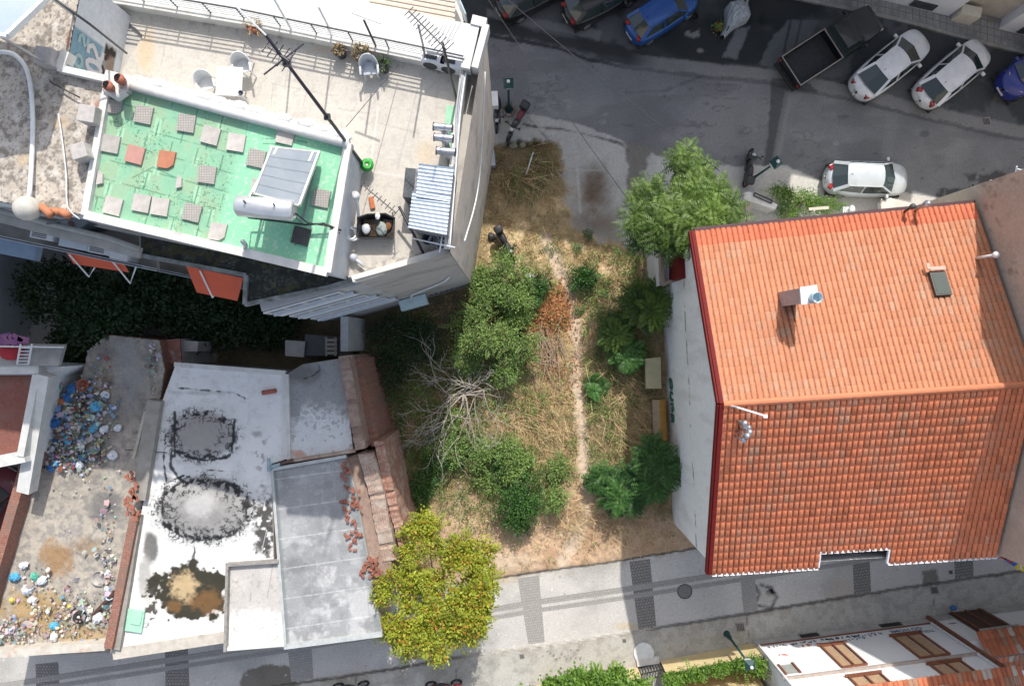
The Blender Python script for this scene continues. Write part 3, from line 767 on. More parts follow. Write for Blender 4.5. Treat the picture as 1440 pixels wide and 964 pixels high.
m.build('wall', pmat('beige_plain', (.47, .40, .33), (.4, .34, .28), 1), nb)
m = MB()
for y in np.linspace(-150, 240, 8):
    for z in (9, 12.2): m.box(G(901, y, z), (.08, 1.1, 1.3))
m.build('window', glassmat('far_glass'), nb)
m = MB(); m.tube([on for on in [G(522, -106, 11.2) + Vector((-.08, 0, 0)), G(523, -98, 10.6) + Vector((-.12, 0, 0)), G(524, -90, 10.2) + Vector((-.1, 0, 0)), G(525, -80, 10.5) + Vector((-.1, 0, 0))]], .022, 5)
m.build('hanging_cable', IRONW, nb)
# ================================================================ the apartment block in the upper left
ZT, ZP, ZG = 12.0, 12.7, 14.4
blk = thing('apartment_block', G(-300, -200), 'apartment block with a pale roof terrace and a green coated upper roof', 'building')
ROOFV = vmat('weathered_roof', .9, 30, .3, .14, 12)
def xy(p, z): v = W(*p, z); return (v.x, v.y)
bodyp = [(-24, -283), (-56, -81), (-142, -57), (-160, -62), (-424, -116), (-560, -140), (-900, -140), (-900, -440), (-371, -345)]
PLA = vmat('concrete_wall', .9, 20, .35, .14, 7)
m = MB(); m.prism([tuple(G(*p)[:2]) for p in bodyp], 0, 11.85); m.build('wall', pmat('block_render', (.52, .49, .45), (.44, .42, .39), 1.1, .9, (.3, .28, .26), .6, .55), blk)
def eastcol(t, z):
    n = fbm(t, z, .5, 5, 41); n2 = fbm(t * 2.5, z * .6, 1.2, 4, 42)
    c = base(t, (.62, .56, .49)) * (.84 + .3 * n)[..., None]
    c = mix(c, (.3, .275, .25), sst(.56, .72, n2) * .45)
    return mix(c, (.25, .22, .2), sst(.03, .01, np.abs(t - 4.2 - .25 * np.sin(z * .8) - .2 * n2)) * .35)
off = Vector((.02, 0, 0))
wallgrid('east_wall', G(-56, -81) + off, G(-24, -283) + off, -.2, ZP, eastcol, PLA, blk, .12)
def diagcol(t, z):
    n = fbm(t, z, .5, 5, 43); n2 = fbm(t * .5, z * 1.5, 1.1, 4, 44)
    c = base(t, (.47, .44, .41)) * (.8 + .32 * n)[..., None]
    c = mix(c, (.27, .25, .235), sst(.52, .7, n2) * .55)
    return mix(c, (.24, .22, .2), sst(ZP - 1.2, ZP, z) * sst(.4, .6, n) * .6)
SE = G(-56, -81); DV = (G(-142, -57) - SE).normalized(); DN = Vector((DV.y, -DV.x, 0)); DN = DN if DN.y < 0 else -DN
DL = (G(-142, -57) - SE).length; DX = 6.9                    # length to the corner, length of the lower floors
wallgrid('south_wall', SE + DV * DL + DN * .02, SE + DN * .02, -.2, ZP, diagcol, PLA, blk, .12)
# the lower floors run on behind the corner and carry the dark mossy roof
dend = SE + DV * DX
lowp = [SE + DV * (DL - .05), dend, G(-252, -80), G(-160, -63)]
m = MB(); m.prism([(p.x, p.y) for p in lowp], 0, 11.3); m.build('lower_floors', pmat('lower_render', (.46, .46, .46), (.38, .38, .39), 1.5), blk)
def mosscol(X, Y):
    n = fbm(X, Y, .12, 5, 51); n2 = fbm(X, Y, .4, 4, 52)
    c = base(X, (.035, .038, .032)) * (.7 + .7 * n)[..., None]
    c = mix(c, (.13, .135, .13), sst(.52, .66, n2) * .7 * sst(.4, .6, n))
    c = mix(c, (.09, .085, .03), sst(.58, .7, fbm(X, Y, .07, 4, 53)) * .5)
    return c
ms = grid('mossy_ledge', [(196, 326), (505, 398), (505, 430), (196, 430)], 11.62, 150, 60, mosscol, ROOFV, None, blk,
     lambda X, Y: inside(X, Y, [(198, 331), (300, 345), (455, 377), (499, 393), (462, 404), (345, 428), (347, 387), (262, 371), (198, 358)]))
m = MB()
for aa, bb in (((345, 428), (462, 404)), ((347, 387), (345, 428)), ((198, 359), (347, 387)), ((462, 404), (499, 393))):
    m.bar(W(*aa, 11.64), W(*bb, 11.64), .14, .18)
m.build('ledge_kerb', pmat('mossy_kerb', (.3, .31, .31), (.12, .13, .12), 3, .9), blk)
m = MB(); m.prism([xy(p, 11.5) for p in [(198, 331), (455, 377), (499, 393), (462, 404), (345, 428), (347, 387), (262, 371), (198, 358)]], 11.3, 11.6); m.build('ledge_slab', pmat('slab_under', (.3, .29, .28)), blk)
# windows and balcony fronts of the lower floors on the slanting wall
WB = pmat('white_blue_panel', (.62, .66, .72), (.55, .6, .66), 2, .7); GLS = glassmat('block_glass', (.05, .065, .075), .12)
def onw(t, z, o): return SE + DV * t + DN * o + Vector((0, 0, z))
for z0, t0, t1 in ((9.2, 3.9, DX), (6.4, 3.6, DX), (3.6, 3.3, DX)):
    m = MB(); m.quad(onw(t0, z0, .1), onw(t1, z0, .1), onw(t1, z0 + .95, .1), onw(t0, z0 + .95, .1)); m.bar(onw(t0, z0 + .95, .08), onw(t1, z0 + .95, .08), .12, .08); m.build('balcony_front', WB, blk)
    m = MB(); m.quad(onw(t0 + .3, z0 + 1.15, .03), onw(t1, z0 + 1.15, .03), onw(t1, z0 + 1.9, .03), onw(t0 + .3, z0 + 1.9, .03)); w_ = m.build('window', GLS, blk)
    m = MB()
    m.bar(onw(t0 + .3, z0 + 1.13, .05), onw(t1, z0 + 1.13, .05), .05, .05); m.bar(onw(t0 + .3, z0 + 1.91, .05), onw(t1, z0 + 1.91, .05), .05, .05)
    for t in np.linspace(t0 + .3, t1, 5): m.bar(onw(t, z0 + 1.12, .05), onw(t, z0 + 1.92, .05), .06, .06)
    m.build('frame', IRONW, w_)
m = MB(); m.box(onw(2.8, 2.6, .3), (1.3, .5, .6), math.atan2(DV.y, DV.x), bev=.03); m.build('wall_unit', pmat('pale_teal', (.5, .64, .66), (.45, .58, .6), 5, .5), blk)
m = MB(); m.tube([onw(2.9, 3.0, .3), onw(2.6, 4.3, .1), onw(1.6, 5.0, .08), onw(.9, 5.8, .08), onw(.6, 6.8, .07)], .05, 6); m.build('drain_pipe', IRONW, blk, True)
m = MB()
for i in range(11):                                          # purple tag low on the wall
    t = 2.9 - i * .26; z = .95 + .06 * math.sin(i * 2.1); s = .1
    m.tube([onw(t, z, .03), onw(t - .06, z + .3, .03), onw(t - .14, z + .1 + s * (i % 3), .03), onw(t - .17, z + .34, .03)], .035, 5)
m.build('graffiti', pmat('purple_spray', (.075, .05, .15), (.06, .04, .12), 6), blk)
# roof terrace
TERR = [(150, 4), (350, 36), (600, 90), (655, 102), (641, 200), (631, 350), (497, 392), (455, 380), (485, 205), (180, 125), (170, 100), (200, 50)]
def terrcol(X, Y):
    n = fbm(X, Y, .03, 5, 61); n2 = fbm(X, Y, .15, 5, 62)
    c = base(X, (.525, .49, .435)) * (.86 + .24 * n)[..., None]
    c = mix(c, (.41, .385, .35), sst(.5, .7, n2) * .5)
    c = mix(c, (.54, .42, .28), blob(X, Y, 205, 72, 13, 30, .5, .5) * .8 + blob(X, Y, 600, 215, 14, 16, .5, .4) * .5 + blob(X, Y, 450, 70, 14, 5, .5) * .4)
    for p in ([(240, 25), (226, 95)], [(295, 38), (290, 66)], [(412, 60), (400, 125)], [(592, 105), (560, 235)], [(384, 118), (470, 135)], [(432, 125), (425, 155)], [(384, 118), (381, 150)], [(530, 172), (590, 188)], [(470, 100), (462, 125)], [(470, 152), (520, 160)]):
        c = mix(c, (.33, .31, .29), lm(X, Y, p, .5, .8, .5, .2) * .75)
    c = mix(c, (.62, .61, .59), lm(X, Y, [(532, 150), (520, 240), (640, 262)], 1.2, 1) * .6)
    c = mix(c, (.22, .2, .18), sst(.58, .72, n2) * sst(60, 0, np.abs(Y - (yat([(150, 4), (350, 36), (600, 90), (655, 102)], X) + 5)) * 6) * .8)
    c = mix(c, (.30, .27, .25), pm(X, Y, [(497, 380), (560, 360), (630, 342), (631, 352), (500, 393)], 2, 3, .2) * sst(.4, .55, n2) * .8)
    return c
grid('terrace_floor', [(140, -10), (670, -10), (670, 400), (140, 400)], ZT, 380, 280, terrcol, ROOFV, None, blk, lambda X, Y: inside(X, Y, TERR))
PAR = pmat('white_coping', (.64, .635, .61), (.53, .52, .49), 2.5, .85, (.36, .34, .31), 1.6, .56)
m = MB(); NR_ = [(120, -4), (350, 34), (600, 86), (655, 98)]
for i in range(3): m.bar(W(*NR_[i], ZT + .2), W(*NR_[i + 1], ZT + .2), .24, .42)
for aa, bb in (((654, 98), (640, 200)), ((640, 200), (630, 352))): m.bar(W(*aa, ZT + .35), W(*bb, ZT + .35), .2, .7)
m.bar(W(632, 352, ZT + .2), W(497, 393, ZT + .2), .22, .42)
m.build('parapet', PAR, blk)
# white roof strip outside the railing, with its own pergola-shaded lower balcony beyond
def stripcol(X, Y):
    n = fbm(X, Y, .05, 5, 66)
    c = base(X, (.66, .655, .63)) * (.86 + .2 * n)[..., None]
    for x in (398, 465, 530, 610): c = mix(c, (.52, .5, .48), lm(X, Y, [(x + 20, -40), (x - 8, 60)], .8, 1) * .6)
    return c
grid('white_roof_strip', [(90, -70), (690, -70), (690, 100), (90, 100)], ZT + .3, 200, 60, stripcol, ROOFV, None, blk,
     lambda X, Y: (Y < yat(NR_, X) - 3) & (Y > yat([(90, -68), (478, -2), (683, 40)], X)) & (X < 676))
m = MB(); m.prism([xy(p, ZT) for p in [(100, -60), (478, 2), (676, 42), (660, 96), (600, 86), (350, 34), (120, -4)]], 11.7, ZT + .27); m.build('strip_slab', PAR, blk)
m = MB(); m.bar(W(670, 34, ZP), W(655, 100, ZP), .3, .5); m.bar(W(684, 40, ZP), W(668, 100, ZP), .22, .6); m.bar(W(664, 33, ZP), W(684, 38, ZP), .3, .6); m.build('corner_parapet', PAR, blk)
m = MB(); m.prism([xy(p, 9.5) for p in [(430, -60), (640, -14), (652, 30), (620, 60), (430, 20)]], 9.2, 9.5); bl_ = m.build('balcony', PAR, blk)
m = MB()
for i in range(7):
    y = -26 + i * 7; m.bar(W(520, y - 8, 10.9), W(640, y + 14, 10.9), .1, .1)
m.build('pergola', pmat('pale_timber', (.6, .52, .44), (.5, .44, .38), 6), bl_)
m = MB(); m.bar(W(640, -10, 10.2), W(656, 28, 10.2), .05, .9); m.build('glass_rail', pmat('blue_glass', (.35, .47, .52), (.3, .42, .47), 3, .2), bl_)
# railing
t = thing('terrace_railing', W(400, 40, ZT), 'dark metal railing along the street side of the roof terrace', 'railing')
for z in (.52, .66, .8, .94, 1.08):
    m = MB(); m.tube([W(*q, ZT) + Vector((0, 0, z)) for q in NR_], .03 if z > 1 else .02, 6); m.build('rail', DGREY if z > 1 else pmat('pale_rail', (.6, .62, .62), (.5, .52, .52), 5, .5), t)
for i in range(3):
    k = 5 if i < 2 else 1
    for j in range(k):
        p = W(*NR_[i], ZT).lerp(W(*NR_[i + 1], ZT), j / k); m = MB(); m.tube([p + Vector((0, 0, .35)), p + Vector((0, 0, 1.1))], .025, 6); m.build('post', DGREY, t)
# ---- upper volume: rough old roof on the left, green coated roof on the right
UPP = [(118, -30), (104, 50), (95, 97), (150, 112), (185, 120), (490, 202), (461, 383), (120, 304), (0, 285), (-260, 250), (-260, -40)]
m = MB(); m.prism([xy(p, ZG - .2) for p in UPP], 11.8, ZG - .2); m.build('upper_storey', pmat('upper_render', (.56, .59, .62), (.46, .49, .52), 1.3, .88, (.26, .28, .3), .5, .54), blk)
def roughcol(X, Y):
    n = fbm(X, Y, .04, 6, 71); n2 = fbm(X, Y, .17, 5, 72); n3 = fbm(X, Y, .5, 4, 73)
    c = base(X, (.46, .41, .35)) * (.75 + .45 * n)[..., None]
    c = mix(c, (.20, .175, .15), sst(.5, .62, n2) * .8)
    c = mix(c, (.57, .53, .48), sst(.55, .68, fbm(X, Y, .09, 5, 74)) * .7)
    c = mix(c, (.12, .11, .1), sst(.62, .7, n3) * .7)
    c = mix(c, (.5, .39, .27), blob(X, Y, 85, 172, 12, 9, .3, .3) * .7 + blob(X, Y, 32, 226, 9, 8, .3, .3) * .7)
    c = mix(c, (.34, .13, .08), blob(X, Y, 128, 290, 12, 5, .6, .7) * .8 + blob(X, Y, 136, 150, 4, 8, .6, .6) * .6 + blob(X, Y, 98, 60, 4, 16, .6, .6) * .5)
    return c
grid('rough_roof', [(-270, -40), (150, -40), (150, 310), (-270, 310)], ZG - .12, 260, 220, roughcol, ROOFV, lambda X, Y: (fbm(X, Y, .08, 4, 75) - .5) * .06, blk,
     lambda X, Y: inside(X, Y, [(116, -30), (102, 50), (93, 97), (150, 113), (152, 124), (122, 303), (0, 284), (-255, 250), (-255, -40)]))
GRN = [(152, 124), (185, 121), (489, 203), (460, 381), (121, 302)]
def greencol(X, Y):
    n = fbm(X, Y, .05, 5, 81); n2 = fbm(X, Y, .25, 5, 82); n3 = fbm(X, Y, .6, 3, 83)
    u = (X - 120) * .966 + (Y - 300) * .26; v = -(X - 120) * .26 + (Y - 300) * .966
    c = base(X, (.235, .46, .305)) * (.85 + .25 * n)[..., None]
    right = sst(330, 350, X + (Y - 200) * .3)
    c = mix(c, (.275, .40, .255), sst(.42, .6, n) * (1 - right) * .8)
    c = mix(c, (.24, .56, .355), right * .85)
    pu = u / 37 + .3 * np.floor(v / 26); pv = v / 27
    fu = np.abs(pu - np.round(pu)) * 37; fv = np.abs(pv - np.round(pv)) * 27
    seam = np.maximum(sst(1.4, .3, fu), sst(1.2, .3, fv)) * (1 - right) * sst(.36, .5, fbm(X, Y, .06, 3, 84))
    c = mix(c, (.045, .16, .09), seam * .75)
    c = mix(c, (.32, .62, .43), sst(2.5, 1, np.abs(fu - 3)) * (1 - right) * sst(.5, .6, n) * .6)
    hole = sst(.63, .68, n3) * sst(.52, .62, fbm(X, Y, .035, 4, 85)) * (1 - right)
    c = mix(c, (.05, .15, .085), hole * .9)
    for p in ([(252, 252), (215, 235), (186, 250)], [(405, 195), (370, 195)], [(405, 203), (370, 202)], [(432, 200), (412, 197)], [(195, 140), (184, 141)], [(440, 320), (415, 344)]):
        c = mix(c, (.05, .2, .11), lm(X, Y, p, .7, .6) * .9)
    return mix(c, (.62, .66, .58), sst(.62, .7, n2) * right * .45)
grid('green_roof', [(118, 115), (492, 115), (492, 385), (118, 385)], ZG - .08, 380, 270, greencol, vmat('green_coating', .65, 34, .25, .08, 10, .4), None, blk, lambda X, Y: inside(X, Y, GRN))
m = MB()
rim = lambda a_, b_, w, h, z=ZG: m.bar(W(*a_, z), W(*b_, z), w, h)
rim((121, 302), (461, 383), .26, .2); rim((461, 383), (490, 202), .24, .2); rim((152, 124), (121, 303), .2, .22)
m.build('roof_rim', PAR, blk)
m = MB(); rim((86, 98), (152, 113), .2, .34); rim((97, 75), (88, 100), .26, .36); rim((150, 112), (186, 121), .5, .3); m.build('white_upstand', PAR, blk)
m = MB()                                                     # lumpy white upstand between the green roof and the terrace
rim((186, 121), (490, 203), .26, .34)
pA, pB = W(190, 119, ZG), W(488, 199, ZG)
for i in range(46):
    p = pA.lerp(pB, (i + random.random() * .6) / 46); m.sphere(p + Vector((random.uniform(-.05, .05), random.uniform(.08, .2), .05)), random.uniform(.1, .24), 8, 6, (1.3, .8, .6), jit=.12)
m.build('plastered_edge', pmat('white_plaster', (.68, .68, .66), (.58, .58, .56), 4), blk, True)
# mural wall beside the terrace
MA, MBp = W(104, 50, ZG), W(95, 97, ZG); M0 = W(120, -30, ZG)
mt0 = Vector((M0.x, M0.y, 0)); mt1 = Vector((MBp.x, MBp.y, 0)); md = (mt1 - mt0).normalized(); mn = Vector((-md.y, md.x, 0)); mn = mn if mn.x > 0 else -mn
ml = (mt1 - mt0).length
def mural(t, z):
    s = t / ml; h = (z - ZT) / 2.3; n = fbm(t, z, 1.5, 4, 91)
    c = base(t, (.62, .64, .66)) * (.9 + .15 * n)[..., None]
    c = mix(c, (.16, .29, .36), sst(.52, .56, s) * sst(.45, .55, h + .3 * (n - .5)) * .9)
    c = mix(c, (.28, .27, .24), sst(.45, .5, s) * sst(.44, .4, h) * sst(.14, .18, h))
    br = sst(.55, .6, fbm(t, z, 3.2, 4, 92))
    c = mix(c, (.03, .025, .02), br * sst(.45, .5, s) * sst(.44, .4, h) * sst(.14, .18, h) * .95)
    return mix(c, (.30, .2, .15), blob(t, z, ml * .75, ZT + .55, .5, .2, .3, .4, 2) * .8)
mw = wallgrid('mural_wall', mt0 + mn * .03, mt1 + mn * .03, ZT, ZG + .1, mural, PLA, blk, .03)
LAY = [0]
def letters(name, strokes, col, w, parent=mw):
    m = MB()
    for st in strokes:
        q = np.array([(ml * a, 2.3 * b) for a, b in st]); tg = np.gradient(q, axis=0); tg = tg / (np.linalg.norm(tg, axis=1, keepdims=True) + 1e-9); nr_ = np.stack([-tg[:, 1], tg[:, 0]], 1) * w * .55
        LAY[0] += .0025; at_ = lambda p: mt0 + md * p[0] + mn * (.035 + LAY[0]) + Vector((0, 0, ZT + p[1]))
        m.add([at_(p) for p in q + nr_] + [at_(p) for p in q - nr_], [(i, i + 1, len(q) + i + 1, len(q) + i) for i in range(len(q) - 1)])
    m.build(name, pmat(name + '_paint', col, tuple(v * .8 for v in col), 5), parent)
def s_shape(cx, cy, w, h): return [(cx + w, cy + h), (cx - w * .3, cy + h * 1.05), (cx - w, cy + h * .5), (cx - w * .2, cy), (cx + w, cy - h * .5), (cx + w * .2, cy - h * 1.05), (cx - w, cy - h)]
def o_shape(cx, cy, w, h): return [(cx + w * math.cos(a), cy + h * math.sin(a)) for a in np.linspace(0, 2 * PI, 12)]
letters('pink_outline', [s_shape(.66, .6, .055, .15), o_shape(.82, .58, .06, .16)], (.55, .3, .32), .16)
letters('pale_letter', [s_shape(.66, .6, .055, .15), o_shape(.82, .58, .06, .16)], (.62, .6, .6), .185 * .8)
letters('teal_letter', [s_shape(.62, .88, .05, .08), o_shape(.86, .9, .06, .07)], (.35, .5, .5), .11)
letters('white_figure', [o_shape(.92, .3, .05, .1), [(.82, .2), (.96, .2)], [(.85, .26), (.97, .36)]], (.66, .66, .64), .1)
letters('black_line', [o_shape(.93, .3, .075, .15), o_shape(.93, .3, .025, .05)], (.03, .03, .03), .035)
# balconies and awnings on the courtyard side
def onf(gx, d, z):                                           # a point d metres in front of the courtyard facade
    gy = -59 + (gx + 153) * .21; return G(gx, gy, z) + Vector((.05, -1, 0)).normalized() * d
CONC = pmat('facade_concrete', (.40, .385, .36), (.3, .29, .275), 2, .9)
for z, gx0, gx1 in ((10.9, -640, -345), (8.0, -640, -250), (5.0, -640, -250)):
    m = MB(); a_, b_, c_, d_ = onf(gx0, .0, z), onf(gx1, .0, z), onf(gx1, 1.05, z), onf(gx0, 1.05, z)
    m.prism([(p.x, p.y) for p in (a_, b_, c_, d_)], z - .18, z); bal = m.build('balcony', CONC, blk)
    m = MB(); m.bar(c_ + Vector((0, 0, .35)), d_ + Vector((0, 0, .35)), .1, .7); m.build('balcony_front', WB, bal)
    m = MB(); m.tube([c_ + Vector((0, 0, 1.0)), d_ + Vector((0, 0, 1.0))], .03, 6)
    for k in range(9):
        p = c_.lerp(d_, k / 8); m.tube([p, p + Vector((0, 0, 1.0))], .02, 5)
    m.build('rail', DGREY, bal)
    for k in range(3):
        gx = gx0 + (gx1 - gx0) * (k + .5) / 3; m = MB(); p = onf(gx, .03, z + 1.05); m.box(p, (1.3, .06, 2.1), .2); m.build('window', GLS, bal)
for (gx0, gx1, za, zb) in ((-490, -345, 13.1, 12.9),):
    pass
AWN = pmat('orange_canvas', (.60, .10, .045), (.52, .09, .045), 2, .8, bp=.1)
def awning(c1, c2, c3, c4, arms, label):
    t = thing('awning', sum([Vector(v) for v in (c1, c2, c3, c4)], Vector()) / 4, label, 'awning', 'orange awnings above the courtyard')
    m = MB(); n = 12
    for i in range(n):
        f0, f1 = i / n, (i + 1) / n; dz = Vector((0, 0, -.015 * (i % 2)))
        A_, B_, C_, D_ = c1.lerp(c2, f0), c1.lerp(c2, f1), c4.lerp(c3, f1), c4.lerp(c3, f0)
        for o in (0, .02):
            m.quad(D_ + Vector((0, 0, o)), C_ + Vector((0, 0, o)), B_ + Vector((0, 0, o)), A_ + Vector((0, 0, o)))
    m.build('canvas', AWN, t)
    for a_, b_, c_ in arms: m = MB(); m.tube([a_, b_, c_], .035, 6); m.build('arm', IRONW, t)
awning(W(262, 374, 11.0), W(342, 391, 11.0), W(334, 423, 9.6), W(277, 411, 9.6), [(W(281, 380, 11.05), W(299, 418, 9.5), W(303, 412, 9.7))], 'orange awning under the mossy roof ledge')
awning(W(93, 354, 9.8), W(170, 364, 9.8), W(182, 383, 9.0), W(104, 371, 9.0), [(W(97, 357, 9.9), W(125, 389, 8.3), W(133, 376, 8.9)), (W(158, 367, 9.9), W(183, 398, 8.3), W(192, 373, 8.9))], 'low orange awning with white folding arms below the grey balconies')

def at_box(nm, px, py, z, size, rz, mt, label, cat, bev=.02):
    m = MB(); m.box((0, 0, size[2] / 2), size, 0, bev=bev); o = m.build(nm, mt); o.location = W(px, py, z); o.rotation_euler = (0, 0, rz); return tag(o, label, cat)
def grille_unit(px, py, z, label):
    t = thing('air_conditioner', W(px, py, z), label, 'air conditioner', None, -.2); m = MB(); m.box((0, 0, .33), (.8, .36, .6), bev=.02); m.build('casing', IRONW, t, local=True)
    for k in range(5): m = MB(); m.box((-.08, -.12 + k * .06, .638), (.5, .025, .012)); m.build('slat', DGREY, t, local=True)
grille_unit(76, 333, 11.0, 'white outdoor unit with dark slats on the upper courtyard balcony'); grille_unit(155, 353, 11.0, 'white outdoor unit by the right end of the upper courtyard balcony')
at_box('white_cabinet', 122, 341, 10.92, (1.0, .6, .7), -.2, WB, 'pale cabinet between the two outdoor units on the courtyard balcony', 'cabinet')
at_box('clay_block', 106, 336, 11.62, (.14, .2, .12), -.2, pmat('red_block', (.3, .1, .06)), 'small red block on the pale courtyard cabinet', 'block', .01)
at_box('blue_cover', 30, 350, 10.92, (1.5, .6, .35), -.2, pmat('slate_blue_cover', (.2, .27, .36), (.16, .22, .3), 3), 'slate blue cover folded on the courtyard balcony at the left edge', 'cover')
at_box('pale_washing_machine', 186, 358, 10.92, (.6, .55, .8), -.2, IRONW, 'pale washing machine at the right end of the courtyard balcony', 'washing machine')
m = MB(); m.tube([W(0, 296, 12.9), W(60, 312, 12.9), W(150, 334, 12.9), W(196, 350, 12.9)], .09, 8); tag(m.build('grey_pipe', pmat('pvc_grey', (.36, .36, .34), (.3, .3, .28), 4), None, True), 'long grey pipe along the top of the courtyard facade', 'pipe')
m = MB(); m.bar(W(-20, 300, 12.75), W(198, 356, 12.75), .35, .12); tag(m.build('concrete_beam', CONC), 'brown grey concrete beam above the courtyard balcony', 'beam')
# ================================================================ low roofs in the lower left
ZL = 4.5
BRK = brickmat('old_brick', (.34, .12, .075), (.26, .10, .07), (.30, .26, .22), .24, .075, mort=.012, dirt=(.2, .13, .1))
CAPM = pmat('rubble_top', (.33, .23, .18), (.24, .17, .14), 5, .95, (.40, .31, .25), 2, .52, bp=.5)
BRKP = brickmat('pale_brick', (.40, .27, .2), (.36, .2, .15), (.4, .36, .31), .2, .08, mort=.014, dirt=(.42, .36, .3))
def slab_house(name, poly, label, cat, z=ZL, mat=None):
    c = sum([W(*p, z) for p in poly], Vector()) / len(poly); t = thing(name, (c.x, c.y, 0), label, cat)
    m = MB(); m.prism([xy(p, z) for p in poly], 0, z - .06); m.build('wall', mat or pmat('shed_render', (.42, .39, .35), (.33, .3, .27), 1.4, .9, (.25, .2, .17), 1, .55), t); return t
# --- roof with rubbish
TRP = [(70, 540), (108, 548), (125, 490), (150, 470), (225, 478), (232, 520), (226, 560), (204, 660), (199, 722), (165, 917), (-40, 925), (-10, 860), (40, 642)]
tr = slab_house('derelict_house', TRP, 'roofless looking flat roof strewn with rubbish between two brick parapets', 'building', 4.2, BRK)
ALLH = None
def trashcol(X, Y):
    n = fbm(X, Y, .035, 6, 101); n2 = fbm(X, Y, .15, 5, 102); n3 = fbm(X, Y, .5, 3, 103)
    c = base(X, (.40, .36, .305)) * (.75 + .45 * n)[..., None]
    c = mix(c, (.22, .21, .2), sst(.48, .62, n2) * .6)
    c = mix(c, (.13, .13, .13), (blob(X, Y, 150, 712, 24, 22, .5, .5, .08) + blob(X, Y, 180, 560, 25, 40, .6, .6, .05) * .5 + blob(X, Y, 170, 490, 40, 20, .6, .6) * .6) * .8)
    c = mix(c, (.33, .33, .32), blob(X, Y, 180, 520, 20, 45, .5, .5, .06) * .6)
    c = mix(c, (.30, .19, .1), blob(X, Y, 80, 785, 21, 25, .4, .6, .12) * .95)
    c = mix(c, (.24, .16, .09), blob(X, Y, 122, 768, 20, 12, .6, .5, .1) * .7 + blob(X, Y, 150, 545, 8, 20, .5, .5) * .6)
    c = mix(c, (.36, .24, .1), blob(X, Y, 50, 860, 46, 28, .4, .7, .07) * .85 + blob(X, Y, 110, 890, 40, 14, .5, .5) * .7)
    c = mix(c, (.10, .085, .07), blob(X, Y, 110, 605, 46, 60, .5, .6, .07) * .6)
    return c * (.9 + .2 * n3)[..., None]
grid('roof', [(-60, 460), (240, 460), (240, 930), (-60, 930)], 4.2, 240, 370, trashcol, ROOFV, lambda X, Y: (fbm(X, Y, .06, 5, 104) - .5) * .14, tr, lambda X, Y: inside(X, Y, TRP))
m = MB()
for a_, b_, w, h in (((-28, 900), (46, 646), .42, .75), ((160, 905), (196, 722), .36, .75)):
    A_, B_ = W(*a_, 4.5), W(*b_, 4.5); d_ = (B_ - A_).normalized(); n_ = Vector((-d_.y, d_.x, 0)) * w / 2
    m.prism([(p.x, p.y) for p in (A_ + n_, A_ - n_, B_ - n_, B_ + n_)], 4.0, 4.2 + h)
m.build('brick_parapet', BRK, tr)
m = MB(); m.bar(W(-40, 918, 4.45), W(152, 905, 4.45), .34, .55); m.build('front_parapet', pmat('patchy_plaster', (.55, .52, .46), (.45, .41, .36), 2.5, .9, (.42, .19, .1), 1.1, .56), tr)
m = MB(); m.bar(W(222, 562, 4.5), W(200, 700, 4.5), .62, .66); m.bar(W(196, 722, 4.44), W(166, 908, 4.44), .5, .62); m.build('cement_slope', pmat('old_cement_dark', (.33, .31, .28), (.24, .225, .2), 2.2, .92), tr)
m = MB()
for i in range(26):
    p = W(189 + random.uniform(-8, 8) - i * .3, 690 + random.uniform(-26, 40), 4.95); m.box(p, (.22, .11, .08), random.uniform(0, 3), bev=.01)
m.build('loose_bricks', pmat('brick_red', (.36, .13, .08), (.28, .1, .07), 9), tr)
tag(MB().tube([W(205, 578, 4.75), W(188, 644, 4.75)], .09, 8).build('fallen_pipe', pmat('yellowed_pipe', (.45, .42, .34), (.36, .34, .28), 4)), 'straight pale pipe lying along the edge of the rubbish roof', 'pipe')
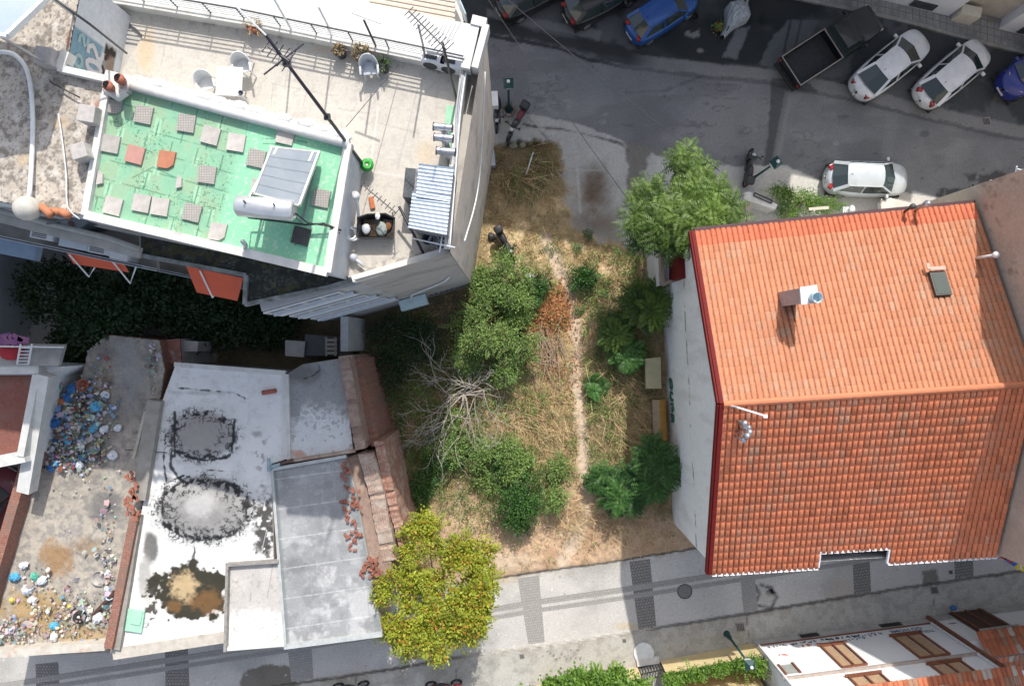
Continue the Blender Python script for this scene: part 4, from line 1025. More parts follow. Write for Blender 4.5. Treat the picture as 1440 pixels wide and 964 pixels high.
# --- white bitumen roof with two worn domes
WRP = [(246, 514), (402, 526), (405, 645), (382, 652), (385, 786), (318, 792), (318, 892), (164, 914), (198, 722), (228, 562)]
wr = slab_house('whitewashed_house', WRP, 'flat roof coated white with two worn grey domes and black cracks', 'building')
DOM = [(283, 612, 44, 36), (288, 716, 62, 44)]
def domez(X, Y):
    z = np.zeros(X.shape)
    for cx, cy, rx, ry in DOM:
        d = np.hypot((X - cx) / rx, (Y - cy) / ry); z = np.maximum(z, .22 * np.clip(1 - d ** 2, 0, 1) ** .7)
    return z + (fbm(X, Y, .1, 4, 119) - .5) * .05
def whitecol(X, Y):
    n = fbm(X, Y, .03, 5, 111); n2 = fbm(X, Y, .14, 5, 112); n3 = fbm(X, Y, .2, 3, 113)
    c = base(X, (.74, .74, .73)) * (.9 + .14 * n)[..., None]
    c = mix(c, (.5, .5, .49), sst(.55, .72, n2) * .4)
    r1 = blob(X, Y, 283, 612, 48, 34, .1, .12, .08); r1b = blob(X, Y, 288, 610, 36, 25, .16, .18, .08)
    c = mix(c, (.24, .23, .22), r1 * .9 * (.7 + .5 * n2)); c = mix(c, (.32, .30, .28), r1b * .8)
    r2 = blob(X, Y, 288, 716, 67, 46, .1, .14, .08)
    c = mix(c, (.2, .195, .19), r2 * .9 * (.7 + .6 * n2)); c = mix(c, (.46, .45, .44), blob(X, Y, 283, 708, 24, 19, .4, .4, .1) * .85); c = mix(c, (.3, .29, .28), blob(X, Y, 292, 712, 44, 30, .3, .3, .1) * (1 - blob(X, Y, 283, 708, 24, 19, .4, .4, .1)) * .6)
    for cx, cy, rx, ry in ((283, 612, 58, 42), (288, 716, 78, 55)): c = mix(c, (.42, .41, .40), blob(X, Y, cx, cy, rx, ry, .35, .25, .06) * (1 - blob(X, Y, cx, cy, rx * .7, ry * .7, .2, .2, .06)) * .55)
    blk_ = sst(.09, .05, np.abs(n3 - .5)) * sst(.40, .5, n2)
    for cx, cy, rx, ry, k in ((283, 612, 45, 31, 1.), (288, 716, 60, 40, 1.25)):
        d = np.hypot((X - cx) / rx, (Y - cy) / ry); ring = sst(.16, .04, np.abs(d - 1 + (n2 - .5) * .25)) * sst(.28, .5, fbm(X, Y, .05, 3, 120))
        c = mix(c, (.018, .018, .02), np.clip(ring * sst(.38, .5, n3) * k, 0, 1))
        rr = sst(.5, .2, np.abs(d - .95)) * blk_; c = mix(c, (.03, .03, .032), np.clip(rr * k, 0, 1) * .9)
    for p, w in (([(262, 598), (243, 606), (240, 655), (248, 668), (258, 678)], 1.6), ([(233, 610), (230, 650), (236, 690)], .9), ([(272, 755), (274, 775), (270, 795)], 1.6), ([(246, 580), (246, 640)], 2.2), ([(258, 668), (232, 680), (228, 720)], .8), ([(330, 590), (326, 635), (318, 643)], 2.), ([(262, 640), (290, 647), (316, 643)], 1.6), ([(290, 660), (316, 662)], .6), ([(248, 545), (330, 552), (345, 560)], .35)):
        c = mix(c, (.02, .02, .022), lm(X, Y, p, w, .8, 2.6, .14) * .92)
    c = mix(c, (.05, .045, .04), blob(X, Y, 372, 735, 15, 42, .3, .7, .12) * sst(.36, .5, n2) * .95)
    c = mix(c, (.1, .095, .09), blob(X, Y, 212, 770, 11, 22, .3, .3, .1) * .9); c = mix(c, (.34, .33, .31), blob(X, Y, 204, 812, 10, 34, .3, .3, .1) * .8)
    c = mix(c, (.56, .53, .47), blob(X, Y, 271, 834, 66, 46, .3, .5, .06, 9) * .55); r3 = blob(X, Y, 271, 832, 56, 38, .08, .55, .07, 9); c = mix(c, (.035, .032, .02), np.clip(r3 * 1.1, 0, 1))
    c = mix(c, (.5, .37, .21), blob(X, Y, 260, 824, 17, 18, .4, .8, .14) * .9); c = mix(c, (.22, .11, .035), blob(X, Y, 292, 845, 22, 15, .5, .7, .14) * .6 + blob(X, Y, 245, 852, 10, 8, .4, .5) * .6)
    c = mix(c, (.05, .045, .035), (blob(X, Y, 208, 856, 9, 24, .2, .9, .18) + blob(X, Y, 213, 832, 8, 8, .2, .8, .2)) * sst(.4, .5, n2) * .95)
    c = mix(c, (.26, .25, .25), blob(X, Y, 362, 610, 8, 5, .5, .6, .2) * .7 + blob(X, Y, 366, 640, 8, 30, .6, .8, .12) * sst(.5, .6, n2) * .8 + blob(X, Y, 286, 552, 40, 3, .5, .8, .1) * .35)
    c = mix(c, (.46, .45, .44), sst(6, 0, np.abs(X - 398)) * .25)
    return c
grid('roof', [(160, 505), (410, 505), (410, 918), (160, 918)], ZL, 300, 490, whitecol, vmat('bitumen_paint', .7, 34, .35, .06, 12, .4), domez, wr, lambda X, Y: inside(X, Y, WRP))
m = MB(); m.bar(W(246, 512, ZL), W(402, 524, ZL), .2, .18); m.build('roof_edge', PAR, wr)
m = MB(); m.bar(W(160, 918, ZL - .02), W(318, 894, ZL - .02), .5, .2); m.build('roof_edge', pmat('stained_edge', (.52, .48, .42), (.42, .38, .33), 3, .9, (.28, .25, .21), 2, .55), wr)
m = MB(); m.tube([W(369, 552, ZL + .12), W(388, 549, ZL + .16)], .1, 10); tag(m.build('clay_pipe', pmat('clay', (.38, .11, .07), (.3, .09, .06), 8), None, True), 'short red clay pipe lying alone on the white roof', 'pipe')
m = MB(); m.box(W(190, 872, ZL + .08), (.75, 1.0, .1), -.15, bev=.02); m.box(W(192, 868, ZL + .15), (.45, .6, .06), -.2); tag(m.build('insulation_board', pmat('mint_foam', (.36, .62, .47), (.3, .54, .4), 6)), 'pale mint green board leaning at the corner of the white roof', 'board')
m = MB(); m.tube([W(375, 745, ZL + .9), W(368, 775, ZL + .15)], .02, 6); tag(m.build('white_pole', IRONW), 'short white rod standing by the dark patch near the grey roofs', 'rod')
# --- patched roof bay
PBP = [(402, 526), (425, 512), (482, 503), (497, 634), (406, 647)]
pb = slab_house('patched_roof_bay', PBP, 'patched grey and white flat roof bay next to the long brick wall', 'building', ZL - .05)
def patchcol(X, Y):
    n = fbm(X, Y, .04, 5, 121); n2 = fbm(X, Y, .16, 5, 122)
    c = base(X, (.66, .67, .67)) * (.85 + .22 * n)[..., None]
    g = np.clip(sst(592, 560, Y + (n2 - .5) * 60 - (X - 440) * .1) + blob(X, Y, 412, 560, 10, 36, .4, .6), 0, 1)
    c = mix(c, (.27, .27, .265), g * .9); c = mix(c, (.13, .13, .125), blob(X, Y, 425, 525, 26, 16, .5, .6, .08) * .8 + lm(X, Y, [(428, 532), (440, 528), (450, 520), (448, 512)], 1.2, 1, 1.5) * .6)
    c = mix(c, (.5, .24, .12), blob(X, Y, 418, 638, 10, 5, .5, .7, .2) * .7)
    return mix(c, (.2, .2, .2), sst(.62, .7, n2) * .5)
grid('roof', [(400, 500), (500, 500), (500, 650), (400, 650)], ZL - .05, 130, 190, patchcol, ROOFV, None, pb, lambda X, Y: inside(X, Y, PBP))
m = MB(); m.bar(W(404, 526, ZL), W(407, 646, ZL), .16, .2); m.build('white_joint', PAR, pb)
m = MB(); m.bar(W(405, 648, ZL + .05), W(500, 633, ZL + .05), .14, .22); m.build('brick_edge', BRKP, pb)
t = thing('pipe_stub', W(395, 652, ZL), 'short pale blue pipe elbow on a brown pipe at the joint of the roofs', 'pipe')
m = MB(); m.tube([W(381, 656, ZL + .3), W(394, 652, ZL + .3)], .07, 8); m.tube([W(378, 644, ZL + .3), W(378, 662, ZL + .3)], .08, 8); m.build('elbow', pmat('blue_grey_pipe', (.32, .45, .5)), t, True)
m = MB(); m.tube([W(394, 652, ZL + .28), W(412, 646, ZL + .28)], .07, 8); m.build('pipe', pmat('brown_pipe', (.12, .07, .06)), t, True)
# --- grey slab roof and the small bay beside it
GSP = [(383, 660), (486, 642), (500, 690), (537, 888), (402, 906)]
gs = slab_house('grey_slab_house', GSP, 'large grey cement sheet roof with broken bricks along its right edge', 'building', ZL + .1)
def slabcol(X, Y):
    n = fbm(X, Y, .03, 5, 131); n2 = fbm(X, Y, .13, 5, 132)
    c = base(X, (.31, .315, .32)) * (.74 + .46 * n)[..., None]
    c = mix(c, (.52, .52, .52), sst(.5, .68, fbm(X, Y, .05, 5, 133)) * .6 * sst(700, 800, Y) + sst(.55, .7, n2) * .25)
    c = mix(c, (.17, .18, .185), blob(X, Y, 418, 795, 14, 12, .5, .4) * .7 + sst(.58, .7, fbm(X, Y, .06, 4, 134)) * .35)
    xl = 383 + (Y - 660) * .077
    c = mix(c, (.2, .22, .23), sst(7, 4, X - xl) * .8); c = mix(c, (.16, .19, .19), sst(10, 4, (485 + (Y - 642) * .21) - X) * .6 * sst(.3, .5, n2))
    for k in range(6):
        y0 = 668 + k * 42; c = mix(c, (.62, .62, .62), lm(X, Y, [(385 + k * 3, y0 + 6), (520, y0 - 12)], .4, .7, .6, .2) * .7)
    for x0 in (430, 470, 500): c = mix(c, (.24, .24, .245), lm(X, Y, [(x0, 650), (x0 + 22, 895)], .4, .7) * .5)
    return c
grid('roof', [(380, 640), (540, 640), (540, 910), (380, 910)], ZL + .1, 180, 310, slabcol, ROOFV, None, gs, lambda X, Y: inside(X, Y, GSP))
m = MB(); m.prism([xy(p, 4.25) for p in [(488, 643), (513, 634), (532, 700), (552, 800), (528, 822)]], 3.6, 4.25); m.build('rubble_ledge', CAPM, gs)
m = MB(); m.bar(W(400, 908, ZL + .1), W(538, 890, ZL + .1), .22, .2); m.bar(W(383, 660, ZL + .15), W(402, 906, ZL + .15), .12, .16); m.bar(W(384, 659, ZL + .15), W(487, 641, ZL + .15), .14, .16); m.build('roof_edge', pmat('grey_edge', (.46, .48, .48), (.36, .38, .38), 3), gs)
SBP = [(322, 794), (392, 788), (402, 906), (318, 914)]
sb = slab_house('small_cement_bay', SBP, 'small cement roof bay with a low raised border in front of the white roof', 'building', ZL + .05)
def sbcol(X, Y):
    n = fbm(X, Y, .05, 5, 141); n2 = fbm(X, Y, .17, 5, 142)
    c = base(X, (.50, .475, .45)) * (.85 + .25 * n)[..., None]
    c = mix(c, (.70, .695, .68), sst(848, 868, Y + (n2 - .5) * 30) * .85); c = mix(c, (.3, .275, .25), sst(.6, .72, n2) * .5)
    return mix(c, (.15, .13, .12), lm(X, Y, [(384, 792), (376, 840)], .5, .7) * .6 + lm(X, Y, [(356, 805), (352, 845)], .4, .7, 2) * .4)
grid('roof', [(315, 785), (405, 785), (405, 916), (315, 916)], ZL + .05, 110, 150, sbcol, ROOFV, None, sb, lambda X, Y: inside(X, Y, SBP))
m = MB(); m.bar(W(321, 793, ZL + .16), W(318, 914, ZL + .16), .12, .3); m.bar(W(320, 793, ZL + .16), W(393, 788, ZL + .16), .12, .3); m.build('border', pmat('dirty_border', (.33, .31, .29), (.2, .19, .175), 5), sb)
m = MB(); m.bar(W(317, 911, ZL + .1), W(402, 904, ZL + .1), .16, .24); m.build('front_edge', PAR, sb)
# --- ruined brick wall to the right of the roofs
def brickwall(name, pts, z0, z1, w, label, mat, tops=None):
    c = W(*pts[0], z1); t = thing(name, (c.x, c.y, 0), label, 'wall')
    m = MB(); n = len(pts)
    L_ = []; R_ = []
    for i, p in enumerate(pts):
        a_ = W(*pts[max(i - 1, 0)], z1); b_ = W(*pts[min(i + 1, n - 1)], z1); d_ = (b_ - a_).normalized(); k = Vector((-d_.y, d_.x, 0)) * (w[i] if hasattr(w, '__len__') else w) / 2; v = W(*p, z1)
        L_.append(v + k); R_.append(v - k)
    u = 0
    for i in range(n - 1):
        l = (L_[i + 1] - L_[i]).length; zt0 = tops[i] if tops else z1; zt1 = tops[i + 1] if tops else z1
        q = lambda v, z: (v.x, v.y, z)
        m.quad(q(L_[i], zt0), q(L_[i + 1], zt1), q(R_[i + 1], zt1), q(R_[i], zt0), [(u, 0), (u + l, 0), (u + l, .5), (u, .5)])
        m.quad(q(R_[i], z0), q(R_[i], zt0), q(R_[i + 1], zt1), q(R_[i + 1], z0), [(u, z0), (u, zt0), (u + l, zt1), (u + l, z0)])
        m.quad(q(L_[i + 1], z0), q(L_[i + 1], zt1), q(L_[i], zt0), q(L_[i], z0), [(u + l, z0), (u + l, zt1), (u, zt0), (u, z0)]); u += l
    for e in (0, -1): m.quad((L_[e].x, L_[e].y, z0), (R_[e].x, R_[e].y, z0), (R_[e].x, R_[e].y, tops[e] if tops else z1), (L_[e].x, L_[e].y, tops[e] if tops else z1), [(0, z0), (.4, z0), (.4, z1), (0, z1)])
    m.build('brickwork', mat, t); return t
RBRK = brickmat('red_brick_wall', (.40, .17, .11), (.3, .12, .08), (.38, .32, .27), .22, .075, mort=.012, dirt=(.42, .32, .26))
def ragged(pts, top, jit, step=.13, seed=4):
    """resample a wall line finely, with a broken top"""
    r_ = random.Random(seed); out = []; tops = []; tot = 0
    for i in range(len(pts) - 1):
        a_, b_ = np.array(pts[i], float), np.array(pts[i + 1], float); k = max(2, int(np.linalg.norm(b_ - a_) / 32 / step))
        for q in range(k):
            out.append(tuple(a_ + (b_ - a_) * q / k + np.array([r_.uniform(-.8, .8), 0]))); f = (i + q / k) / (len(pts) - 1); t_ = top[0] + (top[1] - top[0]) * f; tops.append(t_ + r_.uniform(-jit, jit * .5) - (jit * 3 if r_.random() < .06 else 0))
    out.append(pts[-1]); tops.append(top[1]); return out, tops
p_, q_ = ragged([(483, 500), (493, 560), (506, 632)], (4.9, 4.8), .05); bw = brickwall('brick_wall', p_, 0, 4.9, .46, 'long broken brick wall at the shaded edge of the lot behind the patched roof', CAPM, q_)
p_, q_ = ragged([(500, 505), (512, 560), (527, 628)], (3.9, 3.7), .05, seed=9); brickwall('brick_wall', p_, 0, 3.9, .4, 'lower dark brick wall running along the lot side of the long broken wall', BRK, q_)
p_, q_ = ragged([(514, 638), (527, 690), (545, 792)], (4.7, 4.3), .04, seed=6); brickwall('brick_wall', p_, 0, 4.7, .66, 'rough pale brick wall along the right edge of the grey sheet roof', BRKP, q_)
p_, q_ = ragged([(533, 620), (546, 690), (565, 772)], (4.5, 3.9), .05, seed=7); bw2 = brickwall('brick_wall', p_, 0, 4.4, .42, 'reddish brick wall with purple graffiti at the sunlit edge of the lot', RBRK, q_)
m = MB()
for k, (a_, b_) in enumerate((((547, 690), (556, 722)), ((552, 708), (562, 742)), ((558, 730), (565, 760)))):
    for j in range(3):
        A_, B_ = W(*a_, 3.2 - j * .3), W(*b_, 3.2 - j * .3); pts = [A_.lerp(B_, i / 6) + Vector((.28, 0, .22 * math.sin(i * 2 + k + j * 2))) for i in range(7)]
        m.tube(pts, .06, 5)
m.build('graffiti', pmat('lilac_spray', (.42, .28, .52), (.36, .26, .46), 5), bw2)
rubm = pmat('brick_rubble', (.33, .125, .08), (.22, .085, .06), 9, vary=.25)
rb0 = None
for i, (x, y) in enumerate([(488, 655), (490, 668), (486, 678), (492, 684), (496, 690), (500, 686), (482, 704), (490, 708), (496, 706), (502, 710), (488, 714), (500, 702), (494, 735), (500, 738), (492, 755), (498, 758), (496, 766), (503, 755), (494, 772), (520, 782), (526, 788), (518, 794), (524, 798), (530, 792), (528, 804), (521, 806), (527, 812), (513, 798), (508, 802), (532, 800), (484, 662), (507, 712)]):
    m = MB()
    for k in range(random.randint(2, 4)): m.box((random.uniform(-.17, .17), random.uniform(-.17, .17), .035 + .04 * k), (random.uniform(.1, .24), random.uniform(.08, .12), .07), random.uniform(0, 3), bev=.01)
    o = m.build('broken_brick', rubm); o.location = W(x + random.uniform(-3, 3), y + random.uniform(-4, 4), ZL + .12); o.rotation_euler[2] = random.uniform(0, 6)
    tag(o, 'broken red bricks heaped along the right edge of the grey roof', 'brick', 'broken bricks on the grey roof')
# --- far left: terrace with red floor tiles, balcony and yard
lt = thing('left_house', W(0, 590, 6), 'house at the left edge with a red brick tiled terrace and white parapets', 'house')
LTP = [(-200, 500), (88, 515), (62, 530), (40, 640), (-200, 700)]
m = MB(); m.prism([xy(p, 5.6) for p in LTP], 0, 5.6); m.build('wall', WHITE, lt)
m = MB(); m.add([W(-200, 528, 5.62), W(52, 527, 5.62), W(32, 640, 5.62), W(-200, 655, 5.62)], [(0, 1, 2, 3)], [[(0, 0), (6.8, 0), (6.3, -3.3), (0, -3.4)]])
m.build('terrace_tiles', brickmat('red_floor_tiles', (.28, .1, .075), (.24, .085, .065), (.15, .09, .075), .19, .1, mort=.012, dirt=(.2, .1, .08)), lt)
m = MB(); m.bar(W(66, 526, 5.9), W(38, 690, 5.2), .55, .55); m.bar(W(56, 526, 5.85), W(34, 640, 5.85), .3, .5); m.bar(W(-100, 520, 5.85), W(60, 519, 5.85), .35, .5); m.bar(W(-100, 668, 5.7), W(40, 640, 5.8), .5, .5)
m.build('parapet', pmat('grey_white_parapet', (.62, .62, .6), (.5, .5, .48), 2, .9), lt)
bal = MB().prism([xy(p, 6.2) for p in [(-100, 480), (90, 484), (82, 514), (-100, 514)]], 6.0, 6.2).build('balcony', CONC, lt)
m = MB()
for k in range(14):
    p = W(-60 + k * 11, 486, 6.2); m.tube([p, p + Vector((0, 0, .9))], .018, 5)
m.tube([W(-60, 486, 7.1), W(90, 488, 7.1)], .03, 6); m.build('rail', IRONW, bal)
m = MB(); m.quad(W(52, 486, 6.25), W(92, 488, 6.25), W(92, 488, 7.0), W(52, 486, 7.0)); m.build('glass_panel', pmat('blue_grey_panel', (.32, .36, .4)), bal)
t = thing('step_ladder', W(32, 505, 6.2), 'white metal ladder leaning against the balcony at the left edge', 'ladder')
m = MB()
for x in (24, 40): m.bar(W(x, 512, 6.3), W(x + 5, 484, 7.6), .05, .05)
for k in range(6): m.bar(W(24, 512, 6.3).lerp(W(29, 484, 7.6), k / 6), W(40, 512, 6.3).lerp(W(45, 484, 7.6), k / 6), .04, .04)
m.build('ladder_frame', IRONW, t)
m = MB(); m.sphere(W(15, 490, 6.5), .5, 14, 9, (1, 1, .7), jit=.05); tag(m.build('red_cushion', pmat('red_cloth', (.38, .02, .03), (.3, .02, .03), 4), None, True), 'round red cushion on the balcony at the left edge', 'cushion')
m = MB()
for k in range(8): m.box(W(5 + k * 4, 478 - (k % 3), 7.0 + .04 * (k % 2)), (.25, .5, .06), .2 * k, bev=.02)
tag(m.build('drying_laundry', pmat('purple_cloth', (.2, .08, .22), (.3, .12, .2), 5)), 'purple laundry hung over the balcony rail at the left edge', 'laundry')
m = MB(); m.prism([tuple(G(*p)[:2]) for p in [(-1100, -170), (-672, -120), (-668, -38), (-690, 6), (-1100, 6)]], 0, 9.0); gh = thing('grey_house', W(-80, 400, 0), 'plain pale grey house wall in the shade of the apartment block at the left edge', 'house')
m.build('wall', pmat('pale_blue_grey', (.5, .54, .56), (.42, .46, .48), 1), gh)
# yard clutter behind the low roofs
ROOFT = pmat('rusty_sheet', (.30, .12, .085), (.2, .09, .07), 4, .7, (.4, .38, .36), 1.5, .55)
for poly, z, mt, lb in (([(226, 478), (252, 476), (254, 512), (226, 510)], 3.6, ROOFT, 'small rusty sheet roof in the dark yard behind the white roof'),
                        ([(254, 478), (278, 480), (276, 494), (254, 494)], 3.2, CONC, 'small grey concrete block in the dark yard behind the white roof'),
                        ([(402, 478), (428, 480), (426, 502), (402, 500)], 2.6, CONC, 'low concrete block in the dark yard behind the patched roof'),
                        ([(430, 470), (478, 474), (480, 500), (430, 500)], 2.4, DGREY, 'dark shed roof in the yard at the top of the brick wall')):
    c = W(*poly[0], 0); t = thing('shed', c, lb, 'shed'); m = MB(); m.prism([xy(p, z) for p in poly], 0, z - .1); m.build('wall', CONC, t)
    m = MB(); m.prism([xy((p[0] + (1 if p[0] > poly[0][0] + 5 else -1), p[1]), z) for p in poly], z - .098, z); m.build('roof', mt, t)
m = MB(); t = thing('pallet', W(465, 487, 2.5), 'pale wooden pallet on the dark shed behind the brick wall', 'pallet')
for k in range(4): m.box(W(466, 478 + k * 6, 2.62), (.55, .14, .03))
for x in (459, 472): m.box(W(x, 487, 2.53), (.1, .9, .09))
m.build('slats', pmat('grey_wood', (.36, .32, .28), (.28, .25, .22), 8), t)
m = MB(); m.box(W(497, 470, 1.8), (.35, 1.6, 3.6)); tag(m.build('concrete_post', pmat('post_concrete', (.4, .41, .41), (.33, .34, .34), 3)), 'upright pale concrete post at the foot of the apartment block', 'post')
# ================================================================ vehicles
def paint(name, c, metal=0.): return pmat(name, c, tuple(v * .86 for v in c), 3, .36, coat=.55, bp=0, metal=metal)
TYRE = pmat('tyre_rubber', (.02, .02, .021), (.028, .028, .028), 12, .85)
RIM = pmat('alloy', (.5, .51, .53), (.42, .43, .45), 9, .35, metal=.7, bp=0)
REDL = pmat('red_lens', (.32, .012, .012), (.24, .01, .01), 6, .2, bp=0, coat=.4)
CLRL = pmat('clear_lens', (.6, .62, .62), (.5, .52, .53), 9, .15, bp=0, coat=.5)
CGL = glassmat('car_glass', (.028, .042, .042), .05)
PLATE = pmat('number_plate', (.7, .7, .68), (.62, .62, .6), 4, .5, bp=0)
TRIM = pmat('black_trim', (.02, .02, .021), (.026, .026, .027), 9, .6, bp=0)
def plan_w(x, L, w, nr=.8, nf=.72, e=3.2):
    """half width of the body at x (rear -L/2 .. front L/2)"""
    t = abs(x) / (L / 2); k = nf if x > 0 else nr
    return w * (1 - (1 - k) * t ** e) * (max(0, 1 - t ** 14)) ** .5 if t < 1 else 0
def make_car(name, label, L=4.4, w=1.76, h=1.45, body=None, kind='sedan', hood=.92, group=None):
    hw = w / 2; t = thing(name, (0, 0, 0), label, 'car', group)
    # stations along the car: x, belt height
    if kind == 'sedan': ws = (.255, .07, -.225, -.405)      # windscreen foot, roof front, roof rear, rear glass foot (fractions of L)
    elif kind == 'hatch': ws = (.275, .1, -.3, -.43)
    else: ws = (.33, .13, -.42, -.47)
    xw, xf, xr, xb = [k * L for k in ws]; bl = .92 * h * .69
    def deck(x):
        if x > xw: k = (x - xw) / (L / 2 - xw); return bl + .02 - .05 * k - .26 * k ** 3
        if x < xb: k = (xb - x) / (L / 2 + xb); return (bl + .1 if kind == 'sedan' else bl) - .04 * k - .16 * k ** 4
        return bl + (.1 if kind == 'sedan' and x < xr else .02) * 1.0
    xs = [L / 2 * math.sin(a) for a in np.linspace(-PI / 2 * .985, PI / 2 * .985, 34)]
    m = MB(); vs = []; NRING = 13
    for x in xs:
        wd = plan_w(x, L, hw); zt = deck(x); t_ = abs(x) / (L / 2); zb = .2 + .1 * t_ ** 6
        prof = [(.0, zb), (.86, zb), (.97, zb + .1), (1.0, zb + .3), (.985, zt - .2), (.955, zt - .06), (.88, zt - .005), (.0, zt + .035 * (1 - t_ ** 3))]
        ring = [(wd * a, z) for a, z in prof] + [(-wd * a, z) for a, z in reversed(prof[1:-1])]
        vs += [(x, y, z) for y, z in ring]
    k = len(prof) * 2 - 2; fs = []
    for i in range(len(xs) - 1):
        for j in range(k): fs.append((i * k + j, i * k + (j + 1) % k, (i + 1) * k + (j + 1) % k, (i + 1) * k + j))
    fs += [tuple(range(k)), tuple(reversed(range((len(xs) - 1) * k, len(xs) * k)))]
    m.add(vs, fs); bo = m.build('body', body, t, True, local=True)
    # greenhouse: dark glass hull, painted roof and pillars on top
    hb, ht = hw * .93, hw * .665; zr = h
    def pts(z_b, inset=0): return None
    A = [(xw, hb * .86, bl + .01), (xw + .1 * L / 4.4, 0, bl + .03)]
    q = lambda x, y, z: Vector((x, y, z))
    wsf = [q(xw - .05, s * hb * .95, bl + .05) for s in (-1, 1)]; wst = [q(xf, s * ht * .95, zr - .05) for s in (-1, 1)]
    rst = [q(xr, s * ht * .93, zr - .06) for s in (-1, 1)]; rsf = [q(xb, s * hb * .86, deck(xb) + .04 if kind != 'sedan' else bl + .15) for s in (-1, 1)]
    wfm = q(xw + .12, 0, bl + .085); wtm = q(xf + .07, 0, zr - .02); rtm = q(xr - .05, 0, zr - .03); rfm = q(xb - .08, 0, rsf[0].z + .04)
    def pane(nm, P4, mats, o=.0, smooth=False):
        mm = MB(); mm.add(P4[0], P4[1]); return mm.build(nm, mats, t, smooth, local=True)
    pane('windscreen', ([wsf[0], wfm, wsf[1], wst[1], wtm, wst[0]], [(0, 1, 4, 5), (1, 2, 3, 4)]), CGL)
    pane('rear_window', ([rsf[0], rfm, rsf[1], rst[1], rtm, rst[0]], [(1, 0, 5, 4), (2, 1, 4, 3)]), CGL)
    for s in (0, 1): pane('side_window', ([wsf[s], wst[s], rst[s], rsf[s], q((xw + xb) / 2, (s * 2 - 1) * hb * .985, bl - .02), q((xf + xr) / 2, (s * 2 - 1) * ht * 1.02, zr - .03)], [(0, 4, 5, 1), (4, 3, 2, 5)]), CGL)
    mm = MB(); nx_, ny_ = 7, 7; vs = []; fs = []
    for i in range(nx_):
        f = i / (nx_ - 1)
        for j in range(ny_):
            g = j / (ny_ - 1) * 2 - 1; xa = xf + .08 * (1 - g * g) + .02; xe = xr - .06 * (1 - g * g) - .02
            wv = ht * (.99 + .04 * math.sin(PI * f)); vs.append((xa + (xe - xa) * f, g * wv, zr - .035 + .045 * (1 - g * g) * 1 + .02 * math.sin(PI * f) - .03 * abs(g) ** 4))
    for i in range(nx_ - 1):
        for j in range(ny_ - 1): fs.append((i * ny_ + j, i * ny_ + j + 1, (i + 1) * ny_ + j + 1, (i + 1) * ny_ + j))
    mm.add(vs, fs)
    mm.build('roof', body, t, True, local=True)
    for s in (0, 1):
        mm = MB(); mm.bar(wsf[s] + q(.02, 0, .01), wst[s] + q(.02, 0, .015), .075, .05); mm.bar(rsf[s] + q(-.02, 0, .01), rst[s] + q(0, 0, .015), .12 if kind == 'sedan' else .16, .05)
        mm.bar(wst[s] + q(0, 0, .01), rst[s] + q(0, 0, .01), .06, .05); bm_ = (xw + xb) / 2 - .02 * L
        mm.bar(q(bm_, (s * 2 - 1) * hb * .975, bl), q(bm_ - .03, (s * 2 - 1) * ht * 1.0, zr - .04), .07, .05)
        mm.build('pillars', body, t, local=True)
    for s in (-1, 1):
        mm = MB(); mm.box((xw - .28, s * (hw + .06), bl + .07), (.14, .2, .13), bev=.035); mm.build('mirror', body, t, True, local=True)
        mm = MB(); x = L / 2 - .22; mm.add([(x + .08, s * plan_w(x + .08, L, hw) * .62, deck(x + .08) - .045), (x - .28, s * plan_w(x - .28, L, hw) * .93, deck(x - .28) - .035), (x - .22, s * plan_w(x - .22, L, hw) * .72, deck(x - .22) + .018), (x + .04, s * plan_w(x + .04, L, hw) * .45, deck(x + .04) - .005), (x + .1, s * plan_w(x + .1, L, hw) * .7, deck(x) - .2), (x - .25, s * plan_w(x - .25, L, hw) * 1.006, deck(x) - .16)], [(0, 1, 2, 3), (0, 4, 5, 1)]); mm.build('headlight', CLRL, t, local=True)
        mm = MB(); x = -L / 2 + .12; mm.box((x + .06, s * plan_w(x, L, hw) * .86, bl - .06), (.2, .26, .2), s * .5 + 0, bev=.03); mm.build('tail_light', REDL, t, local=True)
        for x in (L * .31, -L * .29):
            mm = MB(); mm.torus((0, 0, 0), .24, .085, (0, 1, 0), 20, 8, sc=1.15); wh = mm.build('wheel', TYRE, t, True, local=True); wh.location = (x, s * (hw - .11), .31)
            mm = MB(); mm.lathe((0, s * .05, 0), [(.19, 0), (.2, .03), (.06, .05), (0, .05)], 14, axis=(0, s, 0)); mm.build('rim', RIM, wh, local=True)
    for x, s in ((L / 2 + .0, 1), (-L / 2 - .0, -1)):
        mm = MB(); mm.box((x - s * .02, 0, .5), (.04, .5, .12)); mm.build('number_plate', PLATE, t, local=True)
    mm = MB(); mm.box((0, 0, .24), (L * .9, w * .9, .16)); mm.build('underbody', TRIM, t, local=True)
    if kind == 'sedan':
        mm = MB(); mm.box((-L / 2 + .22, 0, bl + .045), (.02, .56, .012)); mm.build('boot_seam', TRIM, t, local=True)
    mm = MB(); mm.tube([(xr + .2, 0, zr + .01), (xr + .0, 0, zr + .13)], .012, 4); mm.build('aerial', TRIM, t, local=True)
    return t
def put(t, px, py, ang, z=0.0, zc=.9):
    p = W(px, py, zc); t.location = (p.x, p.y, z); t.rotation_euler = (0, 0, math.radians(ang)); return t
WP = paint('white_car_paint', (.72, .74, .76)); SILV = paint('silver_car_paint', (.56, .60, .61), .25); BLU = paint('blue_car_paint', (.012, .09, .34)); BLU2 = paint('deep_blue_van_paint', (.02, .035, .24)); BLK = paint('black_car_paint', (.012, .013, .015)); REDP = paint('dark_red_car_paint', (.16, .008, .018))
put(make_car('parked_car', 'white saloon car with a large rear window, parked at an angle beside the black pickup', 4.5, 1.78, 1.44, WP, 'sedan'), 1256, 88, 39)
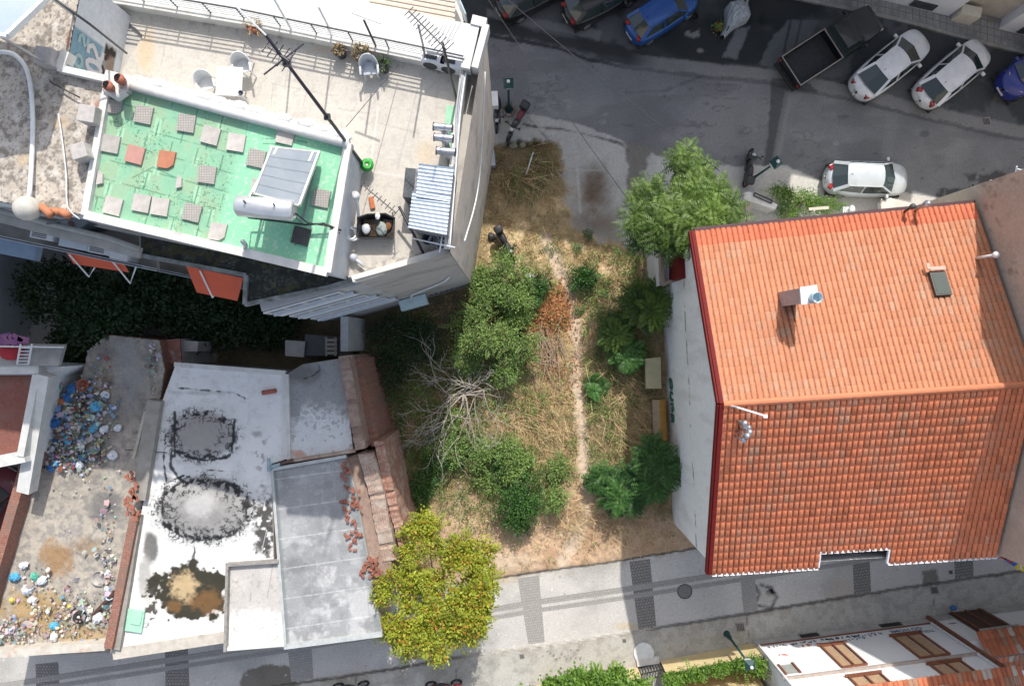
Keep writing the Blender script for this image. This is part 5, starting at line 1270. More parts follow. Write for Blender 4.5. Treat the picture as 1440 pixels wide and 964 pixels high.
put(make_car('parked_car', 'white hatchback with a short dark rear window, parked between the saloon and the blue van', 4.25, 1.78, 1.47, WP, 'hatch'), 1344, 101, 40)
put(make_car('parked_car', 'silver hatchback parked along the wall above the orange roof', 4.15, 1.74, 1.46, SILV, 'hatch'), 1222, 250, -2)
put(make_car('parked_car', 'bright blue small car parked at the top of the street', 3.9, 1.7, 1.5, BLU, 'hatch'), 932, 16, 33)
put(make_car('parked_car', 'black car beside the blue car, tail with red lights showing', 4.1, 1.74, 1.5, BLK, 'hatch'), 846, -6, 28)
put(make_car('parked_car', 'black car at the top edge nearest the apartment block', 4.2, 1.76, 1.45, BLK, 'hatch'), 752, -16, 28)
put(make_car('parked_van', 'deep blue van cut off by the right edge of the photo', 4.4, 1.8, 1.8, BLU2, 'van'), 1466, 92, 212)
put(make_car('parked_car', 'dark red car in the yard at the left edge', 4.1, 1.74, 1.46, REDP, 'hatch'), -18, 712, 62)
# black pickup
t = thing('pickup', (0, 0, 0), 'black pickup truck with an open empty load bed', 'pickup'); L, hw = 5.2, .88
m = MB(); vs = []; xs = [-.02 + .1 * 0 + x for x in np.linspace(-.1, 2.58, 14)]
for x in xs:
    k = (x - .0) / 2.6; wd = hw * (1 - .16 * max(0, k) ** 4); zt = 1.05 - .18 * max(0, (x - 1.35) / 1.25) ** 2 if x > 1.35 else 1.05
    pr = [(0, .35), (.9, .35), (1, .55), (.98, zt - .12), (.9, zt), (0, zt + .03)]; ring = [(wd * a, z) for a, z in pr] + [(-wd * a, z) for a, z in reversed(pr[1:-1])]; vs += [(x, y, z) for y, z in ring]
k = 10; m.add(vs, [(i * k + j, i * k + (j + 1) % k, (i + 1) * k + (j + 1) % k, (i + 1) * k + j) for i in range(len(xs) - 1) for j in range(k)] + [tuple(range(k)), tuple(reversed(range((len(xs) - 1) * k, len(xs) * k)))]); m.build('body', BLK, t, True, local=True)
m = MB(); m.add([(-.05, -.8, 1.05), (1.35, -.8, 1.05), (1.35, .8, 1.05), (-.05, .8, 1.05), (.02, -.64, 1.66), (.75, -.64, 1.68), (.75, .64, 1.68), (.02, .64, 1.66)], [(0, 1, 5, 4), (2, 3, 7, 6), (3, 0, 4, 7)]); m.build('side_window', CGL, t, local=True)
m = MB(); m.add([(1.35, -.8, 1.06), (1.42, 0, 1.07), (1.35, .8, 1.06), (.76, .64, 1.67), (.8, 0, 1.69), (.76, -.64, 1.67)], [(0, 1, 4, 5), (1, 2, 3, 4)]); m.build('windscreen', CGL, t, local=True)
m = MB(); m.box((.39, 0, 1.69), (.8, 1.3, .06), bev=.02); m.build('roof', BLK, t, True, local=True)
m = MB(); m.box((-1.35, 0, .62), (2.45, 1.6, .06)); m.build('bed_floor', pmat('bed_liner', (.018, .018, .022), (.03, .03, .033), 6, .7), t, local=True)
for s in (-1, 1):
    m = MB(); m.box((-1.35, s * .85, .8), (2.5, .08, .5)); sd = m.build('bed_side', BLK, t, local=True)
    m = MB(); m.box((-1.35, s * .85, 1.06), (2.5, .045, .03)); m.build('rail', pmat('worn_rail', (.36, .31, .28), (.28, .24, .22), 6), sd, local=True)
    m = MB(); m.box((-2.62, s * .78, .8), (.06, .14, .2), bev=.02); m.build('tail_light', REDL, t, local=True)
    m = MB(); m.box((2.42, s * .6, .82), (.2, .3, .14), bev=.03); m.build('headlight', CLRL, t, local=True)
    m = MB(); m.box((1.15, s * .98, 1.16), (.12, .2, .16), bev=.03); m.build('mirror', TRIM, t, local=True)
    for x in (1.65, -1.45):
        m = MB(); m.torus((0, 0, 0), .26, .1, (0, 1, 0), 20, 8); wh = m.build('wheel', TYRE, t, True, local=True); wh.location = (x, s * .76, .35)
        m = MB(); m.lathe((0, s * .06, 0), [(.2, 0), (.2, .03), (0, .04)], 12, axis=(0, s, 0)); m.build('rim', RIM, wh, local=True)
m = MB(); m.box((-2.58, 0, .8), (.07, 1.66, .5)); tg = m.build('tailgate', BLK, t, local=True); m = MB(); m.box((-2.58, 0, 1.06), (.045, 1.66, .03)); m.build('rail', MATS['worn_rail'], tg, local=True)
m = MB(); m.box((-.1, 0, 1.12), (.05, 1.75, .05)); m.build('headboard', MATS['worn_rail'], t, local=True)
m = MB(); m.box((-2.7, 0, .45), (.16, 1.7, .16), bev=.03); m.build('rear_bumper', TRIM, t, local=True)
put(t, 1172, 62, 33)
# motorcycles and scooters
def make_bike(label, c1, seatc, kind='motorbike', box=False):
    t = thing(kind, (0, 0, 0), label, kind)
    for x in (.68, -.62):
        m = MB(); m.torus((0, 0, 0), .25, .06, (0, 1, 0), 22, 8); wh = m.build('wheel', TYRE, t, True, local=True); wh.location = (x, 0, .31)
        m = MB()
        for k in range(5):
            a = k * PI * .4; m.bar((0, 0, 0), (.2 * math.cos(a), 0, .2 * math.sin(a)), .03, .03)
        m.build('spokes', RIM, wh, local=True)
    m = MB(); m.tube([(-.55, 0, .42), (-.1, 0, .45), (.3, 0, .6), (.42, 0, .95)], [.06, .13, .1, .05], 8); m.build('frame', DGREY, t, True, local=True)
    m = MB()
    for s in (-1, 1): m.tube([(.68, s * .09, .31), (.5, s * .09, .8), (.42, s * .1, .98)], .028, 6)
    m.build('fork', STEEL, t, True, local=True)
    m = MB()
    if kind == 'motorbike': m.sphere((.18, 0, .82), .24, 12, 8, (1.25, .62, .62))
    else: m.box((.42, 0, .62), (.16, .42, .62), bev=.06); m.box((.12, 0, .36), (.5, .36, .1), bev=.03); m.sphere((-.4, 0, .55), .3, 12, 8, (1.5, .68, .7))
    m.build('tank' if kind == 'motorbike' else 'bodywork', c1, t, True, local=True)
    m = MB(); m.sphere((-.32, 0, .84), .3, 12, 8, (1.3, .5, .3)); m.build('seat', seatc, t, True, local=True)
    m = MB(); m.tube([(.3, -.36, 1.02), (.4, -.2, 1.05), (.42, 0, 1.02), (.4, .2, 1.05), (.3, .36, 1.02)], .022, 6); hb_ = m.build('handlebar', TRIM, t, True, local=True)
    for s in (-1, 1):
        m = MB(); m.sphere((.42, s * .34, 1.17), .075, 8, 6, (.5, 1, .8)); m.tube([(.38, s * .28, 1.03), (.42, s * .34, 1.17)], .01, 5); m.build('mirror', TRIM, hb_, True, local=True)
    m = MB(); m.sphere((.52, 0, .92), .1, 10, 7); m.build('headlight', CLRL, t, True, local=True)
    m = MB(); m.tube([(.1, -.16, .38), (-.3, -.18, .36), (-.72, -.2, .44)], [.03, .05, .055], 8); m.build('exhaust', STEEL, t, True, local=True)
    m = MB()
    for x in (.7, -.66): m.tube([(x + .22, 0, .52), (x, 0, .6), (x - .24, 0, .5)], .07, 6)
    m.build('mudguard', c1, t, True, local=True)
    m = MB(); m.box((-.86, 0, .62), (.08, .16, .1), bev=.02); m.build('tail_light', REDL, t, local=True)
    if box: m = MB(); m.box((-.72, 0, 1.0), (.4, .42, .32), bev=.08); m.build('top_box', BLACKP, t, True, local=True)
    return t
MAR = pmat('maroon_seat', (.15, .02, .035), (.11, .016, .03), 7, .5); DGRN = paint('dark_green_paint', (.014, .03, .028)); BKS = pmat('black_vinyl', (.028, .028, .03), (.02, .02, .022), 9, .45)
put(make_bike('motorbike with a maroon seat and black top box beside the lamp near the block', BLK, MAR, box=True), 727, 170, 240, zc=.8).scale = (1.08,) * 3
put(make_bike('dark green scooter with a round rear box parked by the tree on the street', DGRN, BKS, 'scooter', True), 1056, 234, 80, zc=.8).scale = (1.05,) * 3
put(make_bike('red and white motorbike cut off by the bottom edge of the photo', paint('red_bike_paint', (.4, .02, .03)), BKS), 622, 966, 4, z=.1, zc=.8)
put(make_bike('black motorbike at the bottom edge under the lane', BLK, BKS), 490, 968, 5, z=.1, zc=.8)
put(make_bike('black motorbike half hidden under white sheets by the beige wall', BLK, BKS), 1354, 276, 22, zc=.8)
put(make_bike('small scooter squeezed between the east wall of the block and the lamp', BLK, BKS, 'scooter'), 699, 158, 268, zc=.6)
put(make_bike('black scooter with a top box parked in the straw by the wall of the block', BLK, BKS, 'scooter', True), 711, 342, 300, zc=.6)
# tarpaulin covered motorbike at the top of the street
P_ = W(1035, 22, .5); t = thing('covered_motorbike', (P_.x, P_.y, 0), 'motorbike under a pale grey tarpaulin at the top of the street', 'covered motorbike'); t.rotation_euler[2] = math.radians(58)
m = MB(); xs = np.linspace(-1.15, 1.2, 15); n = 13; vs = []
for i, x in enumerate(xs):
    k = (i / 14); hgt = .35 + .75 * math.exp(-((x - .15) / .55) ** 2) + .2 * math.exp(-((x + .7) / .4) ** 2); wd = .12 + .42 * math.exp(-((x - .3) / .5) ** 2) + .14 * math.sin(PI * k)
    for j in range(n):
        a = PI * j / (n - 1); f = 1 + .1 * math.sin(j * 2.3 + i * 1.7) * math.sin(a); vs.append((x, wd * math.cos(a) * f, hgt * math.sin(a) ** .7 * f + .02))
m.add(vs, [(i * n + j, i * n + j + 1, (i + 1) * n + j + 1, (i + 1) * n + j) for i in range(14) for j in range(n - 1)]); m.build('tarpaulin', pmat('grey_tarp', (.40, .43, .47), (.32, .35, .39), 3, .5), t, local=True)
for x in (-.7, .7): m = MB(); m.torus((x, 0, .31), .25, .06, (0, 1, 0), 16, 6); m.build('wheel', TYRE, t, True, local=True)
# ================================================================ trees, shrubs, grass
def unit(v): return v / (np.linalg.norm(v, axis=-1, keepdims=True) + 1e-9)
class Leaves:
    def __init__(s): s.P = []; s.C = []
    def add(s, p, d, n, l, w, c, fold=.0):
        """diamond leaves: p base, d direction, n normal, l length, w width, c shade 0..1"""
        d = unit(d); sd = unit(np.cross(d, n)); n2 = np.cross(sd, d)
        l = np.asarray(l)[..., None]; w = np.asarray(w)[..., None]
        m = p + d * l * .45 + n2 * l * .06
        q = np.stack([p, m + sd * w * .5, p + d * l - n2 * l * .08, m - sd * w * .5], 1)
        s.P.append(q); s.C.append(np.broadcast_to(np.asarray(c, float), (len(p),)))
    def frond(s, o, az, el, L, pairs, lw, ll, droop, shade, rng):
        t = (np.arange(pairs) + 1.2) / (pairs + .6)
        e = el - droop * t
        ds = L / pairs; hx = np.cumsum(np.cos(e)) * ds; hz = np.cumsum(np.sin(e)) * ds
        ca, sa = math.cos(az), math.sin(az)
        P = np.stack([o[0] + hx * ca, o[1] + hx * sa, o[2] + hz], 1)
        tan = np.stack([np.cos(e) * ca, np.cos(e) * sa, np.sin(e)], 1); side = np.array([-sa, ca, 0.]); up = np.cross(tan, side)
        prof = np.sin(PI * np.clip(t * .86 + .12, 0, 1)) ** .6
        for k in (-1, 1):
            d = side * k + tan * .45 - up * .18 + rng.normal(0, .08, P.shape)
            s.add(P, d, up + rng.normal(0, .15, P.shape), ll * prof, lw * (.7 + .3 * prof), shade + rng.normal(0, .1, pairs))
    def build(s, name, mat, parent=None, origin=None):
        P = np.concatenate(s.P).reshape(-1, 3); C = np.clip(np.repeat(np.concatenate(s.C), 4), 0, 1)
        if parent is not None: P = P - np.array(parent.location)
        Q = np.arange(len(P)).reshape(-1, 4)
        return npmesh(name, P, Q, mat, parent, np.stack([C, C, C, np.ones_like(C)], 1))
LG1 = leafmat('fresh_leaves', (.022, .06, .01), (.155, .25, .042))
LG2 = leafmat('shrub_leaves', (.018, .055, .014), (.075, .185, .038))
LG3 = leafmat('bushy_leaves', (.05, .115, .026), (.29, .42, .115))
LG4 = leafmat('yellow_green_leaves', (.13, .18, .012), (.44, .47, .05), .3)
LG5 = leafmat('orange_tips', (.38, .12, .025), (.5, .22, .05))
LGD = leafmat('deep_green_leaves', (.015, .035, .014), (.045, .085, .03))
LGH = leafmat('hedge_leaves', (.06, .15, .02), (.19, .32, .05))
STRAWM = leafmat('straw_blades', (.22, .15, .06), (.78, .60, .35), .2, .7)
DRYL = leafmat('dry_leaves', (.26, .09, .035), (.58, .3, .13), .15, .7)
BARK = pmat('bark', (.17, .13, .10), (.1, .08, .06), 9, .9, bp=.5)
BARKP = pmat('pale_bark', (.42, .37, .32), (.3, .26, .22), 9, .9, bp=.5)
def branch_pts(a, b, n=5, j=.1):
    a, b = Vector(a), Vector(b); L_ = (b - a).length
    return [a.lerp(b, i / n) + (Vector((random.uniform(-j, j), random.uniform(-j, j), random.uniform(-j, j))) * L_ if 0 < i < n else Vector()) for i in range(n + 1)]
def trunk(root, base, top, r, tips, mat=BARK):
    m = MB(); m.tube(branch_pts(base, top, 5, .03), [r * (1 - .09 * i) for i in range(6)], 8)
    for tp in tips:
        f = random.uniform(.45, 1.0); st = Vector(base).lerp(Vector(top), f); m.tube(branch_pts(st, tp, 4, .07), [r * .5 * (1 - .19 * i) for i in range(5)], 5)
    return m.build('trunk', mat, root, True)
def pinnate_tree(name, base, crown, rad, nros, label, cat, group=None, nf=9, fl=.75, pairs=12, ll=.2, lw=.065, mat=LG1, tr=.09, droop=.7, gap=.0, sd=1):
    rng = np.random.RandomState(sd); t = thing(name, base, label, cat, group)
    cx = np.array(crown); R = np.array(rad); lv = Leaves(); tips = []
    k = 0
    while k < nros:
        u = rng.normal(size=3); u /= np.linalg.norm(u); r = rng.uniform(.35, 1) ** .5
        if u[2] < -.35: continue
        p = cx + R * u * r * (1 + .22 * math.sin(3 * math.atan2(u[1], u[0]) + sd) * (1 - abs(u[2])))
        if gap and vnoise(np.array([p[0] * 1.1 + 50]), np.array([p[1] * 1.1 + 50]), sd)[0] < gap: k += 1; continue
        k += 1; tips.append(p); a0 = rng.uniform(0, 6.3); sh = np.clip(.42 + .28 * rng.normal() + .3 * u[2], .02, .98)
        for i in range(nf):
            lv.frond(p, a0 + i * 2.4 + rng.normal(0, .15), rng.uniform(.05, .75), fl * rng.uniform(.7, 1.1), pairs, lw, ll, droop + rng.uniform(-.2, .3), sh, rng)
    trunk(t, base, (cx[0], cx[1], cx[2] - R[2] * .5), tr, [tuple(p - np.array([0, 0, .05])) for p in tips[::2]])
    lv.build('crown', mat, t); return t
def leafy_shrub(name, base, lobes, n, label, cat, group=None, mat=LG3, l=.13, w=.06, stems=True, sd=1, clump=9, spread=.16, up=.4, bark=BARK, extra=None):
    """lobes: (px offset x, y, z, rx, ry, rz) in metres from base; leaves in small sprays through the lobes' volume"""
    rng = np.random.RandomState(sd); t = thing(name, base, label, cat, group); lv = Leaves(); ex = Leaves(); b = np.array(base); tips = []
    vol = np.array([q[3] * q[4] * q[5] for q in lobes]) ** .7; vol /= vol.sum()
    for q, f in zip(lobes, vol):
        m_ = max(int(n * f / clump), 4)
        u = unit(rng.normal(size=(m_, 3))); u[:, 2] = np.abs(u[:, 2]) * .9 - .1; r = rng.uniform(.25, 1, (m_, 1)) ** .45
        c = b + np.array(q[:3]) + u * r * np.array(q[3:])
        keep = vnoise(c[:, 0] * 2.2 + 40, c[:, 1] * 2.2 + 40, sd) > .22; c = c[keep]; u = u[keep]
        tips += [tuple(c[i]) for i in range(0, len(c), max(len(c) // 7, 1))]
        sh = np.clip(.45 + .3 * u[:, 2] + rng.normal(0, .2, len(c)), .02, .98)
        k = clump; cc = np.repeat(c, k, 0); uu = np.repeat(u, k, 0)
        p = cc + rng.normal(0, spread, cc.shape) * np.array([1, 1, .6])
        d = rng.normal(size=cc.shape) + uu * .8; d[:, 2] += up * .3
        nn_ = rng.normal(0, .45, cc.shape) + np.array([0, 0, 1.]) + uu * .4
        lv.add(p, d, nn_, rng.uniform(.6, 1.25, len(p)) * l, rng.uniform(.7, 1.2, len(p)) * w, np.repeat(sh, k) + rng.normal(0, .1, len(p)))
        if extra:
            s_ = rng.rand(len(p)) < extra[1]; pp = p[s_] + np.array([0, 0, .05]); d2 = rng.normal(size=pp.shape) + np.array([0, 0, .8])
            ex.add(pp, d2, rng.normal(0, .5, pp.shape) + np.array([0, 0, 1.]), rng.uniform(.6, 1.2, len(pp)) * extra[2], rng.uniform(.7, 1.1, len(pp)) * extra[3], rng.rand(len(pp)))
    for i in range(int(5 + len(lobes) * 2.2)):                 # ragged shoots breaking the outline
        q = lobes[rng.randint(len(lobes))]; a = rng.uniform(0, 6.3); o_ = b + np.array(q[:3]) + np.array([math.cos(a) * q[3] * .7, math.sin(a) * q[4] * .7, q[5] * .4])
        lv.frond(o_, a + rng.normal(0, .5), rng.uniform(-.1, .9), rng.uniform(.35, .8), 7, w * .95, l * 1.05, .7, .55 + rng.normal(0, .2), rng)
    if stems:
        m = MB(); z0 = b - np.array([0, 0, .1])
        for tp in tips: m.tube(branch_pts(z0, z0 + (np.array(tp) - z0) * rng.uniform(1, 1.28), 4, .08), [.035, .028, .02, .014, .008], 5)
        m.build('stems', bark, t, True)
    lv.build('crown', mat, t)
    if extra: tag(ex.build('tips', extra[0], t), kind='stuff')
    return t
# --- the big pinnate tree at the corner of the orange house
b0 = W(900, 345, .05)
pinnate_tree('tree', b0, W(955, 292, 5.2), (2.35, 2.2, 1.2), 125, 'big bright green feathery leaved tree by the corner of the orange roof', 'tree', nf=6, fl=.9, pairs=10, ll=.25, lw=.06, sd=3, tr=.12, gap=.36)
# --- yellow-green tree over the lane
b1 = W(619, 806, .0); o = lambda px, py, z: tuple(W(px, py, z) - b1)
def patch_lobes(b, poly, n, zc, zj, r0, r1, sd):
    """many small overlapping leaf masses inside a plan outline"""
    r_ = random.Random(sd); out = []; xs = [p[0] for p in poly]; ys = [p[1] for p in poly]; cx, cy = sum(xs) / len(xs), sum(ys) / len(ys); R_ = max(max(xs) - min(xs), max(ys) - min(ys)) / 2
    while len(out) < n:
        x, y = r_.uniform(min(xs), max(xs)), r_.uniform(min(ys), max(ys))
        if not inside(np.array([float(x)]), np.array([float(y)]), poly)[0]: continue
        k = max(0, 1 - math.hypot(x - cx, y - cy) / R_); z = max(.35, zc * (.45 + .7 * k) + r_.uniform(-zj, zj)); v = W(x, y, z) - b; r = r_.uniform(r0, r1); out.append((v.x, v.y, v.z, r * r_.uniform(.8, 1.3), r * r_.uniform(.8, 1.3), r * r_.uniform(.5, .9)))
    return out
YP1 = [(530, 815), (556, 796), (600, 806), (640, 800), (684, 790), (688, 832), (676, 868), (664, 888), (632, 898), (616, 924), (590, 920), (566, 905), (546, 888), (540, 850)]; YP2 = [(570, 745), (600, 730), (628, 762), (612, 790), (575, 782)]; YP3 = [(632, 775), (652, 744), (676, 765), (684, 800), (640, 805)]
def high_lobes(b, P_, n, z0, z1, r0, r1, sd):
    r_ = random.Random(sd); out = []; xs = [p[0] for p in P_]; ys = [p[1] for p in P_]
    while len(out) < n:
        x, y = r_.uniform(min(xs), max(xs)), r_.uniform(min(ys), max(ys))
        if inside(np.array([x]), np.array([y]), P_)[0]:
            v = W(x, y, r_.uniform(z0, z1)) - b; r = r_.uniform(r0, r1); out.append((v.x, v.y, v.z, r * r_.uniform(.8, 1.3), r * r_.uniform(.8, 1.3), r * r_.uniform(.5, .9)))
    return out
lob = high_lobes(b1, YP1, 46, 3.9, 5.2, .28, .6, 41) + high_lobes(b1, YP2, 8, 3.8, 4.8, .28, .5, 42) + high_lobes(b1, YP3, 9, 3.9, 5.0, .28, .5, 43) + high_lobes(b1, [(630, 820), (670, 825), (670, 865), (635, 870)], 6, 4.2, 5.0, .3, .5, 44)
t2 = leafy_shrub('tree', b1, lob, 23000,
    'yellow green tree with orange leaf tips overhanging the lane below the brick wall', 'tree', mat=LG4, l=.17, w=.085, sd=5, clump=8, spread=.14, stems=False, extra=(LG5, .11, .15, .075))
trunk(t2, b1, W(612, 815, 3.2), .12, [W(600, 850, 4.6), W(570, 835, 4.3), W(650, 870, 4.4), W(595, 770, 4.2), W(655, 790, 4.5), W(600, 895, 4.0), W(630, 840, 4.7)], BARKP)
# --- bushes on the lot
YT = (LGH, .1, .1, .045); RT = (DRYL, .025, .1, .05)
for i, (bx, by, poly, n, zc, nl, ex, lb) in enumerate((
    (702, 410, [(675, 385), (700, 364), (732, 370), (752, 400), (745, 430), (700, 436), (672, 420)], 17, 2.1, 11000, YT, 'light green bush nearest the corner of the apartment block'),
    (676, 470, [(650, 425), (690, 425), (715, 450), (710, 490), (680, 525), (648, 520), (640, 480)], 18, 2.0, 10500, RT, 'tangled green bush left of the dead leaves above the bare dead tree'),
    (730, 470, [(715, 425), (752, 430), (756, 470), (742, 520), (710, 540), (700, 500)], 14, 1.5, 7500, YT, 'loose green bush between the dead leaves and the tangled bush'),
    (708, 650, [(660, 620), (720, 612), (745, 640), (740, 680), (700, 690), (655, 665)], 15, 1.1, 7000, YT, 'feathery pale green bush just below the dead tree'),
    (738, 700, [(708, 665), (760, 660), (765, 700), (745, 742), (728, 748), (712, 715)], 13, 1.2, 7500, YT, 'bright green bush hanging over the bare soil near the lane'),
    (780, 690, [(758, 650), (785, 650), (803, 700), (795, 722), (768, 715)], 9, .9, 4000, RT, 'small green bush beside the lower end of the dirt path'),
    (640, 600, [(610, 570), (660, 590), (655, 640), (620, 650), (595, 620)], 10, .6, 3600, RT, 'low weedy bush under the left branches of the dead tree'))):
    b = W(bx, by, .05); leafy_shrub('bush', b, patch_lobes(b, poly, n, zc, .35, .26, .6, 200 + i), nl, lb, 'bush', l=.13, w=.055, sd=8 + i, clump=10, spread=.16, mat=LG3 if i != 4 else LG2, extra=ex)
b4 = W(765, 405, .05); o = lambda px, py, z: tuple(W(px, py, z) - b4)
leafy_shrub('bush', b4, [(*o(756, 403, .7), .55, .5, .5)], 1500, 'small green bush beside the white scrap at the top of the dirt path', 'bush', sd=14, mat=LG2)
b5 = W(818, 392, .05); leafy_shrub('bush', b5, [(0, 0, .45, .5, .45, .35), (.25, .0, .6, .3, .3, .25)], 1400, 'small round bush in dry grass right of the dirt path', 'bush', sd=15, mat=LG2, l=.15, w=.07)
b6 = W(620, 690, .0); o = lambda px, py, z: tuple(W(px, py, z) - b6)
leafy_shrub('bush', b6, [(*o(615, 640, .5), .6, 1.3, .35), (*o(595, 680, .5), .5, .9, .35), (*o(640, 640, .5), .6, .7, .35)], 4500, 'low scruffy green bush along the foot of the reddish brick wall', 'bush', sd=16, mat=LG2, l=.12, w=.055)
PG = 'feathery shrubs beside the white gable wall'
for i, (px, py, z, rx, ry, rz, n, fl, lb) in enumerate(((911, 425, 1.9, .75, .75, .5, 16, 1.0, 'tall feathery shrub by the top corner of the white gable wall'),
        (866, 465, 1.1, .6, .6, .4, 11, .8, 'feathery shrub between the dirt path and the white gable wall'),
        (922, 655, 1.8, .75, 1.0, .6, 24, .95, 'dense dark feathery shrub touching the lower end of the white gable wall'),
        (880, 690, 1.2, .9, .8, .45, 20, .85, 'wide dark feathery shrub at the bottom of the lot by the gable wall'),
        (848, 673, .8, .5, .5, .3, 9, .7, 'smaller dark shrub at the path edge near the lane'),
        (880, 500, .9, .5, .6, .35, 10, .75, 'dark feathery shrub above the olive box'),
        (838, 545, .45, .35, .3, .2, 5, .5, 'tiny dark shrub at the right edge of the dirt path'))):
    pinnate_tree('shrub', W(px, py, 0) * (H - z) / H, tuple(W(px, py, z)), (rx, ry, rz), n, lb, 'shrub', PG, nf=8, fl=fl * 1.08, pairs=12, ll=.25, lw=.07, mat=LG1 if i in (0, 2 - 1) else LG2, tr=.04, sd=30 + i)
for i, (px, py, s, lb) in enumerate(((774, 349, .5, 'star shaped young plant at the top of the dirt path'), (856, 415, .45, 'young leafy plant right of the path near the big tree'), (814, 437, .3, 'little green plant at the edge of the path'), (826, 330, .25, 'little green seedling in the straw below the concrete apron'), (810, 350, .3, 'small weedy plant in the straw below the concrete apron'))):
    rng = np.random.RandomState(60 + i); b = W(px, py, gz(px, py)); t = thing('young_plant', b, lb, 'plant'); lv = Leaves()
    for k in range(7): lv.frond(np.array([b.x, b.y, b.z + .25]), k * .9 + rng.normal(0, .3), rng.uniform(.0, .5), s * rng.uniform(.7, 1.6), 6, .05, .14, .8, .6 + rng.normal(0, .15), rng)
    m = MB(); m.tube([b - Vector((0, 0, .1)), b + Vector((.01, 0, .27))], .02, 5); m.build('stem', BARK, t); lv.build('leaves', LG2, t)
# --- dead bare tree
b7 = W(652, 548, 0); t = thing('dead_tree', b7, 'bare dead tree with pale spreading branches in the shaded middle of the lot', 'tree'); m = MB(); tw = MB()
rr = random.Random(12); top = Vector(b7) + Vector((.05, -.1, .7)); m.tube(branch_pts(b7, top, 4, .05), [.12, .11, .1, .09, .08], 7)
def grow(p, d, L_, r, dep):
    k = 6; pts = [Vector(p)]; dd = Vector(d).normalized(); bend = rr.uniform(-.16, .16)
    for i in range(k):
        dd = (dd + Vector((-dd.y, dd.x, 0)) * bend + Vector((rr.uniform(-.14, .14), rr.uniform(-.14, .14), rr.uniform(-.1, .07)))).normalized(); pts.append(pts[-1] + dd * L_ / k)
        if pts[-1].z < .12: pts[-1].z = .12
    (m if dep < 2 else tw).tube(pts, [r * (1 - .12 * i) for i in range(k + 1)], 5 if dep < 2 else 4)
    if dep < 3:
        for i in range(2, k + 1):
            if rr.random() < (.85 if dep == 1 else .55):
                sgn = rr.choice((-1, 1)); nd = dd + Vector((-dd.y, dd.x, 0)) * sgn * rr.uniform(.4, 1.0) + Vector((0, 0, rr.uniform(-.15, .3))); grow(pts[i], nd, L_ * rr.uniform(.35, .6), r * .55, dep + 1)
hubs = [W(x, y, z) for x, y, z in ((655, 545, .9), (634, 556, 1.0), (668, 556, .8), (645, 582, .9), (680, 548, 1.0), (628, 580, .8), (662, 592, .7))]
for h_ in hubs: m.tube(branch_pts(top, h_, 4, .06), [.055, .05, .045, .04, .035], 6)
for k in range(24):
    a_ = rr.gauss(PI * 1.2, 1.15); st = hubs[k % 7] + Vector((0, 0, rr.uniform(-.2, .2))); grow(st, (math.cos(a_), math.sin(a_), rr.uniform(.0, .5)), rr.uniform(1.3, 2.9), .028, 1)
for k in range(4): a_ = rr.uniform(-.4, 1.2); grow(top, (math.cos(a_), math.sin(a_), .4), rr.uniform(1.2, 2.0), .035, 1)
m.build('trunk', BARKP, t, True); tw.build('twigs', pmat('pale_twigs', (.46, .42, .37), (.34, .31, .27), 9), t)
# --- pruned dry branches and dead leaves
lv = Leaves(); rng = np.random.RandomState(70); n = 5200
px = np.concatenate([rng.normal(774, 14, n // 2), rng.normal(752, 34, n - n // 2)]); py = np.concatenate([rng.normal(434, 17, n // 2), rng.normal(490, 52, n - n // 2)])
hh = .38 * np.exp(-(((px - 772) / 22) ** 2 + ((py - 436) / 26) ** 2))
p = np.stack([(px - 720) / S0, (482 - py) / S0, .05 + hh + rng.uniform(0, .08, n)], 1); d = rng.normal(size=(n, 3)); d[:, 2] *= .4
lv.add(p, d, rng.normal(0, .5, (n, 3)) + [0, 0, 1], rng.uniform(.08, .17, n), rng.uniform(.05, .1, n), rng.rand(n)); tag(lv.build('dead_leaves', DRYL), 'heap of orange brown dead leaves left of the dirt path', 'leaves', kind='stuff')
m = MB()
for k in range(52):
    x, y = rr.gauss(771, 14), rr.gauss(500, 20); a_ = rr.gauss(-1.2, .6); L_ = rr.uniform(.5, 2.0); c = W(x, y, gz(x, y) + .1 + rr.random() * .2); dv = Vector((math.cos(a_), math.sin(a_), rr.uniform(-.1, .15))) * L_ / 2
    m.tube(branch_pts(c - dv, c + dv, 3, .03), [.02, .018, .014, .008], 4)
tag(m.build('cut_branches', pmat('cut_wood', (.46, .34, .25), (.34, .25, .19), 7)), 'pile of dry cut branches beside the dirt path', 'branches', kind='stuff')
# --- dry grass, weeds
def scatter(n, poly, rng, dens=None):
    xs = [q[0] for q in poly]; ys = [q[1] for q in poly]; X = rng.uniform(min(xs), max(xs), n * 3); Y = rng.uniform(min(ys), max(ys), n * 3)
    k = inside(X, Y, poly)
    if dens is not None: k &= rng.rand(len(X)) < dens(X, Y)
    X, Y = X[k][:n], Y[k][:n]; gi = np.clip(((X - GC[0][0]) / (GC[1][0] - GC[0][0]) * (NX - 1)).astype(int), 0, NX - 1); gj = np.clip(((Y - GC[0][1]) / (GC[2][1] - GC[0][1]) * (NY - 1)).astype(int), 0, NY - 1)
    return X, Y, np.stack([(X - 720) / S0, (482 - Y) / S0, GZ[gj, gi]], 1)
LOT = [(690, 202), (786, 200), (802, 325), (870, 350), (930, 378), (940, 735), (965, 760), (690, 808), (575, 800), (505, 500), (560, 440), (664, 405)]
rng = np.random.RandomState(77)
def gdens(X, Y):
    pth = sst(3, 9, dline(X, Y, PATH)); d = .06 + 1.1 * sst(.36, .62, fbm(X, Y, .06, 5, 21)); bare = pm(X, Y, [(630, 700), (700, 690), (760, 715), (800, 690), (830, 600), (850, 700), (960, 735), (975, 770), (600, 830)], 12, 16, .05)
    return np.clip(d * pth * (1 - .88 * bare), 0, 1)
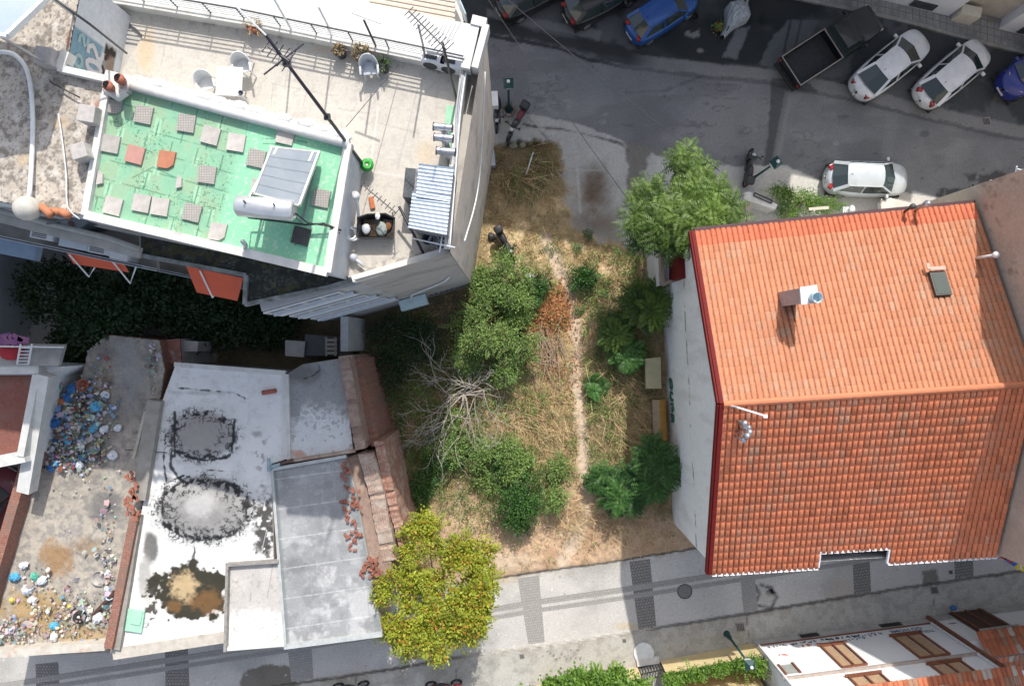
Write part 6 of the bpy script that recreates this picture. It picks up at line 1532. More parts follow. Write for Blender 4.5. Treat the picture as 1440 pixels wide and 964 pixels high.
lv = Leaves(); X, Y, p = scatter(47000, LOT, rng, gdens); n = len(p); d = rng.normal(size=(n, 3)); d[:, 2] = np.abs(d[:, 2]) * .7
L_ = rng.uniform(.1, .34, n); lv.add(p, d, rng.normal(size=(n, 3)) + [0, 0, .6], L_, rng.uniform(.014, .03, n), np.clip(.06 + .95 * fbm(X, Y, .06, 4, 22) + rng.normal(0, .2, n) - .35 * blob(X, Y, 738, 225, 52, 50, .5, .5, .06) - .25 * sst(640, 600, X) + .2 * blob(X, Y, 770, 350, 70, 50, .5, .4), 0, 1))
for cx, cy, k in ((885, 570, 900), (895, 610, 800), (860, 520, 500), (740, 590, 700), (800, 715, 500), (745, 260, 400), (880, 730, 300)):     # long bent straw
    q = rng.normal(0, 1, (k, 2)) * (26, 20) + (cx, cy); a_ = rng.normal(-.8, .7, k); pp = np.stack([(q[:, 0] - 720) / S0, (482 - q[:, 1]) / S0, rng.uniform(.1, .4, k)], 1)
    lv.add(pp, np.stack([np.cos(a_), np.sin(a_), rng.normal(0, .25, k)], 1), rng.normal(size=(k, 3)) + [0, 0, .8], rng.uniform(.5, 1.3, k), rng.uniform(.015, .03, k), rng.uniform(.35, .9, k))
tag(lv.build('dry_grass', STRAWM), 'dry straw coloured grass covering the vacant lot', 'grass', kind='stuff')
def wdens(X, Y):
    w = blob(X, Y, 690, 590, 75, 90, .5, .5, .04) + blob(X, Y, 860, 460, 45, 90, .5, .5, .05) + blob(X, Y, 850, 560, 45, 60, .5, .5, .05) * .8 + blob(X, Y, 740, 255, 25, 30, .5, .5) * .8 + blob(X, Y, 590, 640, 40, 110, .5, .5) + blob(X, Y, 740, 410, 60, 60, .5, .5) * .5 + blob(X, Y, 560, 500, 70, 60, .4, .3) + blob(X, Y, 680, 700, 50, 40, .5, .6) * .6 + blob(X, Y, 880, 360, 30, 18, .5, .5) + blob(X, Y, 720, 560, 50, 50, .5, .6) * .7 + blob(X, Y, 840, 640, 40, 60, .5, .6) * .6 + .1
    return np.clip(w * sst(.35, .6, fbm(X, Y, .09, 4, 23)) * sst(4, 9, dline(X, Y, PATH)), 0, 1)
lv = Leaves(); X, Y, p = scatter(46000, LOT, rng, wdens); n = len(p); d = rng.normal(size=(n, 3)); d[:, 2] = np.abs(d[:, 2]); p[:, 2] += rng.uniform(.02, .42, n)
lv.add(p, d, rng.normal(0, .5, (n, 3)) + [0, 0, 1], rng.uniform(.07, .17, n), rng.uniform(.03, .06, n), np.clip(fbm(X, Y, .1, 4, 24) * 1.3 - .2 + rng.normal(0, .2, n), 0, 1)); tag(lv.build('weeds', LG3), 'low green weeds growing through the dry grass of the lot', 'weeds', kind='stuff')
# --- dark growth in the shade below the block
CG = 'trees in the dark courtyard'
for i, (px, py, z, r) in enumerate(((70, 410, 3.6, 1.9), (130, 450, 4.2, 1.6), (190, 415, 3.4, 1.8), (255, 435, 2.8, 1.7), (310, 455, 2.2, 1.4), (100, 485, 2.8, 1.1), (370, 455, 1.4, 1.3))):
    b = W(px, py, 0) * 1.0; b = Vector((W(px, py, z).x, W(px, py, z).y, 0))
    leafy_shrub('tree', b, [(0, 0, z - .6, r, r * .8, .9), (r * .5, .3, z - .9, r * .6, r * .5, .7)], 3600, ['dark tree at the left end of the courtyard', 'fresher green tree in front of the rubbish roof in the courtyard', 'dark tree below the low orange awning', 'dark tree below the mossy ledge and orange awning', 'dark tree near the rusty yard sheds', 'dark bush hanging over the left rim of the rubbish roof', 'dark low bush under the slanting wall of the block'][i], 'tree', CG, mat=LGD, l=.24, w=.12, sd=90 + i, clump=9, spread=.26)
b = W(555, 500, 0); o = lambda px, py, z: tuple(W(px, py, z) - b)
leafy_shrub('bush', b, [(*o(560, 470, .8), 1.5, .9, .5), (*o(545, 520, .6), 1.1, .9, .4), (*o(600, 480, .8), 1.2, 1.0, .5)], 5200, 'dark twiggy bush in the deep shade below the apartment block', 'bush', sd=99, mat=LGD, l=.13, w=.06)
# ================================================================ houses across the lane and across the street
def tiles_on(name, parent, A, B, C, D, nc, nr, colfn):
    """tiled slope: A-B the ridge side, D-C the eaves"""
    P = []; Q = []; Cc = []; S = 5; prof = [.0, .045, .05, .012, -.02]
    A, B, C, D = [Vector(v) for v in (A, B, C, D)]
    for r in range(nr):
        for c in range(nc):
            o = len(P); col = colfn()
            for e, (v, lift) in enumerate(((r / nr, .01), ((r + 1.06) / nr, .035), ((r + 1.06) / nr, -.01))):
                for s in range(S):
                    u = (c + s / (S - 1)) / nc; p = (A * (1 - u) + B * u) * (1 - v) + (D * (1 - u) + C * u) * v
                    P.append(p + Vector((0, 0, lift + prof[s])) - parent.location); Cc.append((*col, 1))
            for e in range(2):
                for s in range(S - 1): a_ = o + e * S + s; Q.append((a_, a_ + 1, a_ + S + 1, a_ + S))
    return npmesh(name, np.array([tuple(p) for p in P]), Q, tile_mat, parent, np.array(Cc), False)
def oldtile():
    k = random.random()
    return np.array([.46, .15, .075]) * random.uniform(.7, 1.15) if k < .75 else (np.array([.36, .2, .13]) if k < .93 else np.array([.5, .42, .35])) * random.uniform(.8, 1.1)
BROWN = pmat('brown_wood', (.23, .085, .045), (.16, .06, .035), 7, .6)
LOUV = pmat('faded_shutter', (.42, .29, .18), (.34, .22, .13), 6, .75)
wh = thing('white_house', G(460, 480), 'white house with brown shutters and scrawled writing along its lane wall', 'house')
SA = G(338, 418); SD = (G(586, 386) - SA).normalized(); SN = Vector((SD.y, -SD.x, 0)); SN = SN if SN.y > 0 else -SN
def ons(t, z, o=0.): return SA + SD * t + SN * o + Vector((0, 0, z))
TW = (G(586, 386) - SA).length; g2t = lambda gx: (gx - 338) / 248 * TW
m = MB(); bk = -SN * 9
m.prism([(v.x, v.y) for v in (ons(0, 0), ons(TW, 0), ons(TW, 0) + bk, ons(0, 0) + bk)], 0, 5.9); m.build('wall', pmat('white_wall', (.80, .81, .82), (.74, .75, .76), 1.2, .85, bp=.12), wh)
m = MB(); m.quad(ons(0, 0, .03), ons(0, .62, .03), ons(TW, .62, .03), ons(TW, 0, .03)); m.build('plinth', pmat('grey_plinth', (.5, .49, .47), (.38, .37, .36), 1.6, .9, (.28, .27, .26), 1.1, .58), wh)
m = MB(); m.bar(ons(0, .66, .04), ons(TW, .66, .04), .05, .06); m.build('plinth_line', BROWN, wh)
m = MB(); m.bar(ons(-.05, 4.1, .06), ons(TW + .05, 4.1, .06), .14, .1); m.bar(ons(-.05, 5.92, .12), ons(TW + .05, 5.92, .12), .3, .14); m.build('cornice', pmat('worn_cornice', (.42, .36, .32), (.33, .27, .24), 5), wh)
m = MB(); m.bar(ons(.06, .7, .1), ons(.06, 5.9, .1), .09, .09); m.build('corner_pipe', IRONW, wh)
m = MB(); m.bar(ons(TW - .12, .0, .1), ons(TW - .12, 5.9, .1), .16, .16); m.build('corner_pilaster', BROWN, wh)
m = MB(); m.bar(ons(TW - .3, .7, .08), ons(TW - .3, 5.9, .08), .08, .08); m.build('corner_pipe', IRONW, wh)
def shutters(t0, t1, z0, z1):
    m = MB(); w = .13
    for a_, b_ in ((ons(t0, z0, .03), ons(t1, z0, .03)), (ons(t0, z1, .03), ons(t1, z1, .03)), (ons(t0, z0, .03), ons(t0, z1, .03)), (ons(t1, z0, .03), ons(t1, z1, .03)), (ons((t0 + t1) / 2, z0, .03), ons((t0 + t1) / 2, z1, .03))): m.bar(a_, b_, w, .08)
    f = m.build('window', BROWN, wh)
    for k in range(2):
        m = MB(); a_ = t0 + (t1 - t0) * k / 2 + .09; b_ = t0 + (t1 - t0) * (k + 1) / 2 - .09
        for j in range(14):
            z = z0 + .1 + (z1 - z0 - .2) * (j + .5) / 14; m.quad(ons(a_, z - .06, .035), ons(a_, z + .06, .012), ons(b_, z + .06, .012), ons(b_, z - .06, .035))
        m.build('shutter', LOUV, f)
    m = MB(); m.bar(ons(t0 - .12, z0 - .06, .06), ons(t1 + .12, z0 - .06, .06), .16, .06); m.build('sill', BROWN, f)
for x0, x1, z0, z1 in ((415, 446, 1.55, 3.75), (512, 549, 1.5, 3.8), (411, 449, 4.62, 5.8), (513, 550, 4.45, 5.75)): shutters(g2t(x0), g2t(x1), z0, z1)
m = MB(); a_, b_ = g2t(345), g2t(363); m.bar(ons(a_, 2.75, .03), ons(a_, 3.7, .03), .07, .1); m.bar(ons(b_, 2.75, .03), ons(b_, 3.7, .03), .09, .1); m.build('niche_frame', BROWN, wh)
m = MB(); m.quad(ons(a_ + .04, 2.8, .015), ons(a_ + .04, 3.65, .015), ons(b_ - .05, 3.65, .015), ons(b_ - .05, 2.8, .015)); m.build('niche_pane', pmat('niche_grey', (.35, .36, .33), (.28, .3, .28), 4), wh)
for x0, x1 in ((402, 428), (513, 543)):
    m = MB(); m.quad(ons(g2t(x0), .06, .045), ons(g2t(x0), .5, .045), ons(g2t(x1), .5, .045), ons(g2t(x1), .06, .045)); v_ = m.build('cellar_vent', BLACKP, wh)
    m = MB()
    for k in range(6): t_ = g2t(x0) + (g2t(x1) - g2t(x0)) * (k + .5) / 6; m.bar(ons(t_, .06, .06), ons(t_, .5, .06), .02, .02)
    m.build('grille', DGREY, v_)
R = [ons(-.3, 5.95, .35), ons(TW + .3, 5.95, .35), ons(TW + .3, 7.6, -4.2), ons(-.3, 7.6, -4.2)]
tiles_on('roof', wh, R[3], R[2], R[1], R[0], 46, 13, oldtile)
R2 = [ons(-.3, 5.95, -8.9), ons(TW + .3, 5.95, -8.9)]; tiles_on('roof', wh, R[2], R[3], R2[0], R2[1], 46, 13, oldtile)
def words(name, txt, t, z, size, mt, parent, pos=None, shear=.0):
    cu = bpy.data.curves.new('t', 'FONT'); cu.body = txt; cu.size = size; cu.extrude = .004; cu.shear = shear; cu.offset = .004
    o = bpy.data.objects.new('t', cu); COL.objects.link(o); dg = bpy.context.evaluated_depsgraph_get(); me = bpy.data.meshes.new_from_object(o.evaluated_get(dg))
    bpy.data.objects.remove(o); me.name = name; me.materials.clear(); me.materials.append(mt)
    X = -SD; Z = Vector((0, 0, 1)); Mx = Matrix((X, Z, SN)).transposed().to_4x4(); Mx.translation = ons(t, z, .012) - parent.location; me.transform(Mx)
    n_ = bpy.data.objects.new(name, me); COL.objects.link(n_); n_.parent = parent; return n_
INK = pmat('black_marker', (.02, .025, .03), (.03, .035, .045), 9); INKB = pmat('blue_marker', (.07, .13, .25), (.1, .17, .3), 9); INKO = pmat('orange_spray', (.62, .1, .03), (.55, .12, .05), 9)
words('writing', 'TOURISTS', TW - .55, 1.28, .3, INKB, wh, shear=.15); words('writing', 'GO HOME', TW - .95, .86, .34, INKB, wh)
def scrawl(t0, t1, z, h, mt, nm='writing', seed=1, w=.022):
    r_ = random.Random(seed); m = MB(); t = t0
    while t > t1:
        k = r_.randint(2, 4); pts = [ons(t - r_.uniform(0, .14), z + r_.uniform(0, h), .014) for _ in range(k + 1)]; m.tube(pts, w, 4); t -= r_.uniform(.1, .2) + (.14 if r_.random() < .16 else 0)
    return m.build(nm, mt, wh)
scrawl(g2t(505), g2t(456), .82, .34, INKB, seed=2); scrawl(g2t(478), g2t(400), .8, .22, INK, seed=3, w=.028); scrawl(g2t(400), g2t(352), .85, .18, INK, seed=4, w=.018); scrawl(g2t(480), g2t(452), 1.15, .2, INK, seed=5, w=.015)
scrawl(g2t(440), g2t(392), 1.12, .26, INKO, 'orange_writing', seed=6, w=.026); scrawl(g2t(366), g2t(350), 1.75, .28, INKO, 'orange_writing', seed=7, w=.016); scrawl(g2t(570), g2t(550), .28, .2, INK, seed=8, w=.018)
# lower house to the right with a double door and tiled canopy
lh = thing('canopy_house', G(680, 440), 'low house at the right with a brown double door under a tiled canopy', 'house')
def onl(gx, z, o=0.): return ons(g2t(gx), z, o)
m = MB(); m.prism([(v.x, v.y) for v in (onl(588, 0, .1), onl(860, 0, .1), onl(860, 0, -6), onl(588, 0, -6))], 0, 3.1); m.build('wall', MATS['white_wall'], lh)
m = MB(); m.quad(onl(589, 0, .13), onl(589, .7, .13), onl(860, .7, .13), onl(860, 0, .13)); m.build('plinth', MATS['grey_plinth'], lh)
m = MB(); m.box(onl(636, 1.25, .12), (1.75, .1, 2.3), math.atan2(SD.y, SD.x)); dr = m.build('door', pmat('dark_door', (.085, .045, .03), (.06, .035, .025), 6, .6), lh)
m = MB()
for x in (617, 636, 655): m.bar(onl(x, .1, .2), onl(x, 2.4, .2), .08, .06)
m.build('frame', BROWN, dr)
m = MB(); m.bar(onl(612, 2.52, .2), onl(662, 2.52, .2), .3, .1); m.build('lintel', pmat('pale_lintel', (.5, .47, .43)), lh)
tiles_on('canopy_roof', lh, onl(596, 3.75, -.35), onl(860, 3.75, -.35), onl(860, 3.1, .55), onl(596, 3.1, .55), 40, 3, oldtile)
tiles_on('rear_roof', lh, onl(596, 3.77, -.4), onl(860, 3.77, -.4), onl(860, 3.4, -1.3), onl(596, 3.4, -1.3), 40, 3, oldtile)
scr = MB(); scr.tube([ons(g2t(604) - .05 * i, 1.1 + .1 * (i % 2), .13) for i in range(8)], .014, 4); scr.build('writing', INK, lh)
m = MB(); m.sphere(onl(618, .25, .45), .14, 10, 7, (1.2, .9, .9)); tag(m.build('blue_bag', pmat('blue_plastic', (.02, .16, .42), (.02, .12, .34), 5, .4), None, True), 'small blue bag on the step of the brown double door', 'bag')
# yellow garden walls, gate, hedge and step
YEL = pmat('yellow_render', (.66, .54, .30), (.58, .46, .25), 1.6, .88, (.5, .4, .24), 1.1, .6)
def gwall(name, a_, b_, z, w, label):
    A_, B_ = W(*a_), W(*b_); t = thing(name, A_, label, 'wall'); d_ = (B_ - A_).normalized(); n_ = Vector((d_.y, -d_.x, 0)) ; n_ = n_ if n_.y < 0 else -n_
    m = MB(); m.prism([(v.x, v.y) for v in (A_, B_, B_ + n_ * w, A_ + n_ * w)], 0, z); m.build('render', YEL, t)
    m = MB(); m.prism([(v.x, v.y) for v in (A_ - n_ * .04, B_ - n_ * .04, B_ + n_ * (w + .04), A_ + n_ * (w + .04))], z + .002, z + .07); m.build('coping', pmat('dark_coping', (.2, .17, .14), (.14, .12, .1), 5), t); return t
gwall('garden_wall', (928, 927), (1058, 902), 1.55, .22, 'pale yellow garden wall between the iron gate and the white house')
gwall('garden_wall', (752, 962), (896, 936), 1.3, .22, 'pale yellow garden wall left of the iron gate behind the leafy hedge')
yh = thing('yellow_house', W(1000, 950), 'yellow house behind the ivy topped garden wall at the bottom of the photo', 'house')
m = MB(); m.prism([(v.x, v.y) for v in (W(940, 962), W(1056, 938), W(1056, 1080), W(940, 1100))], 0, 3.2); m.build('wall', YEL, yh)
m = MB(); A_, B_ = W(938, 960, 0), W(1056, 936, 0); m.bar(A_ + Vector((0, .1, 3.25)), B_ + Vector((0, .1, 3.25)), .5, .1); m.build('eaves', BROWN, yh)
g_ = thing('iron_gate', W(912, 934), 'black wrought iron gate with looped bars beside the white step', 'gate'); A_, B_ = W(897, 937), W(928, 930); m = MB()
for z in (.12, .8, 1.4): m.bar(A_ + Vector((0, 0, z)), B_ + Vector((0, 0, z)), .04, .04)
for e in (A_, B_): m.bar(e + Vector((0, 0, .05)), e + Vector((0, 0, 1.5)), .06, .06)
m.build('gate_frame', BLACKP, g_); m = MB()
for k in range(8):
    p0 = A_.lerp(B_, k / 8); p1 = A_.lerp(B_, (k + 1) / 8); m.tube([p0 + Vector((0, 0, .12)), p0.lerp(p1, .25) + Vector((0, 0, 1.0)), p0.lerp(p1, .5) + Vector((0, 0, 1.35)), p0.lerp(p1, .75) + Vector((0, 0, 1.0)), p1 + Vector((0, 0, .12))], .016, 5)
m.build('bars', BLACKP, g_)
m = MB(); c = W(905, 917, .11); m.lathe(c, [(.52, 0), (.52, .06), (.5, .08), (0, .08)], 28); tag(m.build('step', pmat('white_step', (.72, .73, .74), (.6, .61, .62), 4)), 'half round white step slab on the pavement in front of the iron gate', 'step')
m = MB(); m.box(W(911, 929, .16), (1.15, .34, .14), .14); tag(m.build('threshold', PAR), 'white threshold slab between the yellow walls at the iron gate', 'slab')
b = W(820, 968, 0); o = lambda px, py, z: tuple(W(px, py, z) - b)
leafy_shrub('hedge', b, [(*o(775, 972, 1.7), 1.2, .6, .7), (*o(810, 962, 2.0), .8, .6, .7), (*o(850, 966, 1.9), 1.0, .6, .7), (*o(890, 966, 1.6), .8, .5, .6), (*o(757, 960, 1.6), .3, .25, .5), (*o(835, 948, 1.8), .28, .25, .5), (*o(868, 946, 1.7), .3, .25, .5)], 9000, 'big leaved green hedge at the bottom edge left of the iron gate', 'hedge', mat=LGH, l=.2, w=.12, sd=120, clump=8, spread=.16)
b = W(1000, 936, 1.5); o = lambda px, py, z: tuple(W(px, py, z) - b)
leafy_shrub('ivy', b, [(*o(975, 947, 1.75), .7, .22, .3), (*o(1010, 940, 1.8), .8, .22, .3), (*o(1042, 934, 1.8), .6, .22, .3), (*o(1062, 934, 2.0), .4, .35, .5), (*o(948, 955, 1.7), .5, .35, .4)], 4200, 'ivy running along the top of the yellow garden wall', 'ivy', mat=LGH, l=.13, w=.085, sd=121, stems=False, clump=8, spread=.1)
# ---- buildings on the north side: their bulk shades the street
def nface(x): return W(x, float(yat(KERB_N, x)) - 26)
WINF = glassmat('window_dark', (.03, .035, .04), .1)
def street_block(name, x0, x1, h, label, mat, floors, depth=9):
    A_, B_ = nface(x0), nface(x1); d_ = (B_ - A_).normalized(); n_ = Vector((-d_.y, d_.x, 0)); n_ = n_ if n_.y > 0 else -n_
    t = thing(name, A_.lerp(B_, .5), label, 'building'); m = MB(); m.prism([(v.x, v.y) for v in (A_, B_, B_ + n_ * depth, A_ + n_ * depth)], 0, h); m.build('wall', mat, t)
    m = MB(); m.bar(A_ + Vector((0, 0, h + .2)), B_ + Vector((0, 0, h + .2)), .25, .4); m.build('parapet', PAR, t)
    L_ = (B_ - A_).length; k = int(L_ / 2.6)
    for f in range(floors):
        for i in range(k):
            p = A_ + d_ * (L_ * (i + .5) / k) - n_ * .02 + Vector((0, 0, f * 3.1 + (1.9 if f else .55))); m = MB(); m.box(p, (1.2, .1, 1.4 if f else .5), math.atan2(d_.y, d_.x)); w_ = m.build('window', WINF, t)
            if f: m = MB(); m.box(p - Vector((0, 0, .78)) - n_ * .08, (1.4, .2, .08), math.atan2(d_.y, d_.x)); m.build('sill', PAR, w_)
    return t
street_block('street_building', 470, 1160, 15.0, 'tall apartment building across the street shading the parked cars', pmat('far_cream', (.6, .56, .5), (.54, .5, .45), 1), 5)
street_block('street_building', 1163, 1332, 9.0, 'white building with a dark cellar window on the tiled pavement opposite the white cars', pmat('blue_white_wall', (.72, .74, .78), (.66, .68, .72), 1), 3)
street_block('street_building', 1402, 1700, 9.1, 'white building at the top right corner behind the blue van', MATS['blue_white_wall'], 3)
t = street_block('entrance_recess', 1322, 1412, 8.9, 'recessed beige entrance between the two white buildings at the top right', pmat('beige_entry', (.5, .46, .4)), 0); t.location.y += .55
p = nface(1352); m = MB(); m.box(p + Vector((-.1, .1, .5)), (1.0, .5, .9), -.22); tag(m.build('entrance_step', pmat('cream_step', (.66, .62, .52), (.58, .54, .46), 4)), 'cream side wall of the entrance steps at the top right', 'step wall')
# ================================================================ things on the roofs
GPAV = pmat('paver_concrete', (.47, .44, .41), (.38, .355, .33), 5, .9, vary=.12)
GRIDP = brickmat('ribbed_paver', (.48, .45, .42), (.43, .40, .37), (.25, .23, .21), .075, .075, mort=.014, off=0, uv=True)
PINK = pmat('pink_paver', (.46, .24, .2), (.4, .21, .18), 7); TERR_ = pmat('terracotta_paver', (.45, .18, .1), (.36, .15, .09), 7); DKP = brickmat('dark_grate', (.12, .12, .12), (.09, .09, .09), (.03, .03, .03), .075, .075, mort=.018, off=0)
def paver(px, py, kind, rot, label, s=.52, h=.07, clip=False):
    m = MB(); q = s / 2; poly = [(-q, -q), (q, -q), (q, q), (-q, q)]
    if clip: poly = [(-q, -q), (q * .3, -q * 1.0), (q * .9, -q * .5), (q, q), (-q * .9, q)]
    R_ = Matrix.Rotation(rot, 2); m.prism([tuple(R_ @ Vector(p)) for p in poly], 0, h)
    o = m.build('paving_slab', {'g': GPAV, 'r': GRIDP, 'p': PINK, 't': TERR_, 'd': DKP}[kind]); o.location = W(px, py, ZG - .07); tag(o, label, 'paving slab', 'slabs laid on the green roof'); return o
PV = [(203, 162, 'r', 'ribbed slab nearest the terracotta chimney pots on the green roof'), (263, 174, 'r', 'ribbed slab with a dark burn mark near the white wavy edge'), (297, 191, 'g', 'plain slab between the burnt ribbed slab and the solar panel'), (333, 201, 'g', 'plain slab just left of the top of the solar panel'),
      (157, 203, 'g', 'plain slab by the left rim above the pink slab'), (191, 218, 'p', 'pink slab on the green roof'), (235, 225, 't', 'terracotta slab with a broken corner'), (361, 223, 'r', 'ribbed slab half under the solar panel frame'), (402, 191, 'g', 'grey slab directly above the solar panel'), (292, 246, 'r', 'ribbed slab in the middle of the green roof'),
      (160, 290, 'g', 'plain slab by the lower left corner of the green roof'), (200, 286, 'g', 'worn slab touching another plain slab near the lower rim'), (226, 291, 'g', 'second of two plain slabs side by side near the lower rim'), (271, 299, 'r', 'ribbed slab near the middle of the lower white rim'), (307, 326, 'g', 'plain slab with a chipped corner touching the lower rim'),
      (452, 279, 'r', 'ribbed slab leaning at the right rim below the solar panel'), (424, 332, 'd', 'dark grate slab in the shade of the water tank'), (163, 151, 'r', 'small ribbed slab fragment under the chimney pots')]
for i, (x, y, k, lb) in enumerate(PV): paver(x, y, k, -.2 + .06 * math.sin(i * 2.3), lb, .52 if i < 17 else .4, clip=(k == 't' or i == 14 or i == 17))
for x, y, s, lb in ((141, 250, .22, 'small white block at the left rim of the green roof'), (252, 256, .2, 'little pale chip of slab on the green roof'), (358, 262, .28, 'pale slab fragment at the lower left of the solar panel')):
    m = MB(); m.prism([(-s * .4, -s), (s * .5, -s * .8), (s * .5, s * .5), (-s * .1, s)], 0, .08); o = m.build('slab_fragment', GPAV); o.location = W(x, y, ZG - .07); tag(o, lb, 'slab fragment')
t = thing('solar_water_heater', W(390, 255, ZG), 'solar water heater with a blue grey panel and silver tank on the green roof', 'water heater')
c_ = [W(383, 206, 14.75), W(449, 213, 14.75), W(421, 288, 15.75), W(357, 271, 15.75)]
m = MB(); up_ = (c_[1] - c_[0]).cross(c_[3] - c_[0]).normalized(); up_ = up_ if up_.z > 0 else -up_
m.quad(*c_); m.build('panel', pmat('solar_glass', (.15, .185, .22), (.2, .23, .265), .9, .42, bp=0, coat=.0), t)
m = MB()
for i in range(4): m.bar(c_[i] - up_ * .03, c_[(i + 1) % 4] - up_ * .03, .055, .12)
m.build('panel_frame', pmat('aluminium', (.62, .61, .58), (.52, .51, .49), 6, .4, metal=.4), t)
m = MB()
for f in (.22, .42, .62, .82): m.bar(c_[0].lerp(c_[3], f) + up_ * .006, c_[1].lerp(c_[2], f) + up_ * .006, .008, .004)
m.build('panel_joint', pmat('joint_grey', (.19, .22, .25)), t)
a_, b_ = W(333, 289, 15.7), W(414, 296, 15.7); ax_ = (b_ - a_)
m = MB(); m.lathe(a_, [(0, 0), (.24, .0), (.3, .05), (.3, ax_.length - .05), (.24, ax_.length), (.2, ax_.length + .01), (.19, ax_.length - .02), (0, ax_.length - .02)], 28, axis=ax_); tk = m.build('tank', pmat('tank_steel', (.66, .67, .69), (.58, .59, .61), 3, .3, metal=.55, bp=0), t, True)
m = MB()
for f in (.22, .72): p = a_.lerp(b_, f); m.tube([p + Vector((0, .05, .28)), p + Vector((0, .08, .42))], .03, 6)
m.build('valve', DGREY, tk)
for f in (.12, .88):
    m = MB(); p = a_.lerp(b_, f); m.bar(p, Vector((p.x, p.y - .1, ZG - .08)), .05, .05); q_ = c_[0].lerp(c_[1], f); m.bar(p, q_, .05, .05); m.bar(Vector((p.x, p.y - .1, ZG - .05)), Vector((q_.x, q_.y, ZG - .05)), .05, .05); m.build('stand', STEEL, t)
m = MB(); m.tube([W(338, 298, 15.5), W(350, 306, 14.7), W(400, 312, 14.6), W(430, 316, 14.6), W(455, 314, 14.6), W(480, 324, 14.4)], .03, 6); m.tube([W(416, 300, 15.6), W(432, 313, 14.7), W(462, 318, 14.6), W(478, 328, 14.3)], .022, 6); m.build('hose', BLACKP, t, True)
m = MB(); m.tube([W(345, 348, ZG), W(345, 344, ZG + .35), W(340, 338, ZG + .45)], .07, 8); tag(m.build('vent_elbow', STEEL, None, True), 'short grey vent elbow at the lower white rim of the green roof', 'vent')
POT = pmat('terracotta', (.36, .12, .075), (.28, .09, .06), 7)
for i, (x, y, lb) in enumerate(((151, 120, 'red clay chimney pot nearest the left end of the wavy white edge'), (167, 110, 'red clay chimney pot leaning towards the terrace'))):
    t = thing('chimney_pot', W(x + 6, y + 5, ZG), lb, 'chimney pot'); p = W(x + 6, y + 5, ZG); q_ = W(x, y, ZG + .75); m = MB(); m.tube([p, q_], [.13, .13], 12, cap=False); m.tube([q_ - Vector((0, 0, .05)), q_], [.15, .15], 12); m.build('pipe', POT, t, True); m = MB(); m.lathe(q_, [(.1, .004), (0, .004)], 12, axis=(q_ - p)); m.build('opening', BLACKP, t)
m = MB(); m.tube([W(150, 124, ZG + .1), W(168, 136, ZG + .12), W(176, 128, ZG + .12)], .16, 8); tag(m.build('cement_fillet', PAR, None, True), 'white cement fillet at the foot of the clay chimney pots', 'fillet')
BLKC = pmat('block_concrete', (.46, .43, .41), (.36, .34, .33), 6)
for x, y, s, r_, lb in ((68, 82, .5, -.15, 'pale square concrete block on the old roof by the mural'), (128, 163, .5, -.15, 'concrete block beside the left rim of the green roof'), (117, 215, .45, .3, 'tilted concrete block at the left rim below the other block')):
    m = MB(); m.box(W(x, y, ZG + .2), (s, s, .5), r_, bev=.02); tag(m.build('concrete_block', BLKC), lb, 'concrete block')
def line(name, pts, r, mt, label, cat, sm=True): 
    m = MB(); m.tube(pts, r, 6); return tag(m.build(name, mt, None, sm), label, cat)
def smooth(P_, n=4):
    out = []
    for i in range(len(P_) - 1):
        p0, p1, p2, p3 = P_[max(i - 1, 0)], P_[i], P_[i + 1], P_[min(i + 2, len(P_) - 1)]
        for k in range(n):
            t_ = k / n; out.append(.5 * ((2 * p1) + (p2 - p0) * t_ + (2 * p0 - 5 * p1 + 4 * p2 - p3) * t_ * t_ + (3 * p1 - p0 - 3 * p2 + p3) * t_ ** 3))
    return out + [P_[-1]]
line('hose', smooth([W(-20, 74, ZG), W(12, 74, ZG), W(30, 86, ZG), W(41, 110, ZG), W(46, 160, ZG), W(45, 220, ZG), W(41, 280, ZG + .1)]), .07, IRONW, 'thick white hose curving over the old rough roof to the plastic globe', 'hose')
line('cord', smooth([W(82, 160, ZG), W(88, 200, ZG), W(93, 245, ZG), W(95, 290, ZG), W(112, 308, ZG - .1)]), .02, IRONW, 'thin pale cord lying on the old roof left of the green roof', 'cord')
line('cable', [W(76, -2, ZG + 2.2), W(126, 34, ZG + 1.6), W(178, 75, ZT + .8)], .035, DGREY, 'dark cable running down over the mural to the terrace', 'cable')
line('bar', [W(70, 115, ZG), W(112, 137, ZG + .05)], .025, DGREY, 'thin dark bar lying on the old roof below the white upstand', 'bar')
m = MB(); m.sphere(W(38, 293, ZG + .1), .38, 18, 12); tag(m.build('plastic_globe', pmat('cloudy_plastic', (.55, .53, .48), (.4, .38, .34), 3, .2, coat=.4), None, True), 'cloudy round plastic globe at the end of the white hose', 'globe')
for i, (x, y, x2, y2, lb) in enumerate(((58, 290, 72, 303, 'larger clay pipe by the plastic globe at the roof edge'), (74, 295, 84, 299, 'short clay pipe piece in the middle of the roof edge'), (84, 297, 97, 303, 'clay pipe piece farthest from the plastic globe'))):
    line('clay_pipe', [W(x, y, ZG), W(x2, y2, ZG + .1)], .12 if i != 1 else .1, pmat('orange_clay', (.48, .19, .09), (.38, .15, .08), 6), lb, 'clay pipe')
t = thing('solar_collector', W(10, 10, 16), 'blue grey solar panel with a white edge cut off by the top left corner', 'solar panel'); q_ = [W(-90, -80, 16.2), W(72, -10, 15.6), W(9, 50, 16.6), W(-90, 36, 17.0)]
m = MB(); m.quad(*q_); m.build('panel', pmat('pale_solar_glass', (.30, .36, .42), (.25, .31, .37), .8, .2, bp=0), t); m = MB()
for i in range(4): m.bar(q_[i] - Vector((0, 0, .04)), q_[(i + 1) % 4] - Vector((0, 0, .04)), .1, .16)
m.build('panel_frame', IRONW, t)
